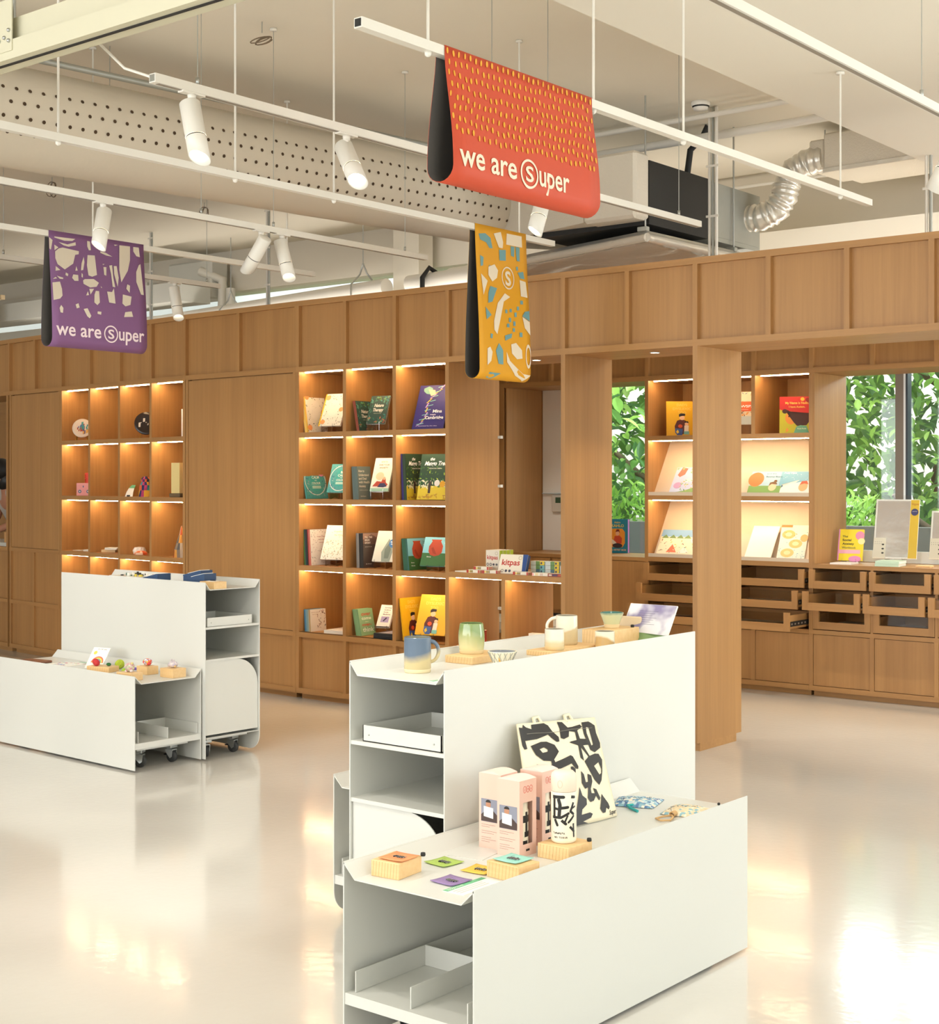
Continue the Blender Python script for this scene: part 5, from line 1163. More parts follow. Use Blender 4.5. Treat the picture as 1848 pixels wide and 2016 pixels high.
block(-2.935, 3.930, ZH2, R(0), 0.10, 0.30, 0.018, 'thin pine board under the two cream cups')
mug(-2.850, 3.965, ZH2 + 0.0, 0.034, 0.078, G4, 'D9C08F', 'small cream cup with a sandy base in front of the tall cream mug', taper=0.97) if False else None
mug(-2.862, 3.990, ZH2 + 0.0182, 0.0335, 0.070, G4, 'D9C08F', 'small cream cup with a sandy base in front of the tall cream mug', taper=0.97, inner='9A927E')
mug(-2.925, 4.150, ZH2 + 0.0182, 0.0385, 0.100, G3, 'C9B48A', 'tall cream mug with a large looped handle', (R(215), 0.030, 0.092, 0.032), taper=0.97, inner='9A927E')
block(-2.985, 4.330, ZH2, R(0), 0.115, 0.20, 0.052, 'tall pine block under the green-rimmed bowl')
mug(-2.930, 4.440, ZH2 + 0.0522, 0.028, 0.056, G5, 'DCC79A', 'footed bowl with a dark green rim on the tall pine block', taper=1.55, inner='3E7068', name='bowl', cat='bowl', fz=0.014)
mug(-2.800, 4.200, ZH2, 0.033, 0.068, G6, 'D9C08F', 'cream tumbler with a brown diagonal dip in front of the tall pine block', taper=1.03, inner='8E8672', name='tumbler', cat='cup')
b = MB(); b.lathe([(0, 0), (0.006, 0), (0.007, 0.004), (0.006, 0.009), (0, 0.010)], DARK, 14); tag(b.build('magnet', None, (-2.88, 4.50, ZH2 + 0.0522)), 'small black magnet on the tall pine block with the bowl', 'magnet', 'small black magnets')
t = thing('wooden_tray', 'pale plywood tray standing behind the tall pine block', 'tray', (-3.00, 4.54, ZH2), R(10))
b = MB(); b.rbox(-0.03, 0.12, 0.0, 0.012, 0, 0.085, mat('DCC7A4', 0.5, key='ply'), 0.004); b.build('tray', t)
# open picture book on easel
t = thing('picture_book', 'open picture book with a purple cloudy sky page behind the pottery', 'book', (-2.99, 4.40 + 0.12, ZH2), 0)
M = Matrix.Translation((0.035, 0.0, 0.0)) @ Matrix.Rotation(R(-34), 4, 'X')
b = MB(); b.box(0.0, 0.20, 0, 0.006, 0, 0.155, PAPER, M=M); b.build('page_block', t)
SKYM = bpy.data.materials.new('mat_skypage'); SKYM.use_nodes = True; _n = SKYM.node_tree; _b = _n.nodes['Principled BSDF']; _tc = _n.nodes.new('ShaderNodeTexCoord'); _t = _n.nodes.new('ShaderNodeTexNoise'); _t.inputs['Scale'].default_value = 14; _r = _n.nodes.new('ShaderNodeValToRGB')
_r.color_ramp.elements[0].color = (*lin('8F86A8'), 1); _r.color_ramp.elements[1].color = (*lin('E4E1E4'), 1); _r.color_ramp.elements[0].position = 0.38; _r.color_ramp.elements[1].position = 0.6
_n.links.new(_tc.outputs['Object'], _t.inputs[0]); _n.links.new(_t.outputs[0], _r.inputs[0]); _n.links.new(_r.outputs[0], _b.inputs['Base Color']); _b.inputs['Roughness'].default_value = 0.35
b = MB(); b.flat([(0.002, 0.03), (0.198, 0.03), (0.198, 0.154), (0.002, 0.154)], SKYM, lambda u, v: tuple(M @ Vector((u, -0.0006, v)))); b.flat([(0.002, 0.001), (0.198, 0.001), (0.198, 0.03), (0.14, 0.026), (0.09, 0.036), (0.04, 0.028), (0.002, 0.036)], mat('7E9A66', 0.5), lambda u, v: tuple(M @ Vector((u, -0.0009, v))))
for q in range(7): b.flat([(0.05, 0.125 - q * 0.009), (0.13 - 0.01 * (q % 3), 0.125 - q * 0.009), (0.13 - 0.01 * (q % 3), 0.1262 - q * 0.009), (0.05, 0.1262 - q * 0.009)], mat('6A6478', 0.6), lambda u, v: tuple(M @ Vector((u, -0.0011, v))))
b.build('page_art', t)
# green tag on the near corner
t = tag_sign(-2.770, 3.235, ZH2, R(90), 'pale green strip lying at the near corner of the pottery tray', 0.12, 0.035, 'handmade')
# brown knob seen on the hidden unit
b = MB(); b.ball((0, 0, 0.026), 0.026, mat('7A4630', 0.4), 12); tag(b.build('wooden_ball', None, (-3.41, 3.66, ZL)), 'brown wooden ball on the unit behind the pottery', 'ball')

# ================================================================== GOODS ON THE LEFT UNITS
def LU(x, y, z): return (x, y, z)
block(-6.165, 5.012 - 0.005, ZL, R(0), 0.105, 0.09, 0.048, 'pine block with the lilac crochet toy, rightmost on the left unit')
block(-6.365, 5.01, ZL, R(-4), 0.095, 0.075, 0.044, 'pine block with the rainbow crochet toy')
block(-6.265, 4.80, ZL, R(0), 0.125, 0.075, 0.040, 'pine block with the speckled crochet toy by the front panel')
block(-6.655, 4.90, ZL, R(12), 0.155, 0.085, 0.030, 'thin pine board with the crochet cherries')
def toy(x, y, z, r, cols, label, sq=(1, 1, 1), extra=None):
    t = thing('crochet_toy', label, 'toy', (x, y, z)); b = MB(); random.seed(int(r * 1e4)); n = 10; N = 20
    ms = [mat(c, 0.9, key='yarn' + c) for c in cols]; c0 = (0, 0, r * sq[2])
    vs = []
    for i in range(n + 1):
        ph = math.pi * i / n
        for k in range(N):
            th = 2 * math.pi * k / N; q = 1 + 0.04 * math.sin(7 * th + i); vs.append((r * q * sq[0] * math.sin(ph) * math.cos(th), r * q * sq[1] * math.sin(ph) * math.sin(th), c0[2] + r * sq[2] * math.cos(ph)))
    for i in range(n):
        for k in range(N): b.add([vs[a] for a in (i * N + k, (i + 1) * N + k, (i + 1) * N + (k + 1) % N, i * N + (k + 1) % N)], [(0, 1, 2, 3)], random.choice(ms), True)
    b.build('body', t)
    for e in (extra or []):
        b = MB(); b.ball(e[0], e[1], mat(e[2], 0.9, key='yarn' + e[2]), 8); b.build(e[3], t)
    return t
toy(-6.115, 5.055, ZL + 0.0482, 0.024, ['CDBFC2', 'B9AEBB', 'D9CDC8'], 'lilac-grey crochet toy on the rightmost pine block', (1.15, 1, 0.75), [((0.022, -0.006, 0.010), 0.007, 'C8A878', 'foot'), ((-0.022, -0.01, 0.012), 0.008, 'CDBFC2', 'foot'), ((-0.01, -0.005, 0.040), 0.005, 'CDBFC2', 'ear'), ((0.01, -0.005, 0.041), 0.005, 'CDBFC2', 'ear')])
toy(-6.322, 5.050, ZL + 0.0442, 0.024, ['8E86A6', 'E8D8DC', 'D94A4A', 'E8E4E0', 'E8A84A'], 'multicoloured crochet toy on the middle pine block', (1.1, 1, 0.8), [((0.022, -0.006, 0.014), 0.010, 'D94A4A', 'tail'), ((-0.02, -0.004, 0.022), 0.010, '8E86A6', 'head')])
toy(-6.205, 4.840, ZL + 0.0402, 0.026, ['D6A6A0', 'C9B7A6', 'A9B58C', 'D9CDB8', 'C28E9A'], 'speckled crochet toy with small feet on the front pine block', (1.05, 1, 0.95), [((0.018, -0.004, 0.008), 0.009, 'D3CAC8', 'foot'), ((-0.012, -0.012, 0.006), 0.008, 'D3CAC8', 'foot'), ((0.020, 0.0, 0.046), 0.007, 'D8C88A', 'ear')])
for i, (x, y, c) in enumerate(((-6.642, 4.950, 'C93A3A'), (-6.600, 4.925, 'C93A3A'))):
    t = toy(x, y, ZL + 0.0302, 0.018, [c, 'B83236'], ['red crochet cherry, left one', 'red crochet cherry, right one in front'][i])
toy(-6.553, 4.970, ZL + 0.0302, 0.013, ['2F6A3A', '2A5E34'], 'dark green crochet leaf beside the cherries', (1.3, 0.8, 0.7))
toy(-6.60, 5.08, ZL, 0.026, ['B4C23A', 'A6B634'], 'lime green crochet ball behind the cherries')
toy(-6.440, 4.985, ZL, 0.013, ['A4C83A', '98BC34'], 'tiny light green crochet ball between the pine blocks')
t = thing('crochet_strap', 'purple crochet strap lying between the pine blocks', 'strap', (-6.50, 5.10, ZL), R(8)); b = MB(); b.tube([(-0.04, 0, 0.006), (-0.015, 0.004, 0.008), (0.015, -0.003, 0.008), (0.045, 0.0, 0.006)], 0.007, mat('6A4A9A', 0.9), 8); b.build('strap', t)
# rainbow card on easel
t = thing('greeting_card', 'white card with a rainbow and yellow sun propped up on the left unit', 'card', (-6.79, 4.985, ZL), R(14))
M = Matrix.Rotation(R(-38), 4, 'X'); b = MB(); b.box(0, 0.115, 0, 0.003, 0, 0.135, PAPER, M=M); b.build('card', t)
b = MB()
for k, c in enumerate(('D9604A', 'E8A04A', 'EDD06A', '7FB07A', '7A8FC4')):
    vs = []; r1, r0 = 0.042 - k * 0.005, 0.037 - k * 0.005
    for q in range(13):
        a = math.pi * q / 12
        for r_ in (r1, r0): vs.append(tuple(M @ Vector((0.066 + r_ * math.cos(a), -0.0004, 0.036 + r_ * math.sin(a)))))
    b.add(vs, [(2 * q, 2 * q + 2, 2 * q + 3, 2 * q + 1) for q in range(12)], mat(c, 0.6))
b.flat([(0.028 + 0.012 * math.cos(q * 0.63), 0.100 + 0.012 * math.sin(q * 0.63)) for q in range(10)], mat('DCD05A', 0.6), lambda u, v: tuple(M @ Vector((u, -0.0004, v))))
b.text("It's OK now.", INK, lambda u, v: tuple(M @ Vector((u, -0.0004, v))), 0.035, 0.12, 0.012); b.build('picture', t)
t = thing('zine', 'flat booklet with blue, pink and green paint strokes on the left unit', 'booklet', (-6.99, 4.99, ZL), R(6)); b = MB(); b.box(-0.09, 0.09, -0.07, 0.08, 0, 0.003, PAPER); b.build('pages', t)
b = MB(); random.seed(4)
for q in range(22): 
    u, v, s_ = random.uniform(-0.08, 0.06), random.uniform(-0.06, 0.06), random.uniform(0.008, 0.02)
    b.flat([(u, v), (u + s_, v - 0.004), (u + s_ * 1.2, v + s_ * 0.5), (u + s_ * 0.3, v + s_ * 0.7)], mat(random.choice(['7F9FD0', '6E86C8', 'D88AA0', '8FB878', 'A9C4E0', 'E0A8A0']), 0.6), XY(0.0032 + 0.0001 * q))
b.build('cover_art', t)
t = thing('leather_item', 'brown leather wallet lying flat at the far left of the left unit', 'wallet', (-7.20, 4.95, ZL), R(8)); b = MB(); b.rbox(-0.10, 0.085, -0.035, 0.05, 0, 0.014, mat('7A4A30', 0.45, key='leather', bump=(60, 0.3)), 0.005); b.build('leather', t)
tag_sign(-7.02, 5.13, ZL, R(-2), 'white sign with a green band at the back of the left unit')
t = thing('booklet', 'small folded grey leaflet behind the rainbow card', 'booklet', (-6.88, 5.10, ZL), R(20)); b = MB(); b.box(-0.05, 0.04, -0.03, 0.04, 0, 0.003, mat('C9BDB4', 0.6)); b.build('paper', t)

# navy gift boxes on the left tall unit
NAVY = mat('2F4A6E', 0.6, key='navy')
def navy(x, y, z, rz, label):
    t = thing('gift_box', label, 'box', (x, y, z), rz, 'navy boxes with tilted lids')
    b = MB(); b.rbox(-0.07, 0.07, -0.045, 0.045, 0, 0.026, NAVY, 0.0015); b.build('base', t)
    b = MB(); b.prism([(-0.07, 0.0265), (0.07, 0.0265), (0.07, 0.062), (0.058, 0.062), (-0.07, 0.035)], -0.045, 0.045, NAVY, 'y'); b.build('lid', t)
    b = MB(); a = math.atan2(0.027, 0.128); M = Matrix.Translation((-0.07, 0, 0.0352)) @ Matrix.Rotation(-a, 4, 'Y')
    b.box(0.03, 0.128, -0.038, 0.038, 0, 0.003, PAPER, M=M)
    for q in range(7): b.flat([(0.04 + 0.011 * q, -0.02), (0.047 + 0.011 * q, -0.024), (0.050 + 0.010 * q, 0.02), (0.043 + 0.011 * q, 0.022)], mat(['9A3A5A', '3A5A8A', '7A4A8A'][q % 3], 0.6), lambda u, v: (u, v, 0.0035), M=M)
    b.build('insert', t); return t
block(-6.42, 5.37, ZH2, AU, 0.15, 0.10, 0.020, 'thin pine board under the middle navy box')
block(-6.27, 5.235, ZH2, AU, 0.10, 0.08, 0.012, 'thin pine board between the navy boxes and the nearest block')
navy(-6.555, 5.300, ZH2, R(-3), 'navy gift box with a tilted lid, leftmost of three')
navy(-6.345, 5.42, ZH2 + 0.0202, R(4), 'navy gift box with a tilted lid, topmost of three')
navy(-6.205, 5.325, ZH2 + 0.0122, R(4), 'navy gift box with a tilted lid, rightmost of three')
block(-6.125, 5.245, ZH2, R(-2), 0.125, 0.085, 0.038, 'pine block at the near end of the left tall unit')
b = MB(); b.box(-0.03, 0.03, -0.02, 0.02, 0, 0.002, PAPER); b.box(-0.015, 0.02, -0.005, 0.005, 0.002, 0.005, DARK); tag(b.build('pin_badge', None, (-6.07, 5.29, ZH2 + 0.0382)), 'white card with a dark pin on the near pine block', 'badge')
t = thing('display_box', 'low white box filled with patterned fabric badges', 'box', (-6.86, 5.38, ZH2), AU)
b = MB(); b.rbox(-0.16, 0.13, -0.06, 0.10, 0, 0.030, WHITE, 0.002); b.build('box', t)
b = MB(); random.seed(9)
for q in range(26):
    u, v = random.uniform(-0.09, 0.11), random.uniform(-0.04, 0.08); s_ = random.uniform(0.010, 0.022)
    b.rbox(u, u + s_, v, v + s_ * 0.7, 0.030, 0.036 + random.uniform(0, 0.012), mat(random.choice(['2A2A2A', 'D8C24A', 'E8E4D8', 'C04A4A', '4A6A5A', 'F0EEE6']), 0.6), 0.001)
tag(b.build('badge', t), kind='stuff')
t = thing('sticker_tray', 'flat tray of small stickers at the far left end of the tall unit', 'tray', (-7.06, 5.31, ZH2), AU)
b = MB(); b.rbox(-0.14, 0.02, -0.05, 0.04, 0, 0.020, PAPER, 0.001); b.build('tray', t)
b = MB()
for q in range(12): u, v = random.uniform(-0.13, 0.0), random.uniform(-0.04, 0.03); b.box(u, u + 0.012, v, v + 0.009, 0.020, 0.0245, mat(random.choice(['A04040', '3A3A3A', 'E8D8C8']), 0.6))
tag(b.build('sticker', t), kind='stuff')

# ================================================================== BOOKS
def art(b, items, P, w_, h):
    """items in cover units (0..1, 0..1); P maps metres on the cover"""
    lift = 0.00025
    for k, it in enumerate(items):
        L = lift * (k + 1); Q = lambda u, v, L=L: P(u, v, L)
        kind = it[0]
        if kind == 'r': _, x0, y0, x1, y1, c = it; b.flat([(x0 * w_, y0 * h), (x1 * w_, y0 * h), (x1 * w_, y1 * h), (x0 * w_, y1 * h)], mat(c, 0.45), Q)
        elif kind == 'e': _, cx, cy, rx, ry, c = it; b.flat([((cx + rx * math.cos(a * 0.3142)) * w_, (cy + ry * math.sin(a * 0.3142)) * h) for a in range(20)], mat(c, 0.45), Q)
        elif kind == 'p': b.flat([(p[0] * w_, p[1] * h) for p in it[1]], mat(it[2], 0.45), Q)
        elif kind == 't': _, s, cx, cy, wd, sz, c = it[:7]; b.text(s, mat(c, 0.5), Q, cx * w_, cy * h, sz * h, 0.02, 'C', it[7] if len(it) > 7 else 0.0, width=wd * w_)
        elif kind == 'n':                          # scattered marks: (x0,y0,x1,y1,count,seed,size,colours)
            _, x0, y0, x1, y1, n, sd, s_, cs = it; rnd = random.Random(sd)
            for q in range(n):
                u, v, a, s2 = rnd.uniform(x0, x1) * w_, rnd.uniform(y0, y1) * h, rnd.uniform(0, 6.28), s_ * rnd.uniform(0.5, 1.2) * h
                u = min(max(u, s2), w_ - s2); v = min(max(v, s2), h - s2)
                b.add([P(u + s2 * math.cos(a), v + s2 * math.sin(a), L), P(u + s2 * 0.35 * math.cos(a + 1.57), v + s2 * 0.35 * math.sin(a + 1.57), L + 0.00001 * q), P(u - s2 * math.cos(a), v - s2 * math.sin(a), L), P(u - s2 * 0.35 * math.cos(a + 1.57), v - s2 * 0.35 * math.sin(a + 1.57), L)], [(0, 1, 2, 3)], mat(rnd.choice(cs), 0.5))
        elif kind == 'o':                          # ring
            _, cx, cy, r0, r1, c = it; vs, fs = ring(cx * w_, cy * h, r0 * w_, r1 * w_, 28); b.add([Q(*p) for p in vs], fs, mat(c, 0.5))
def book(label, loc, rot, w_, h, th, cover, spine=None, items=(), cat='book', group=None, page='F0EADB', name='book', spine_text=None):
    """closed book: spine along local z at x=0, front cover faces local -y"""
    t = thing(name, label, cat, loc, 0, group, rot)
    cm = mat(cover, 0.42); smt = mat(spine or cover, 0.42); b = MB(); q = 0.0016
    b.box(0, w_, 0, q, 0, h, cm); b.box(0, w_, th - q, th, 0, h, cm); b.box(0, q, q, th - q, 0, h, smt)
    if spine and spine != cover: b.box(-0.0003, 0.010, -0.0002, 0.0, 0, h, smt)
    art(b, items, lambda u, v, L: (u, -0.0002 - L, v), w_, h)
    if spine_text: b.text(spine_text[0], mat(spine_text[1], 0.5), lambda u, v: (-0.0005, th * 0.5 - v + th * 0.18, h * 0.9 - u), 0, 0, th * 0.5)
    b.build('cover', t)
    b = MB(); b.box(q, w_ - 0.002, q, th - q, 0.002, h - 0.002, mat(page, 0.8)); b.build('page_block', t)
    return t
def leaning(x, y, z, n, w_, h, th, cover, spine, items, lean, labels, group=None, covers=None, spines=None):
    """books leaning left against the divider, spines to the room, front cover facing right"""
    for k in range(n):
        cv = covers[k] if covers else cover; sp = spines[k] if spines else spine
        # front cover is at +x side: local -y -> +x ; offset so stack grows to the right
        book(labels[k] if isinstance(labels, list) else labels, (x + (k + 1) * th / math.cos(R(lean)) * 1.01, y, z + th * math.sin(R(lean))), (R(-lean), 0, R(90)), w_, h, th, cv, sp, items if k == n - 1 else (), group=group)
def standing(x, y, z, w_, h, th, cover, items, tilt, label, spine=None, lift=0.0, rz=0.0, stand=None, group=None):
    """book facing the room on a clear stand"""
    t = book(label, (x, y, z + lift + 0.001), (R(-tilt), 0, R(rz)), w_, h, th, cover, spine, items, group=group)
    if stand:
        s = thing('acrylic_stand', stand, 'book stand', (x + w_ * 0.5, y + 0.02, z), R(rz), 'clear acrylic book stands')
        for sx in (-0.05, 0.045):
            b = MB(); b.prism([(-0.035, 0), (-0.020, 0.0), (0.02, 0.012), (0.07, 0.0), (0.09, 0.0), (0.06 + 0.05 * math.sin(R(tilt)), 0.10 + lift), (0.052 + 0.05 * math.sin(R(tilt)), 0.10 + lift), (0.0, lift - 0.002), (-0.028, lift - 0.002), (-0.028, lift + 0.014), (-0.036, lift + 0.014)], sx, sx + 0.004, ACRYL, 'x'); b.build('side', s)
        b = MB(); b.box(-0.05, 0.049, -0.028, -0.002, max(0.004, lift - 0.006), max(0.007, lift - 0.003), ACRYL); b.build('ledge', s)
        s2 = s
    return t
X0 = lambda c: XA + c * MW + ST / 2          # left inner face of column c
YL = YF + 0.045                               # front line of leaning books
FLOR = [('n', .06, .02, .98, .98, 90, 2, .03, ['4A4A3E', '6B6A4A', 'F3EAD8', '8A7A5A']), ('e', .15, .12, .11, .07, 'F0A060'), ('e', .14, .88, .11, .08, 'F0A868'), ('e', .86, .5, .1, .07, 'F0A868'), ('e', .5, .55, .26, .25, 'F3EAD8'), ('n', .3, .4, .7, .7, 14, 5, .012, ['B9A98A'])]
leaning(X0(0) + 0.012, YL, LV[4], 2, 0.20, 0.285, 0.013, 'EFE6D2', 'F2C230', FLOR, 9, ['yellow-spined floral book against the divider, left of two', 'yellow-spined floral book showing its leafy cover, right of two'])
standing(X0(0) + 0.085, YF + 0.10, LV[4], 0.185, 0.245, 0.014, 'EFE6D2', FLOR, 24, 'floral book with yellow spine on a clear stand in the top row', 'F2C230', 0.045, 8, 'clear stand under the floral book')
NAT = [('r', 0, 0, 1, 1, '2F4A42'), ('n', 0, 0, 1, .22, 26, 1, .06, ['3F7A62', '5FA08A', '8A9A4A', 'C96A4A', '2F6A5A']), ('n', 0, .78, 1, 1, 26, 2, .06, ['3F7A62', '5FA08A', '2F8A8A', '6A8A3A']), ('n', 0, .1, .16, .9, 16, 3, .05, ['3F7A62', '5FA08A']), ('n', .84, .1, 1, .9, 16, 4, .05, ['3F7A62', '2F8A8A']),
       ('t', 'Nature', .5, .60, .50, .16, 'F0E8D8', .2), ('t', 'Therapy', .5, .44, .56, .16, 'F0E8D8', .2), ('t', 'walks and rituals', .5, .36, .4, .035, 'B9B6A2')]
leaning(X0(1) + 0.055, YL, LV[4], 2, 0.165, 0.205, 0.012, '2F4A42', 'A24A36', NAT, 11, ['brick-spined dark green book against the divider, left of two', 'dark green Nature Therapy book showing its cover among the pair'])
standing(X0(1) + 0.085, YF + 0.10, LV[4], 0.150, 0.205, 0.014, '2F4A42', NAT, 22, 'dark green Nature Therapy book on a clear stand', 'A24A36', 0.048, 10, 'clear stand under the Nature Therapy book')
DNA = [('r', 0, 0, 1, 1, '3A3478')]
for k in range(9):
    y = .06 + k * .105; DNA.append(('p', [(.10 + .06 * k + .10 * math.sin(k * .9), y), (.14 + .06 * k + .10 * math.sin(k * .9), y), (.20 + .06 * (k + 1) + .10 * math.sin((k + 1) * .9), y + .11), (.16 + .06 * (k + 1) + .10 * math.sin((k + 1) * .9), y + .11)], 'D8C24A' if k % 2 else 'C9A0D8')); DNA.append(('p', [(.12 + .06 * k, y + .03), (.34 + .05 * k, y + .06), (.34 + .05 * k, y + .075), (.12 + .06 * k, y + .045)], '8ED0C0'))
DNA += [('p', [(.15, .92), (.30, .97), (.42, .93), (.48, .83), (.40, .78), (.26, .80), (.16, .86)], '7FB09A'), ('p', [(.30, .90), (.52, .88), (.56, .78), (.42, .74)], 'E8C8A0'), ('t', 'Mina', .72, .36, .30, .10, 'FFFFFF'), ('t', 'meets', .60, .30, .18, .055, 'E8E0F0'), ('t', 'Cambridge', .66, .215, .58, .10, 'FFFFFF'), ('t', 'illustrated by the class', .5, .05, .6, .03, 'C9C4E0')]
standing(X0(2) + 0.065, YF + 0.08, LV[4], 0.235, 0.310, 0.008, '3A3478', DNA, 22, 'purple Mina meets Cambridge picture book in the top right cubby', None, 0.004, 10)
CALM = [('r', 0, 0, 1, 1, '4FA3A0'), ('o', .5, .5, .46, .49, 'E8E4D8'), ('n', .03, .03, .97, .97, 80, 7, .035, ['2F6A8A', '7FC4C0', 'C98AB0', 'E8E0D8', '3A5A8A', '2F8A7A']), ('r', .30, .22, .74, .80, '3FA8A0'), ('t', 'BE', .52, .67, .14, .11, 'F4F0E4'), ('t', 'CALM', .52, .56, .34, .11, 'F4F0E4'), ('t', 'AND', .52, .50, .10, .04, 'F4F0E4'), ('t', 'COLOUR', .52, .40, .40, .09, 'F4F0E4'), ('r', .32, .28, .72, .36, 'B9D8C8'), ('e', .80, .70, .12, .08, 'D98AA8')]
leaning(X0(0) + 0.022, YL, LV[3], 1, 0.21, 0.250, 0.010, '4FA3A0', '3F9A98', CALM, 12, ['teal Be Calm and Colour book leaning on the divider'])
standing(X0(0) + 0.175, YF + 0.09, LV[3], 0.19, 0.205, 0.012, '4FA3A0', CALM, 20, 'teal Be Calm and Colour book on a clear stand', '3F9A98', 0.045, 8, 'clear stand under the teal colouring book')
book('book with green and red patterned top behind the teal one on its stand', (X0(0) + 0.26, YF + 0.24, LV[3] + 0.001), (R(-14), 0, R(8)), 0.10, 0.27, 0.01, '4A8A4A', None, [('n', 0, .6, 1, 1, 30, 8, .03, ['C93A4A', '2F7A3A', 'F0E8D0'])])
UND = [('r', 0, 0, 1, 1, '6E7F7C')] + [('t', s, .08 + wd / 2, y, wd, .10, 'E8E2D0') for s, y, wd in (('How to', .83, .44), ('Understand', .71, .76), ('and Deal', .60, .58), ('with Health', .49, .80), ('Anxiety', .37, .50))] + [('t', 'everything you need to know', .42, .27, .66, .045, 'C4C8BC'), ('t', 'Kate Simpson', .36, .08, .4, .05, 'D8D8CC')]
leaning(X0(1) + 0.022, YL, LV[3], 4, 0.130, 0.220, 0.0125, '6E7F7C', '5F7370', UND, 4, ['slate book How to Understand Health Anxiety, leftmost of the row', 'slate health-anxiety book, second of the row', 'slate health-anxiety book, third of the row', 'slate How to Understand and Deal with Health Anxiety book showing its cover'])
EASE = [('r', 0, 0, 1, 1, 'F3EBD8'), ('r', 0, 0, 1, .09, '9FC4AC'), ('t', 'HOW TO', .52, .86, .34, .065, 'B98A5A'), ('t', 'EASE YOUR', .54, .77, .56, .065, '6A5A4A'), ('t', 'ANXIETY', .54, .68, .48, .065, '6A5A4A'), ('e', .42, .45, .22, .12, 'DCD0A8'), ('p', [(.1, .14), (.3, .3), (.55, .28), (.62, .4), (.74, .4), (.8, .26), (.92, .2), (.85, .14)], 'B04A36'), ('p', [(.38, .12), (.5, .24), (.75, .24), (.88, .14), (.7, .11)], '33365A'), ('e', .68, .38, .06, .05, 'E8B890')]
standing(X0(1) + 0.12, YF + 0.10, LV[3], 0.145, 0.235, 0.014, '9FC4AC', EASE, 20, 'cream How to Ease Your Anxiety book on a clear stand', None, 0.055, 10, 'clear stand under the cream anxiety book')
MANG = [('r', 0, 0, 1, 1, '2F4A38'), ('r', 0, 0, 1, .30, 'E0C83A'), ('n', 0, .26, 1, .42, 50, 3, .05, ['E8E4C0', '3F6A3A', 'F0ECD0']), ('n', 0, .36, 1, .72, 40, 4, .035, ['4F7A3A', '2A5A34', '6F9A3A', 'C4DA4A']), ('r', .34, .14, .42, .40, '4A3A34'), ('n', .05, .0, .95, .12, 24, 5, .05, ['C9A02A', 'B98A3A', 'E8D85A']), ('t', 'the', .38, .86, .16, .09, 'FFFFFF', .3), ('t', 'Mango Tree', .5, .75, .74, .13, 'FFFFFF', .35), ('t', 'HIDAYAH AMIN', .5, .67, .42, .035, 'D8D8C8'), ('e', .62, .36, .09, .07, 'E8E4DC'), ('e', .80, .34, .09, .07, 'D9A22A'), ('e', .94, .36, .05, .05, 'F0ECE4')]
leaning(X0(2) + 0.012, YL, LV[3], 5, 0.21, 0.30, 0.0085, '2F4A38', '2F4A38', MANG, 3, ['purple-spined picture book in the mango tree cubby, leftmost', 'purple-spined picture book, second from the left beside the mango books', 'green-spined Mango Tree book, first of three', 'green-spined Mango Tree book, second of three', 'The Mango Tree book showing its cover, leaning on the divider'], covers=['3A3478', '3A3478', '2F4A38', '2F4A38', '2F4A38'], spines=['342E6E', '3E3884', '2A4434', '345242', '2A4434'])
standing(X0(2) + 0.125, YF + 0.06, LV[3], 0.235, 0.30, 0.008, '2F4A38', MANG, 12, 'The Mango Tree picture book facing the room with award stickers', None, 0.003, 6)
WHF = [('r', 0, 0, 1, 1, 'F0E8DE'), ('n', .02, .02, .98, .98, 90, 21, .03, ['B9A8A0', 'D8C8BE', 'A8A8A0', 'C9B0A8']), ('t', 'Keeping Nature', .6, .78, .5, .05, 'C08A86'), ('t', 'in Colour', .6, .70, .4, .05, 'C08A86'), ('t', 'sketches', .6, .62, .3, .04, 'C08A86')]
leaning(X0(0) + 0.008, YL, LV[2], 5, 0.185, 0.245, 0.0135, 'F0E8DE', 'C0463A', WHF, 4, ['green-spined book at the left end of the third row cubby', 'navy-spined book, second in the third row cubby', 'black-spined book, third in the third row cubby', 'red-spined book, fourth in the third row cubby', 'white sketch-flower book with a red spine leaning in the third row'], covers=['3F6A3A', '2A3A4A', '26302E', 'A83A3A', 'F0E8DE'], spines=['4A7A42', '2E4450', '28322E', 'A63C3A', 'C0563A'])
LEAF = [('r', 0, 0, 1, 1, 'F2ECDC'), ('n', .02, .02, .98, .55, 110, 22, .035, ['B0A888', 'C9C09A', '9A9478', 'D8CCA8']), ('n', .02, .55, .98, .98, 14, 23, .03, ['C9C0A8']), ('t', 'Creating Nature', .6, .80, .6, .05, 'C9B87A'), ('t', 'by Drawing', .6, .70, .5, .05, 'C9B87A')]
standing(X0(0) + 0.105, YF + 0.10, LV[2], 0.225, 0.245, 0.012, 'F2ECDC', LEAF, 20, 'pale leaf-sketch book on a clear stand in the third row', None, 0.042, 8, 'clear stand under the pale leaf-sketch book')
TILL = [('r', 0, 0, 1, 1, '4E4440'), ('p', [(0, .8), (.5, 1), (1, .8), (1, 1), (0, 1)], 'A88A7A'), ('p', [(0, .70), (.45, .9), (1, .66), (1, .8), (.5, .97), (0, .82)], '7A6258'), ('t', 'TILL THE', .32, .86, .44, .07, 'F0ECE4'), ('t', 'BREAK', .25, .78, .30, .07, 'F0ECE4'), ('t', 'OF DAY', .27, .70, .34, .07, 'F0ECE4'), ('t', 'stories of a city', .3, .6, .4, .035, 'C9C0B4'), ('r', .6, .3, .95, .5, '6A5A50'), ('t', 'Big Writers', .3, .1, .34, .04, 'E0D8D0')]
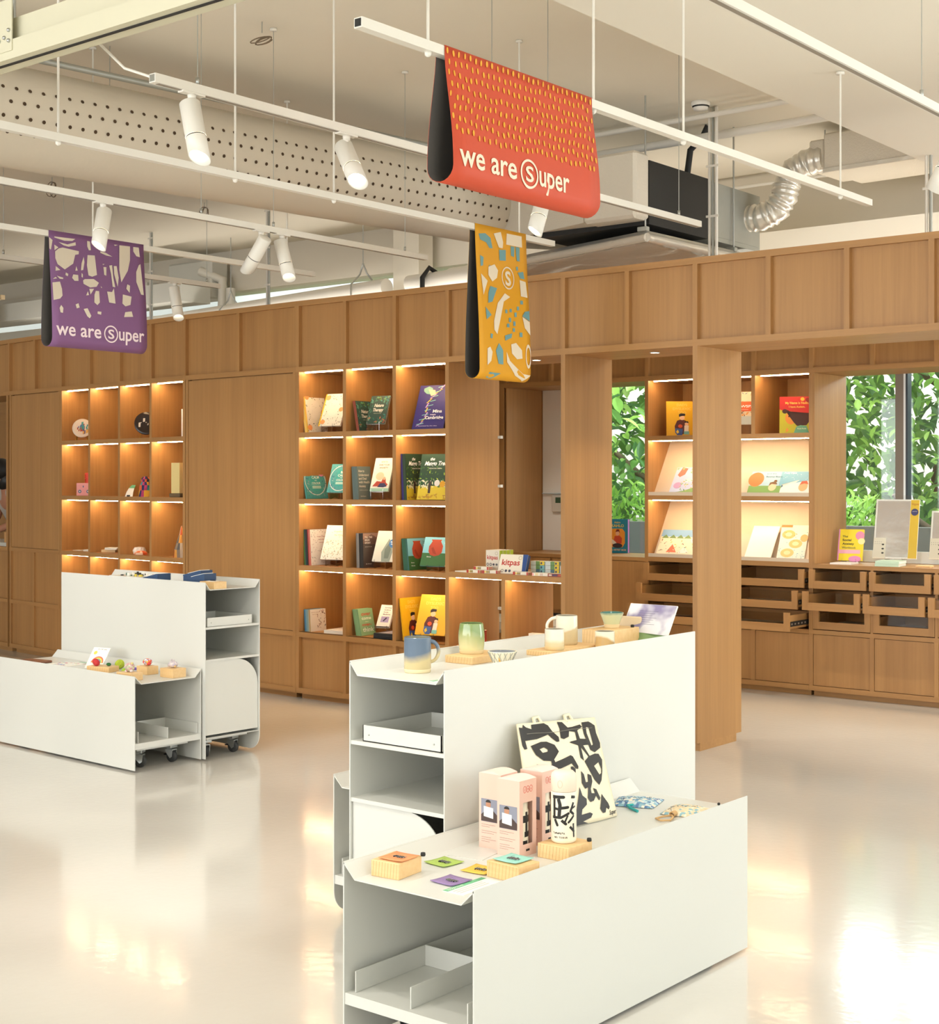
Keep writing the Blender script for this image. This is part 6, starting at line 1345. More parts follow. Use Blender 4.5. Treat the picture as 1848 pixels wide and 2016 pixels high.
leaning(X0(1) + 0.055, YL, LV[2], 5, 0.165, 0.230, 0.0125, '4E4440', '2A2624', TILL, 2, ['grey-spined book at the left of the Till the Break of Day row', 'light grey-spined book, second in that row', 'black-spined book with white lettering, third in that row', 'black-spined book with white lettering, fourth in that row', 'brown Till the Break of Day book showing its cover'], covers=['7A7672', '9A9690', '242220', '242220', '4E4440'], spines=['7A7672', '8E8A84', '242220', '2C2A28', '242220'])
PALE = [('r', 0, 0, 1, 1, 'DCDACC'), ('p', [(.45, .0), (.36, .3), (.5, .55), (.62, .75), (.8, .6), (.9, .3), (.85, 0)], '8E9A90'), ('p', [(.55, .1), (.5, .4), (.65, .6), (.8, .4), (.75, .1)], '6E7C74'), ('e', .85, .60, .20, .15, '3A78B4'), ('t', 'Make it', .84, .62, .26, .06, 'FFFFFF'), ('t', 'Flow', .84, .55, .18, .05, 'FFFFFF')]
standing(X0(1) + 0.150, YF + 0.09, LV[2], 0.165, 0.215, 0.012, 'DCDACC', PALE, 22, 'pale grey-green book with a round blue sticker on a clear stand', None, 0.045, 8, 'clear stand under the pale book with the blue sticker')
POT = [('r', 0, .42, 1, 1, '7FC0D0'), ('r', 0, 0, 1, .45, '3A6A3A'), ('p', [(.22, .92), (.56, .92), (.53, .86), (.62, .70), (.62, .48), (.54, .38), (.40, .34), (.27, .38), (.19, .50), (.18, .68), (.26, .86)], 'A8452E'), ('p', [(.26, .62), (.34, .44), (.46, .40), (.40, .52), (.32, .66)], '8E3424'), ('t', 'Timun Mas', .78, .86, .36, .08, '5FA0B0'), ('t', 'retold by', .78, .78, .26, .045, 'E8F0F0'), ('t', 'Story', .16, .22, .14, .05, 'F0F0E8'), ('t', 'Words', .17, .12, .16, .05, 'F0F0E8')]
leaning(X0(2) + 0.028, YL, LV[2], 5, 0.235, 0.205, 0.0095, '4F8FA0', '2F5A4A', POT, 6, ['blue-green picture book, back one of the red pot row', 'blue-green picture book, second of the red pot row', 'blue-green picture book, third of the red pot row', 'blue-green picture book, fourth of the red pot row', 'landscape picture book with a red clay pot leaning on the divider'], covers=['3A7A5A'] * 4 + ['4F8FA0'])
POT2 = POT[:6] + [('t', 'Nian', .80, .86, .2, .08, '3A6A80'), ('p', [(.80, .0), (.82, .28), (.88, .36), (.98, .36), (.98, 0)], 'E0A860'), ('p', [(.80, .34), (.86, .46), (.98, .46), (.98, .34)], '3A2A26'), ('t', 'Story', .24, .30, .14, .05, 'F0F0E8')]
standing(X0(2) + 0.125, YF + 0.09, LV[2], 0.245, 0.195, 0.010, '4F8FA0', POT2, 20, 'landscape picture book with a red clay pot on a clear stand', None, 0.030, 6, 'clear stand under the red clay pot book')
SMW = [('r', 0, 0, 1, 1, 'EFE6DA'), ('n', .45, .15, .98, .95, 40, 31, .06, ['9A6A5A', 'B98A7A', '6A5A50']), ('t', 'drawing plants', .32, .85, .5, .05, 'B9A090'), ('t', 'step by step', .32, .76, .4, .05, 'B9A090')]
leaning(X0(0) + 0.012, YL, LV[1], 4, 0.150, 0.150, 0.0145, 'EFE6DA', 'B98A4A', SMW, 4, ['blue-spined small book at the left of the bottom row', 'light blue-spined small book, second in the bottom row', 'grey-green-spined small book, third in the bottom row', 'small cream drawing book with a tan spine in the bottom row'], covers=['4F8AB0', '6F9AB0', '8AA09A', 'EFE6DA'], spines=['4A86B0', '7AA4B8', '93A69E', 'B08A50'])
def flatbook(label, x, y, z, w_, d_, th, c, rz=0, items=()):
    t = thing('book', label, 'book', (x, y, z), R(rz)); b = MB(); b.box(0, w_, 0, d_, 0, 0.0012, mat(c, .45)); b.box(0, w_, 0, d_, th - 0.0012, th, mat(c, .45)); b.box(0, w_, 0, 0.0012, 0.0012, th - 0.0012, mat(c, .45))
    art(b, items, lambda u, v, L: (u, v, th + L), w_, d_); b.build('cover', t); b = MB(); b.box(0.002, w_ - 0.002, 0.0012, d_ - 0.002, 0.0012, th - 0.0012, PAPER); b.build('page_block', t); return t
flatbook('thick white book lying flat, lower of two in the bottom left cubby', X0(0) + 0.20, YF + 0.04, LV[1], 0.17, 0.22, 0.022, 'EFE8DE', 6)
flatbook('thin white book lying flat behind the thick one', X0(0) + 0.24, YF + 0.27, LV[1], 0.15, 0.16, 0.034, 'EAE2D8', -5, [('n', .1, .1, .9, .9, 20, 6, .06, ['C9A8A0', 'B9B0A8'])])
OVER = [('r', 0, 0, 1, 1, '93BC8C'), ('t', 'over', .50, .74, .66, .20, 'D2563E'), ('t', 'come', .50, .59, .66, .17, 'F0F4E4'), ('t', "don't", .5, .49, .24, .06, 'D8E8C8'), ('t', 'over-', .46, .35, .66, .17, 'D2563E'), ('t', 'think', .52, .14, .76, .22, 'F0F4E4')]
leaning(X0(1) + 0.040, YL + 0.01, LV[1], 3, 0.140, 0.178, 0.0165, '93BC8C', '7FAA7C', OVER, 12, ['pale green paperback, leftmost of three overthinking books', 'pale green paperback, middle of three overthinking books', 'pale green overcome and overthink paperback showing its cover'], spines=['7FA878', '86AE80', '80A87A'])
GUID = [('r', 0, 0, 1, 1, 'F2EAE0'), ('t', 'Survival', .58, .85, .52, .08, '5A4A5A'), ('t', 'Guide to', .56, .75, .5, .08, '5A4A5A'), ('t', 'Acute', .48, .65, .36, .08, '5A4A5A'), ('t', 'Medicine', .58, .55, .56, .08, '5A4A5A'), ('r', .24, .22, .84, .48, 'A99CC4'), ('r', 0, 0, 1, .04, '2A2A2E'), ('p', [(.4, .28), (.6, .44), (.7, .42), (.5, .26)], '3A3450')]
standing(X0(1) + 0.140, YF + 0.14, LV[1] + 0.036, 0.105, 0.160, 0.012, 'F2EAE0', GUID, 26, 'white Survival Guide to Acute Medicine book on a clear stand', None, 0.022, 8, 'clear stand under the Survival Guide book')
flatbook('black book lying flat in the bottom middle cubby, lower of two', X0(1) + 0.23, YF + 0.02, LV[1], 0.17, 0.24, 0.017, '26262A', 4)
flatbook('black book lying flat in the bottom middle cubby, upper of two', X0(1) + 0.23, YF + 0.022, LV[1] + 0.0175, 0.17, 0.24, 0.017, '2C2C30', 5, [('r', .1, .1, .9, .9, 'CFCBD8')])
DAD = [('r', 0, 0, 1, 1, 'E9B41E'), ('t', "DAD'S", .5, .86, .34, .10, 'F0CC5A'), ('t', 'DYSLEXIC', .5, .75, .60, .10, 'F0CC5A'), ('t', 'TOO', .5, .64, .26, .10, 'F0CC5A'),
       ('p', [(.28, .08), (.26, .28), (.34, .44), (.48, .48), (.62, .44), (.70, .30), (.66, .10), (.5, .04)], '5A2420'), ('e', .50, .52, .085, .065, 'F0C49A'), ('p', [(.40, .55), (.40, .62), (.46, .65), (.60, .64), (.60, .58), (.50, .575)], '221C1A'),
       ('p', [(.27, .10), (.28, .22), (.52, .20), (.50, .02), (.34, .02)], '3A5A9A'), ('e', .44, .28, .07, .05, 'E0562A'), ('e', .64, .34, .06, .05, 'F0C49A'), ('p', [(.57, .37), (.60, .42), (.69, .42), (.71, .36), (.64, .385)], '221C1A'), ('p', [(.56, .12), (.57, .30), (.71, .30), (.70, .12)], 'F0E4D0'), ('r', .55, .04, .72, .13, '7FC0B4'), ('p', [(.30, .12), (.36, .18), (.40, .10), (.34, .06)], 'E8C84A')]
leaning(X0(2) + 0.040, YL - 0.02, LV[1], 1, 0.215, 0.275, 0.009, 'E9B41E', 'E0A818', DAD, 8, ["yellow Dad's Dyslexic Too book leaning on the divider"])
standing(X0(2) + 0.090, YF + 0.08, LV[1], 0.225, 0.270, 0.009, 'E9B41E', DAD, 20, "yellow Dad's Dyslexic Too book on a clear stand in the bottom row", None, 0.040, 10, "clear stand under the yellow book in the bottom row")

# ---- crayon boxes on the ledge
ZLG = 0.9252
KR = 'F0E8D8'
t = thing('crayon_box', 'upright kitpas crayon box with lime-green sides behind the larger box', 'box', (-6.005, 7.50, ZLG), 0, 'kitpas crayon boxes')
def kitbox(label, x, y, z, rot, w_, h, th, side, items, group='crayon boxes on the oak ledge', sidemarks=None):
    t = thing('crayon_box', label, 'box', (x, y, z), 0, group, rot); b = MB(); b.rbox(0, w_, 0, th, 0, h, mat(KR, 0.5), 0.0008)
    art(b, items, lambda u, v, L: (u, -0.0002 - L, v), w_, h); b.build('carton', t)
    b = MB(); b.box(w_, w_ + 0.0006, 0.001, th - 0.001, 0.001, h - 0.001, mat(side, 0.45)); b.box(-0.0006, 0, 0.001, th - 0.001, 0.001, h - 0.001, mat(side, 0.45)); b.build('side_label', t); return t
bpy.data.objects.remove(t)
KIT = [('t', 'kitpas', .48, .58, .80, .26, 'C0302C'), ('o', .14, .34, .05, .085, '3A3A4A'), ('o', .36, .34, .05, .085, '3A3A4A'), ('e', .58, .34, .08, .05, '4A4A5A'), ('e', .80, .34, .08, .05, '6A6A6A'), ('r', .3, .04, .34, .14, '3A3A3A'), ('o', .80, .86, .08, .10, 'B9B09A')]
for k in range(4):
    kitbox(['upright kitpas crayon box with red lettering, front of four lime-sided ones', 'upright lime-sided crayon box, second of four', 'upright lime-sided crayon box, third of four', 'upright lime-sided crayon box, rearmost of four'][k], -5.705, 7.215 + 0.0365 * k, ZLG, (0, 0, 0), 0.108, 0.135, 0.034, 'B4CC2A', KIT if k == 0 else (), 'lime-sided crayon boxes')
KIT2 = [('t', 'kitpas', .42, .44, .66, .42, 'C0302C'), ('o', .16, .14, .035, .05, '3A3A4A'), ('e', .30, .14, .045, .07, '4A4A5A'), ('e', .43, .14, .045, .07, '4A4A5A'), ('t', 'MEDIUM 12', .7, .10, .24, .06, '4A4A4A'), ('p', [(.88, 0), (1, 0), (1, 1), (.82, 1)], '2F4F8E'), ('o', .74, .82, .05, .065, 'B9B09A')]
kitbox('large kitpas crayon box with a navy end leaning back on the oak ledge', -5.545, 7.125, ZLG, (R(-22), 0, R(8)), 0.195, 0.125, 0.030, '2F4F8E', KIT2, 'kitpas boxes')
KS = [('r', 0, 0, .16, 1, 'B0342A'), ('r', .16, .2, .5, .8, 'E8C86A'), ('r', .3, .1, .34, .9, '2A2A2A'), ('r', .38, .1, .42, .9, '2A2A2A'), ('r', .46, .1, .5, .9, '3A3A3A'), ('r', .9, 0, 1, 1, 'C0443A')]
for i, (x, y, z, rz, lab) in enumerate(((-5.735, 7.060, 0, -3, 'small striped crayon box lying at the left front of the ledge'), (-5.615, 7.062, 0, 14, 'small striped crayon box, second at the front of the ledge'), (-5.70, 7.085, 0.019, 10, 'small red-edged crayon box stacked on the two at the left front'),
                                  (-5.38, 7.068, 0, 8, 'small striped crayon box lying right of the large kitpas box'), (-5.23, 7.062, 0, 8, 'small pastel crayon box lying near the right of the ledge'), (-5.115, 7.064, 0, 6, 'small dark red crayon box at the right end of the ledge'))):
    kk = KS if i < 4 else ([('r', 0, .1, .1, .9, 'E8A0A0'), ('r', .2, .1, .4, .9, 'E8D0A0'), ('r', .5, .1, .7, .9, 'D8C0B0')] if i == 4 else [('r', 0, 0, 1, 1, '8E3428'), ('r', .06, .2, .25, .8, 'D8C0B0'), ('r', .3, .2, .6, .8, '4A3A5A'), ('r', .68, .2, .9, .8, 'C05A3A')])
    kitbox(lab, x, y, ZLG + z, (0, 0, R(rz)), 0.105, 0.018, 0.055, 'D8A08A', kk, 'small flat crayon boxes')
for k in range(3):
    for j in range(3):
        if k == 2 and j == 2: continue
        kitbox('%s blue, green and yellow stick box in the stack, %s column' % (['lowest', 'middle', 'top'][j], ['left', 'middle', 'right'][k]), -5.395 + k * 0.102, 7.27 + 0.012 * k, ZLG + 0.0255 * j, (0, 0, R(6)), 0.098, 0.024, 0.06, '8FC4C8', [('r', 0, 0, .38, 1, 'D8E4E0'), ('r', .38, 0, .68, 1, '6F9A5A' if j else '4F7A8A'), ('r', .68, 0, 1, 1, 'F0D43A' if j == 2 or k == 1 else '7FC0C4'), ('e', .78, .5, .06, .3, '3A4A6A')], 'stick boxes stacked on the ledge')
t = thing('booklet', 'small cream booklet lying flat at the left end of the ledge', 'booklet', (-5.79, 7.10, ZLG), R(-10)); b = MB(); b.box(-0.05, 0.06, -0.03, 0.06, 0, 0.006, PAPER); b.build('pages', t)
for i, (x, y) in enumerate(((-5.80, 7.12), (-5.60, 7.28), (-5.36, 7.20))):
    kitbox(['red and white crayon carton in the lower cubby, left one', 'red and white crayon carton in the lower cubby, middle one', 'red and white crayon carton in the lower cubby, right one'][i], x, y, 0.4602, (0, 0, R(10)), 0.13, 0.10, 0.05, 'C04A3A', [('r', .06, .1, .94, .9, 'E8D8C0'), ('r', .2, .3, .8, .6, 'C0443A')], 'cartons in the lower cubbies')

# ---- crafts in the far-left bookcase
def LL(s, d, z):   # s along the far-left run, d depth behind its face
    return (PL[0] + s * math.cos(AL) - d * math.sin(AL), PL[1] + s * math.sin(AL) + d * math.cos(AL), z)
def plate(s, d, z, r, c1, c2, label, rz):
    t = thing('plate', label, 'plate', LL(s, d, z), rz); M = Matrix.Translation((0, 0, r + 0.02)) @ Matrix.Rotation(R(76), 4, 'X')
    b = MB(); b.lathe([(0, 0), (r * 0.7, 0.0), (r, 0.012), (r, 0.015), (r * 0.7, 0.004), (0, 0.004)], mat(c1, 0.3), 30, M=M); b.build('dish', t)
    b = MB(); random.seed(len(label))
    for q in range(26):
        a, rr, s_ = random.uniform(0, 6.28), random.uniform(0, r * 0.62), random.uniform(0.008, 0.020)
        u, v = rr * math.cos(a), rr * math.sin(a); b.flat([(u - s_ * .5, v - s_), (u + s_ * .5, v - s_ * .8), (u + s_ * .6, v + s_), (u - s_ * .4, v + s_ * .9)], mat(random.choice(c2), 0.4), lambda x, y, q=q: (x, y, 0.0045 + q * 0.0001), M=M)
    b.build('painting', t)
    b = MB(); b.tube([(-0.05, -0.03, 0), (-0.04, -0.02, 0.03), (-0.05, 0.04, 0.0)], 0.004, mat('C9A24A', 0.3, 0.9), 6); b.tube([(0.05, -0.03, 0), (0.04, -0.02, 0.03), (0.05, 0.04, 0.0)], 0.004, mat('C9A24A', 0.3, 0.9), 6); b.build('stand', t)
plate(-1.635, 0.10, LV[4], 0.080, 'D8C8B4', ['4A6A9A', 'A04A3A', '3A8A8A', 'D8A04A', '5A4A6A'], 'colourful painted plate on a gold stand, top left cubby', R(45))
plate(-0.655, 0.09, LV[4], 0.092, '2A2220', ['2A2220', '3A302C', 'E8E0D0', '2A2220'], 'dark plate with a white patch on a gold stand, top row third cubby', R(50))
def lump(name, label, cat, s, d, z, profile, cols, seed=1, rz=0):
    t = thing(name, label, cat, LL(s, d, z), rz); b = MB(); rnd = random.Random(seed); n = 14; ms = [mat(c, 0.8) for c in cols]; vs = [(r_ * (1 + rnd.uniform(-.12, .12)) * math.cos(2 * math.pi * k / n), r_ * (1 + rnd.uniform(-.12, .12)) * math.sin(2 * math.pi * k / n), z_) for r_, z_ in profile for k in range(n)]
    for i in range(len(profile) - 1):
        for k in range(n): b.add([vs[a] for a in (i * n + k, i * n + (k + 1) % n, (i + 1) * n + (k + 1) % n, (i + 1) * n + k)], [(0, 1, 2, 3)], rnd.choice(ms))
    b.build('body', t); return t
lump('fabric_figure', 'colourful patchwork fabric figure in the second row', 'figurine', -0.665, 0.09, LV[3], [(0.0, 0), (0.055, 0.0), (0.052, 0.05), (0.045, 0.09), (0.035, 0.115), (0.038, 0.135), (0.022, 0.155), (0, 0.16)], ['E8B03A', '2A8A8A', 'B03A6A', '2A2A5A', 'E06A3A', '3A2A3A'], 3)
lump('beaded_cone', 'small cone-shaped beaded ornament in the third row, right cubby', 'ornament', -0.185, 0.10, LV[2], [(0.0, 0), (0.06, 0.0), (0.055, 0.06), (0.04, 0.11), (0.02, 0.17), (0.004, 0.235), (0, 0.24)], ['8A7A6A', 'C9603A', '5A5A5A', 'D8C8B0', 'E0A04A', '7A4A3A'], 5)
t = thing('paper_lamp', 'cream paper lamp on a dark base, second row right cubby', 'lamp', LL(-0.185, 0.07, LV[3])); b = MB(); b.prism([(-0.045, -0.03), (0.05, -0.03), (0.05, 0.04), (-0.045, 0.04)], 0.03, 0.26, mat('E4CF8E', 0.7), 'z'); b.build('shade', t); b = MB()
b.rbox(-0.06, 0.06, -0.04, 0.05, 0, 0.029, mat('6A5A40', 0.5), 0.004); b.build('base', t)
t = thing('card_box', 'pink scalloped box with blue flower motifs, second row left cubby', 'box', LL(-1.62, 0.10, LV[3]), R(32)); b = MB(); b.rbox(-0.06, 0.06, 0, 0.05, 0, 0.105, mat('E09A9A', 0.6), 0.003)
for q in range(8): b.ball((-0.06, 0.025, 0.008 + q * 0.0128), 0.006, mat('E09A9A', 0.6), 5)
b.build('box', t); b = MB()
for u in (-0.03, 0.04):
    vs, fs = ring(u, 0.035, 0.006, 0.014, 16); b.add([(p[0], -0.0006, p[1]) for p in vs], fs, mat('4A6A8A', 0.6)); b.flat([(u + .005 * math.cos(q * .8), 0.035 + .005 * math.sin(q * .8)) for q in range(8)], mat('E8D8D0', .6), lambda a, v: (a, -0.001, v))
b.flat([(-0.0, 0.065), (0.006, 0.075), (0.0, 0.088), (-0.006, 0.075)], mat('4A6A8A', .6), lambda a, v: (a, -0.0008, v)); b.build('motif', t)
t = thing('red_basket', 'red scalloped box behind the pink one, second row left cubby', 'box', LL(-1.665, 0.20, LV[3]), R(30)); b = MB(); b.rbox(-0.05, 0.05, 0, 0.05, 0, 0.19, mat('C8402E', 0.6), 0.003)
for q in range(13): b.ball((-0.05, 0.0, 0.01 + q * 0.0142), 0.007, mat('C8402E', 0.6), 5)
b.build('box', t)
t = thing('info_card', 'curved white info card with a green top, second row third cubby', 'sign', LL(-0.865, 0.06, LV[3]), R(25)); b = MB(); pr = [(0.0, 0.0), (0.012, 0.035), (0.030, 0.065), (0.055, 0.09)]
for i in range(3): b.add([(-0.035, pr[i][0], pr[i][1]), (0.035, pr[i][0], pr[i][1]), (0.035, pr[i + 1][0], pr[i + 1][1]), (-0.035, pr[i + 1][0], pr[i + 1][1])], [(0, 1, 2, 3)], mat('6FB98A', 0.6, key='sign_green') if i == 2 else PAPER)
o = b.build('card', t); s_ = o.modifiers.new('s', 'SOLIDIFY'); s_.thickness = 0.001
b = MB(); b.rbox(-0.012, 0.012, -0.008, 0.008, 0, 0.012, DARK, 0.002); b.build('holder', t)
t = thing('wooden_block', 'pine block with two white coasters, third row second cubby', 'wooden block', LL(-1.29, 0.07, LV[2]), R(20)); b = MB(); b.rbox(0, 0.13, 0, 0.10, 0, 0.022, PINE, 0.002); b.build('block', t)
for k in range(2):
    b = MB(); b.rbox(-0.05, 0.06, -0.04, 0.05, 0, 0.009, PAPER, 0.002); tag(b.build('coaster', None, LL(-1.20, 0.12, LV[2] + 0.0222 + 0.0095 * k), rot=(0, 0, R(20 + 8 * k))), ['white coaster on the pine block, lower of two', 'white coaster on the pine block, upper of two'][k], 'coaster', 'white coasters')
for s, w_, lab in ((-1.72, 0.09, 'thin white card lying in the third row left cubby'), (-1.55, 0.06, 'small white box lying in the third row left cubby')):
    b = MB(); b.rbox(0, w_, 0, 0.06, 0, 0.004 if w_ > .08 else 0.014, PAPER, 0.001); tag(b.build('card_box', None, LL(s, 0.06, LV[2]), rot=(0, 0, R(15))), lab, 'box')
lump('yarn_roll', 'white rolled yarn bundle, third row third cubby', 'yarn', -0.80, 0.12, LV[2], [(0, 0), (0.045, 0.004), (0.05, 0.03), (0.04, 0.055), (0, 0.06)], ['EDE6DC', 'DCD4CA', 'F4EEE6'], 8)
lump('yarn_roll', 'pale grey yarn bundle right of the white one, third row', 'yarn', -0.68, 0.22, LV[2], [(0, 0), (0.045, 0.004), (0.05, 0.03), (0.04, 0.055), (0, 0.06)], ['E4DAD4', 'D4CAC4'], 9)
lump('fabric_bundle', 'orange patterned fabric bundle, third row third cubby', 'fabric', -0.70, 0.07, LV[2], [(0, 0), (0.05, 0.003), (0.05, 0.02), (0.03, 0.032), (0, 0.034)], ['E0602E', 'E87A4A', 'F0C8A8'], 10)
t = thing('framed_picture', 'pale upright panel at the edge of the top right cubby', 'frame', LL(-0.30, 0.22, LV[4]), R(35)); b = MB(); b.rbox(-0.04, 0.04, 0, 0.012, 0, 0.22, PAPER, 0.002); b.build('panel', t)

# ---- picture books in the back display
ZB1, ZB2 = 1.385 + 0.0262, 0.925 + 0.0262
XD = XB[6]
slope = math.degrees(math.atan2(0.252, 0.418))
def disp(label, x, z, w_, h, cover, items, th=0.006, rz=0, y=0.035):
    return book(label, (x, YB + y, z - 0.0095), (R(-slope), 0, R(rz)), w_, h, th, cover, None, items)
FLW = [('r', 0, 0, 1, 1, 'C9D0E8'), ('p', [(0, 0), (.5, .1), (1, .3), (1, 0)], '8FB06A'), ('p', [(.1, .7), (.2, 1), (.4, .95), (.35, .72), (.2, .62)], 'E0705A'), ('e', .22, .30, .14, .12, 'C9A0C8'), ('e', .56, .5, .12, .08, 'E8E0E8'), ('e', .80, .42, .10, .09, 'EFA878'), ('n', .3, .1, 1, .5, 30, 3, .05, ['6F9A5A', '8FB87A', 'E8C84A']), ('n', 0, .9, 1, 1, 10, 4, .05, ['8FC48A']), ('n', .5, .75, 1, 1, 16, 14, .06, ['8FC48A', 'A8D08A'])]
disp('open picture book of flowers on the upper sloped ledge, left end', XD + 0.17, ZB1, 0.26, 0.225, 'F0EEE4', FLW, 0.012, -6)
OR = [('r', 0, 0, 1, 1, 'AFD0E0'), ('r', 0, 0, 1, .36, '7FA860'), ('e', .18, .64, .24, .32, 'E8824A'), ('t', 'and the', .62, .88, .3, .06, '6A90A8'), ('t', 'Bouncy Beans', .72, .74, .5, .08, '4A7088'), ('e', .74, .30, .12, .17, 'F0D0A8'), ('p', [(.62, .34), (.64, .5), (.8, .56), (.88, .42), (.8, .42), (.7, .44)], '7A5A3A'), ('e', .80, .56, .05, .06, '7A5A3A')]
disp('landscape picture book with an orange shape and a child with a hair bun', XD + 0.82, ZB1, 0.255, 0.185, 'AFD0E0', OR)
FSH = [('r', 0, 0, 1, 1, 'F4F4EE'), ('p', [(0, .35), (1, .62), (1, 1), (0, 1)], '7FB8D0'), ('p', [(.12, .30), (.52, .50), (.62, .62), (.50, .58), (.16, .36), (.08, .42)], 'E8F0E8'), ('p', [(.08, .26), (.14, .34), (.10, .42)], '3A6A8A'), ('n', .1, .6, .95, .95, 30, 5, .02, ['FFFFFF', 'D8ECF4']), ('t', 'Pak Mat', .28, .90, .4, .08, 'FFFFFF'), ('e', .78, .32, .14, .20, 'E8B080'), ('p', [(.66, .40), (.70, .56), (.86, .58), (.93, .42), (.8, .46)], 'D8603A')]
disp('landscape picture book with a silver fish and a boy in a red cap', XD + 1.055, ZB1, 0.245, 0.185, 'F4F4EE', FSH)
CMP = [('r', 0, .72, 1, 1, '7FA8C8'), ('r', 0, 0, 1, .72, 'F0E0C0')] + [('p', [(.02 + k * .16, .66), (.10 + k * .16, .80), (.18 + k * .16, .66)], '6F8A4A') for k in range(4)] + [('e', .86, .62, .2, .22, 'F4EEE0'), ('p', [(.2, .1), (.3, .42), (.42, .1)], 'D8704A'), ('p', [(.45, .06), (.56, .34), (.68, .1)], 'F0E8DC'), ('n', .02, .05, .98, .6, 50, 8, .05, ['E0902A', 'C0502E', 'F0C84A', '4A7A5A', '8A5A3A', 'E8E0D0'])]
disp('open picture book of a camp with tents on the lower sloped ledge', XD + 0.06, ZB2, 0.40, 0.215, 'F0E0C0', CMP, 0.008)
t = book('blank open white page of a book on the lower sloped ledge', (XD + 0.80, YB + 0.035, ZB2 - 0.0095), (R(-slope), 0, R(-4)), 0.215, 0.265, 0.006, 'F6F1E6', None, ())
ORN = [('r', 0, 0, 1, 1, 'D9E0D4'), ('n', 0, 0, 1, 1, 60, 9, .025, ['8FC0C4', '6FA8B0']), ('e', .30, .72, .24, .13, 'F0B06A'), ('e', .60, .45, .24, .13, 'F0B870'), ('e', .35, .18, .24, .13, 'F0C07A'), ('e', .88, .62, .14, .11, 'F0A860'), ('r', .0, .93, .4, 1, 'E07A3A'), ('n', .1, .5, .6, .8, 14, 10, .03, ['E08A3A']), ('e', .30, .72, .12, .06, 'F6D8A0'), ('e', .60, .45, .12, .06, 'F6D8A0'), ('e', .35, .18, .12, .06, 'F6D8A0')]
disp('large picture book with orange slices on a pale blue cover', XD + 1.055, ZB2, 0.20, 0.275, 'D9E0D4', ORN, 0.012, 10, 0.035)
standing(XD + 0.115, YB + 0.10, 1.83, 0.235, 0.262, 0.008, 'E9B41E', DAD, 6, "yellow Dad's Dyslexic Too book in the lit cubby left of the tall fin", None, 0.001, 38)
NAD = [('r', 0, 0, 1, 1, 'C9C02A'), ('p', [(0, 1), (0, .66), (.15, .60), (.45, .52), (1, .56), (1, 1)], 'C8302A'), ('t', 'My Name is Nadia.', .52, .80, .70, .09, 'F0D05A', -.1), ('t', 'I have Autism.', .52, .70, .48, .07, 'F0D05A', -.1), ('e', .34, .42, .17, .18, 'E8943A'), ('p', [(.10, .58), (.14, .66), (.28, .62), (.42, .30), (.52, .20), (.80, .22), (.95, .40), (.95, .54), (.45, .54), (.28, .60)], '4A2A1E'), ('e', .16, .60, .08, .06, '4A2A1E'), ('p', [(.42, 0), (.50, .18), (.62, .22), (.80, .20), (.88, 0)], '6FB08A'), ('e', .28, .46, .018, .02, '2A2020'), ('t', 'Paula Poole', .66, .11, .26, .05, 'E8F0D0'), ('e', .68, .93, .06, .05, 'F0B83A'), ('e', .84, .91, .07, .06, '8A2420'), ('p', [(.18, .02), (.22, .16), (.28, .08)], 'E8943A')]
standing(XD + 2 * MW + 0.155, YB + 0.10, 1.83, 0.235, 0.262, 0.010, 'C9C02A', NAD, 5, 'red and yellow My Name is Nadia book in the right lit cubby', None, 0.001, 24)
APR = [('r', 0, 0, 1, 1, 'E8D8B8'), ('n', 0, .68, 1, 1, 24, 3, .06, ['F0E8D8', 'C9A070', 'D8B888', '8A9AA0']), ('r', 0, .40, 1, .70, 'E0622E'), ('t', 'NEWSPAPER', .5, .52, .9, .10, 'FFFFFF'), ('r', .1, .45, .5, .46, 'F0D8C8'), ('n', 0, .25, 1, .40, 24, 5, .05, ['E8A04A', '8A6A4A', 'F0D8A8']), ('r', 0, 0, 1, .25, 'C9D0C8')]
standing(XD + MW + 0.19, YB + 0.16, 1.83, 0.23, 0.245, 0.010, 'E8D8B8', APR, 10, 'magazine-style book with an orange band reading PAPER, partly hidden by the fin', None, 0.075, 20)
# sill of the left bay
KAH = [('r', 0, 0, 1, 1, '1F86A0'), ('t', 'FRIDA', .5, .88, .30, .06, 'F0C83A'), ('t', 'KAHLO', .5, .77, .62, .11, 'F0C83A'), ('p', [(.14, .30), (.14, .62), (.26, .72), (.74, .72), (.86, .62), (.86, .30), (.74, .17), (.26, .17)], 'EE9A2E'), ('e', .50, .58, .09, .07, 'E8B088'), ('p', [(.40, .62), (.46, .70), (.58, .70), (.62, .58), (.56, .64)], '7A2A20'), ('p', [(.30, .30), (.36, .50), (.60, .52), (.72, .44), (.70, .28)], 'C84A2A'), ('p', [(.1, .4), (.2, .28), (.5, .24), (.4, .34), (.16, .44)], 'E8D8C0'), ('e', .5, .22, .24, .07, '3A2A30'), ('t', 'THE ARTIST BOX', .5, .07, .86, .07, 'F0C8A0')]
book('blue and orange Frida Kahlo box standing on the left window sill', (-6.51, 9.80, 0.9175), (0, 0, R(12)), 0.175, 0.270, 0.040, '1F86A0', None, KAH, page='D88AC8')
t = thing('side_stripe', '', '', (0, 0, 0)); bpy.data.objects.remove(t)
book('red and violet book at the right end of the left window sill', (-6.02, 9.72, 0.9175), (0, 0, R(40)), 0.10, 0.17, 0.03, '5A3A7A', None, [('n', 0, 0, 1, 1, 20, 3, .06, ['C83A3A', 'E8A04A', '3A4A9A'])])
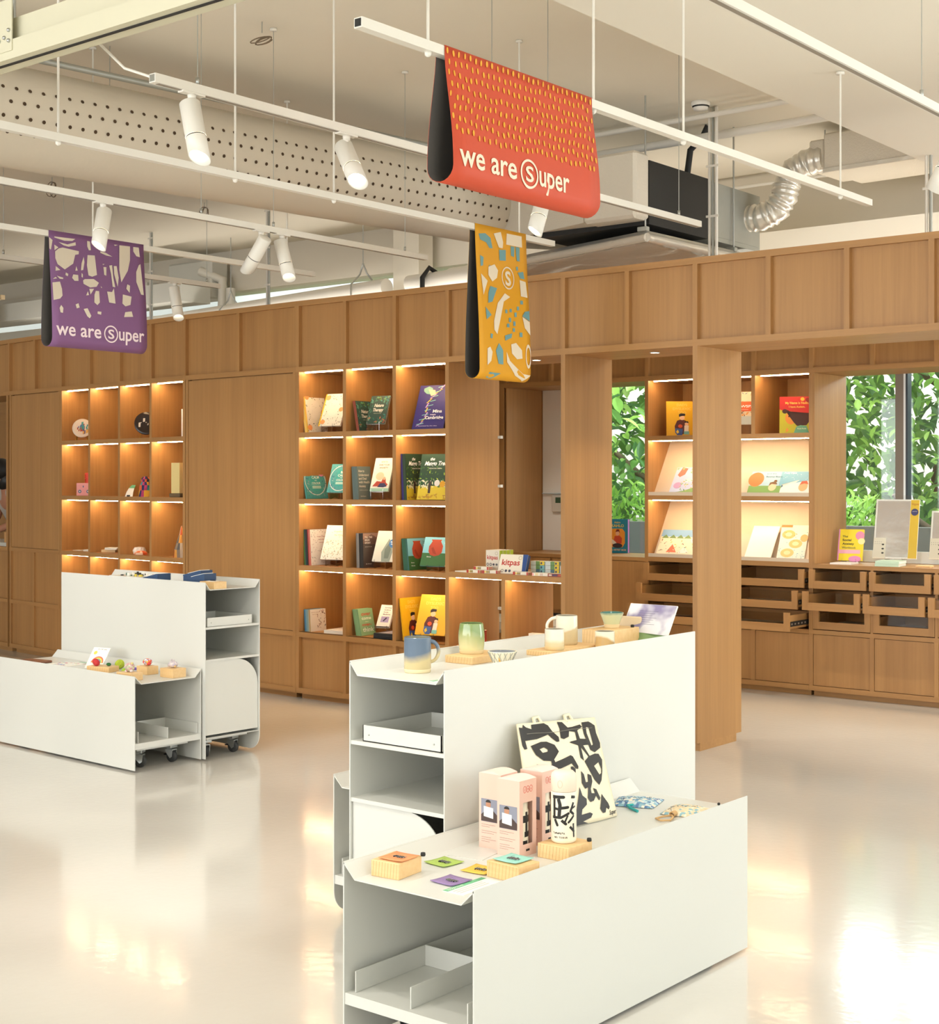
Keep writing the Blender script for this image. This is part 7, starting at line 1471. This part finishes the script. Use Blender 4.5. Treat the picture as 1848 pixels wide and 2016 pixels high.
book('dark floral picture book against the white wall on the left sill', (-7.11, 9.90, 0.9175), (R(-8), 0, R(6)), 0.21, 0.215, 0.014, '7A4A3A', 'D8A8A0', [('n', 0, 0, 1, 1, 60, 4, .06, ['2A2622', 'C87A4A', 'E0B07A', 'A84A3A', '4A5A4A']), ('e', .55, .5, .22, .25, '26302A')])
# sill of the right bay
ZS2 = 0.9175
SOC = [('r', 0, 0, 1, 1, 'E8CE2E'), ('r', 0, 0, .05, 1, 'D88AB8'), ('e', .85, .80, .18, .14, 'D88AA8'), ('e', .92, .62, .14, .10, 'F0E0A0'), ('r', .05, .22, .9, .34, 'E8A8B8'), ('e', .7, .05, .25, .10, 'D88AB8'), ('t', 'The', .26, .74, .22, .09, '6A6A3A'), ('t', 'Social', .34, .62, .36, .10, '3A3A2A'), ('t', 'Anxiety', .40, .50, .46, .10, '3A3A2A'), ('t', 'Workbook', .44, .38, .56, .09, '7A7A4A')]
standing(-4.46, 9.62, ZS2, 0.175, 0.225, 0.014, 'E8CE2E', SOC, 16, 'yellow Social Anxiety Workbook on the right window sill', 'D88AB8', 0.018, 10, 'clear stand under the Social Anxiety Workbook')
for k in range(2):
    flatbook(['pale green book in the flat stack on the sill, lower one', 'pale green book in the flat stack on the sill, upper one'][k], -4.085 + 0.004 * k, 9.395, ZS2 + 0.0185 * k, 0.16, 0.20, 0.018, 'BFD8C0', 8)
flatbook('white book lying flat under the Social Anxiety Workbook', -4.43, 9.44, ZS2, 0.15, 0.16, 0.010, 'F4EFEA', 5)
def poster(x, y, label, w_=0.30, h=0.42, extra=''):
    t = thing('light_sheet_pack', label, 'display pack', (x, y, ZS2 + 0.04), 0, rot=(R(-14), 0, R(8)))
    b = MB(); b.rbox(0, w_, 0, 0.006, 0, h, PAPER, 0.0008); b.build('backing_board', t)
    b = MB(); b.box(0.012, w_ - 0.062, -0.0008, 0, 0.012, h - 0.012, mat('F2F0EA', 0.24, 0.75, key='mirror_sheet', bump=(7, 0.5))); b.build('silver_sheet', t)
    b = MB(); b.box(w_ - 0.060, w_ - 0.002, -0.0008, 0, 0.004, h - 0.004, mat('EBC53A', 0.5)); F = lambda u, v: (u, -0.0012, v); b.text('Vögues', mat('B04A2A', .5), F, w_ - 0.056, h - 0.04, 0.022, 0.0, 'L', width=0.05); b.flat([(w_ - 0.031 + 0.025 * math.cos(q * .35), h - 0.09 + 0.025 * math.sin(q * .35)) for q in range(18)], mat('3A4478', .5), F)
    b.text('LIMITED', PAPER, lambda u, v: (u, -0.0015, v), w_ - 0.048, h - 0.088, 0.008, 0, 'L', width=0.034); b.build('yellow_band', t)
    b = MB(); b.box(0.0, 0.085, -0.0028, -0.0016, 0.0, 0.145, mat('E8DFC8', 0.6)); 
    for r in range(2):
        for c in range(4): b.box(0.010 + c * 0.014, 0.0125 + c * 0.014, -0.0032, -0.0028, 0.100 + r * 0.014, 0.104 + r * 0.014, DARK)
    for q in range(3): b.flat([(0.066 + 0.009 * math.cos(a * .6), 0.098 - 0.030 * q + 0.006 * math.sin(a * .6)) for a in range(11)], DARK, lambda u, v: (u, -0.0033, v))
    b.build('instruction_card', t)
    b = MB(); b.box(-0.004, w_ + 0.004, -0.0050, -0.0044, 0.004, h + 0.028, glass('sleeve', (0.98, 0.99, 1), 0.05, 0.12)); b.build('clear_sleeve', t)
    s = thing('acrylic_stand', 'clear stand under the ' + extra, 'book stand', (x + w_ * 0.52, y + 0.01, ZS2), R(8), 'clear acrylic book stands')
    b = MB(); b.box(-0.06, 0.06, -0.03, 0.03, 0.034, 0.038, ACRYL); b.build('ledge', s)
    for sx in (-0.06, 0.056):
        b = MB(); b.prism([(-0.035, 0), (0.10, 0), (0.06, 0.10), (0.052, 0.10), (0.03, 0.038), (-0.032, 0.038), (-0.032, 0.05), (-0.036, 0.05)], sx, sx + 0.004, ACRYL, 'x'); b.build('side', s)
    return t
poster(-4.215, 9.66, 'clear-sleeved silver sheet with a yellow band on the right window sill', extra='silver sheet with the yellow band')
poster(-3.86, 9.78, 'clear-sleeved dark sheet cut by the right picture edge', extra='dark sheet at the picture edge', h=0.34)
block(-3.82, 9.45, ZS2, R(5), 0.10, 0.06, 0.014, 'tiny pine stand on the sill at the right picture edge')

# ================================================================== PERSON behind the hatch
pc = LL(-4.03, 0.88, 0)
t = thing('person', 'person with black hair and grey t-shirt bending over the counter at the far left edge', 'person', pc, AL)
def skinned(name, joints, edges, m, parent, lv=2, root=0):
    me = bpy.data.meshes.new(name); me.from_pydata([j[0] for j in joints], edges, []); me.materials.append(m)
    o = bpy.data.objects.new(name, me); col.objects.link(o); o.parent = parent
    md = o.modifiers.new('skin', 'SKIN'); md.use_smooth_shade = True
    for i, j in enumerate(joints):
        r_ = j[1]; me.skin_vertices[0].data[i].radius = r_ if isinstance(r_, tuple) else (r_, r_)
    me.skin_vertices[0].data[root].use_root = True
    s = o.modifiers.new('sub', 'SUBSURF'); s.levels = lv; s.render_levels = lv
    return o
SKIN = mat('B98266', 0.5, key='skin'); HAIR = mat('171412', 0.5, key='hair'); TEE = mat('B4AEA6', 0.85, key='tee'); TRS = mat('3A3E46', 0.8, key='trousers')
J = [((0, 0, 0.93), (0.14, 0.11)), ((0, -0.06, 1.12), (0.13, 0.10)), ((0, -0.16, 1.34), (0.15, 0.10)), ((0, -0.22, 1.44), (0.055, 0.055)), ((0, -0.27, 1.50), (0.06, 0.065)), ((0, -0.30, 1.58), (0.078, 0.092)), ((0, -0.31, 1.66), (0.05, 0.06)),
     ((0.18, -0.17, 1.37), 0.055), ((0.25, -0.19, 1.12), 0.043), ((0.20, -0.42, 1.02), 0.032), ((0.17, -0.50, 1.00), 0.024),
     ((-0.18, -0.17, 1.37), 0.055), ((-0.25, -0.19, 1.12), 0.043), ((-0.16, -0.42, 1.02), 0.032), ((-0.12, -0.50, 1.00), 0.024),
     ((0.09, 0.0, 0.85), 0.085), ((0.10, 0.02, 0.48), 0.058), ((0.10, 0.06, 0.09), 0.038), ((0.10, -0.06, 0.04), 0.034), ((-0.09, 0.0, 0.85), 0.085), ((-0.10, 0.02, 0.48), 0.058), ((-0.10, 0.06, 0.09), 0.038), ((-0.10, -0.06, 0.04), 0.034)]
Ed = [(0, 1), (1, 2), (2, 3), (3, 4), (4, 5), (5, 6), (2, 7), (7, 8), (8, 9), (9, 10), (2, 11), (11, 12), (12, 13), (13, 14), (0, 15), (15, 16), (16, 17), (17, 18), (0, 19), (19, 20), (20, 21), (21, 22)]
for s in (1, -1):       # palm fans into five fingers
    base = 10 if s > 0 else 14; px, py, pz = J[base][0]
    for f in range(5):
        a = (f - 1.5) * 0.016 if f < 4 else -0.040
        k = len(J); ln = (0.034, 0.040, 0.037, 0.028, 0.022)[f]
        J += [((px + s * -a * 0.8, py - 0.035 if f < 4 else py - 0.01, pz - 0.002), 0.009), ((px + s * -a, py - 0.035 - ln if f < 4 else py - 0.03, pz - 0.012), 0.008), ((px + s * -a * 1.02, py - 0.04 - ln * 1.6 if f < 4 else py - 0.05, pz - 0.030), 0.0068)]
        Ed += [(base, k), (k, k + 1), (k + 1, k + 2)]
skinned('body', J, Ed, SKIN, t)
b = MB(); b.ball((0, -0.395, 1.565), 0.014, SKIN, 6, (0.8, 1, 1.3)); b.build('nose', t)
b = MB(); b.ball((0, -0.275, 1.60), 0.112, HAIR, 14, (0.92, 1.02, 1.0)); b.ball((0, -0.235, 1.50), 0.108, HAIR, 12, (1.0, 0.75, 0.95)); b.build('hair', t)
skinned('t_shirt', [((0, 0.0, 0.94), (0.165, 0.13)), ((0, -0.06, 1.12), (0.150, 0.118)), ((0, -0.155, 1.34), (0.168, 0.115)), ((0, -0.19, 1.415), (0.09, 0.08)), ((0.19, -0.17, 1.37), 0.072), ((0.235, -0.185, 1.20), 0.066), ((-0.19, -0.17, 1.37), 0.072), ((-0.235, -0.185, 1.20), 0.066)], [(0, 1), (1, 2), (2, 3), (2, 4), (4, 5), (2, 6), (6, 7)], TEE, t)
skinned('trousers', [((0, 0, 0.92), (0.155, 0.125)), ((0.09, 0.0, 0.83), 0.098), ((0.10, 0.02, 0.48), 0.072), ((0.10, 0.06, 0.12), 0.058), ((-0.09, 0.0, 0.83), 0.098), ((-0.10, 0.02, 0.48), 0.072), ((-0.10, 0.06, 0.12), 0.058)], [(0, 1), (1, 2), (2, 3), (0, 4), (4, 5), (5, 6)], TRS, t)
t = thing('carton', 'small cardboard carton with a white label on the hatch counter', 'box', LL(-2.98, 0.10, 0.9452), AL + R(5)); b = MB(); CB = mat('C99A66', 0.8)
b.box(0, 0.20, 0, 0.12, 0, 0.09, CB); b.add([(0.0, 0, 0.09), (0.20, 0, 0.09), (0.22, -0.02, 0.155), (0.12, -0.03, 0.10)], [(0, 1, 2, 3)], CB); b.add([(0.20, 0, 0.09), (0.20, 0.12, 0.09), (0.25, 0.12, 0.15), (0.25, 0.0, 0.17)], [(0, 1, 2, 3)], CB); b.build('carton', t)
b = MB(); b.box(0.125, 0.175, -0.001, 0, 0.012, 0.075, PAPER); b.box(0.14, 0.16, -0.0014, -0.001, 0.02, 0.026, DARK); b.build('label', t)

# ================================================================== GARDEN outside the windows
b = MB(); b.box(-40, 30, 10.95, 60, -0.4, -0.3, mat('6A7A48', 0.9, key='lawn', noise=(2, 0.3))); struct(b.build('ground'))
BARK = mat('6E5F50', 0.9, key='bark', noise=(9, 0.35), bump=(22, 0.8))
def leafmat(key, c):
    if key in MC: return MC[key]
    m = mat(c, 0.45, key=key, noise=(3.0, 0.25)); n = m.node_tree; b = n.nodes['Principled BSDF']; o = [x for x in n.nodes if x.type == 'OUTPUT_MATERIAL'][0]
    tr = n.nodes.new('ShaderNodeBsdfTranslucent'); tr.inputs[0].default_value = (*[min(1, v * 1.7) for v in lin(c)], 1); mx = n.nodes.new('ShaderNodeMixShader'); mx.inputs[0].default_value = 0.45
    n.links.new(b.outputs[0], mx.inputs[1]); n.links.new(tr.outputs[0], mx.inputs[2]); n.links.new(mx.outputs[0], o.inputs[0]); return m
LG = [leafmat('leaf_a', '6A9150'), leafmat('leaf_b', '88B25E'), leafmat('leaf_c', '52784C'), leafmat('leaf_d', 'A6CB6C')]
def leaves(b, rnd, n, box, size, ms, droop=0.7):
    (x0, x1), (y0, y1), (z0, z1) = box
    for _ in range(n):
        c = Vector((rnd.uniform(x0, x1), rnd.uniform(y0, y1), rnd.uniform(z0, z1))); L = size * rnd.uniform(0.6, 1.25); W = L * rnd.uniform(0.34, 0.46)
        q = Matrix.Rotation(rnd.uniform(0, 6.28), 4, 'Z') @ Matrix.Rotation(R(rnd.uniform(20, 100)) * droop, 4, 'X') @ Matrix.Rotation(rnd.uniform(-0.6, 0.6), 4, 'Y')
        M = Matrix.Translation(c) @ q; k = L * 0.10
        b.add([(0, 0, 0), (W * .42, L * .25, k), (W * .5, L * .5, k * 1.2), (W * .3, L * .78, k * .6), (0, L, -k), (-W * .3, L * .78, k * .6), (-W * .5, L * .5, k * 1.2), (-W * .42, L * .25, k), (0, L * .5, 0)],
              [(0, 1, 8), (1, 2, 8), (2, 3, 8), (3, 4, 8), (4, 5, 8), (5, 6, 8), (6, 7, 8), (7, 0, 8)], rnd.choice(ms), True, M=M)
def tree(label, x, y, box, n, size, seed, trunk=0.11, ms=LG, lean=0.2, limbs=7):
    rnd = random.Random(seed); t = thing('tree', label, 'tree', (x, y, -0.3)); b = MB(); h = 4.2
    pts = [(lean * q * q, 0.05 * math.sin(q * 3), h * q) for q in [i / 8 for i in range(9)]]; b.tube(pts, [trunk * (1 - 0.06 * i) for i in range(9)], BARK, 14)
    for k in range(limbs):
        z = 0.9 + k * 0.42; a = rnd.uniform(0, 6.28); p0 = Vector((lean * (z / h) ** 2, 0, z)); pp = [p0]
        for j in range(5): pp.append(pp[-1] + Vector((math.cos(a), 0.5 * math.sin(a), 0.5 + 0.2 * rnd.random())) * 0.24); a += rnd.uniform(-0.5, 0.5)
        b.tube([tuple(p) for p in pp], [trunk * 0.42 * (1 - 0.15 * j) for j in range(6)], BARK, 8)
    b.build('trunk', t)
    f = MB(); bx = tuple((lo - o, hi - o) for (lo, hi), o in zip(box, (x, y, -0.3))); leaves(f, rnd, n, bx, size, ms); tag(f.build('foliage', t), kind='stuff'); return t
tree('large-leaved tree close outside the left garden window', -7.7, 12.4, ((-9.2, -6.2), (11.2, 13.0), (1.2, 4.2)), 1500, 0.19, 2, 0.10, LG, 0.2)
tree('gnarled tree trunk with branches outside the right garden window', -4.35, 12.2, ((-6.6, -3.2), (12.0, 14.0), (0.6, 4.4)), 2600, 0.13, 5, 0.15, LG, 0.25)
tree('tree at the right edge of the right garden window', -3.3, 12.9, ((-4.6, -2.2), (12.2, 14.6), (0.8, 4.2)), 1800, 0.12, 9, 0.12, LG, -0.1)
tree('background tree farther out in the garden', -6.0, 16.5, ((-12.5, -1.0), (15.0, 18.0), (-0.2, 5.2)), 7500, 0.30, 12, 0.16, [LG[0], LG[1], LG[2]], 0.0)
def hedge(label, x0, x1, y0, y1, z1, seed, n):
    t = thing('hedge', label, 'hedge', ((x0 + x1) / 2, (y0 + y1) / 2, 0.0)); f = MB(); rnd = random.Random(seed); cx, cy = (x0 + x1) / 2, (y0 + y1) / 2
    leaves(f, rnd, n, ((x0 - cx, x1 - cx), (y0 - cy, y1 - cy), (0.85, z1)), 0.085, [LG[1], LG[3], LG[3]], 0.8); tag(f.build('foliage', t), kind='stuff')
    b = MB(); 
    for k in range(9): u = x0 - cx + (x1 - x0) * (k + .5) / 9; b.tube([(u, 0, -0.3), (u + 0.03, 0.02, 0.5), (u - 0.02, 0, 0.95)], 0.012, BARK, 6)
    b.build('stem', t)
hedge('bright green clipped hedge outside the left garden window', -8.6, -6.3, 11.25, 11.7, 1.42, 3, 1500)
hedge('small bright green shrub at the left of the right garden window', -5.5, -4.95, 11.25, 11.6, 1.35, 4, 420)
t = thing('planter', 'dark grey planter ledge outside the garden windows', 'planter', (-9, 11.0, 0.0)); b = MB(); b.box(0, 8.0, 0.0, 0.16, -0.3, 1.13, mat('6E6A66', 0.7)); b.build('wall', t)
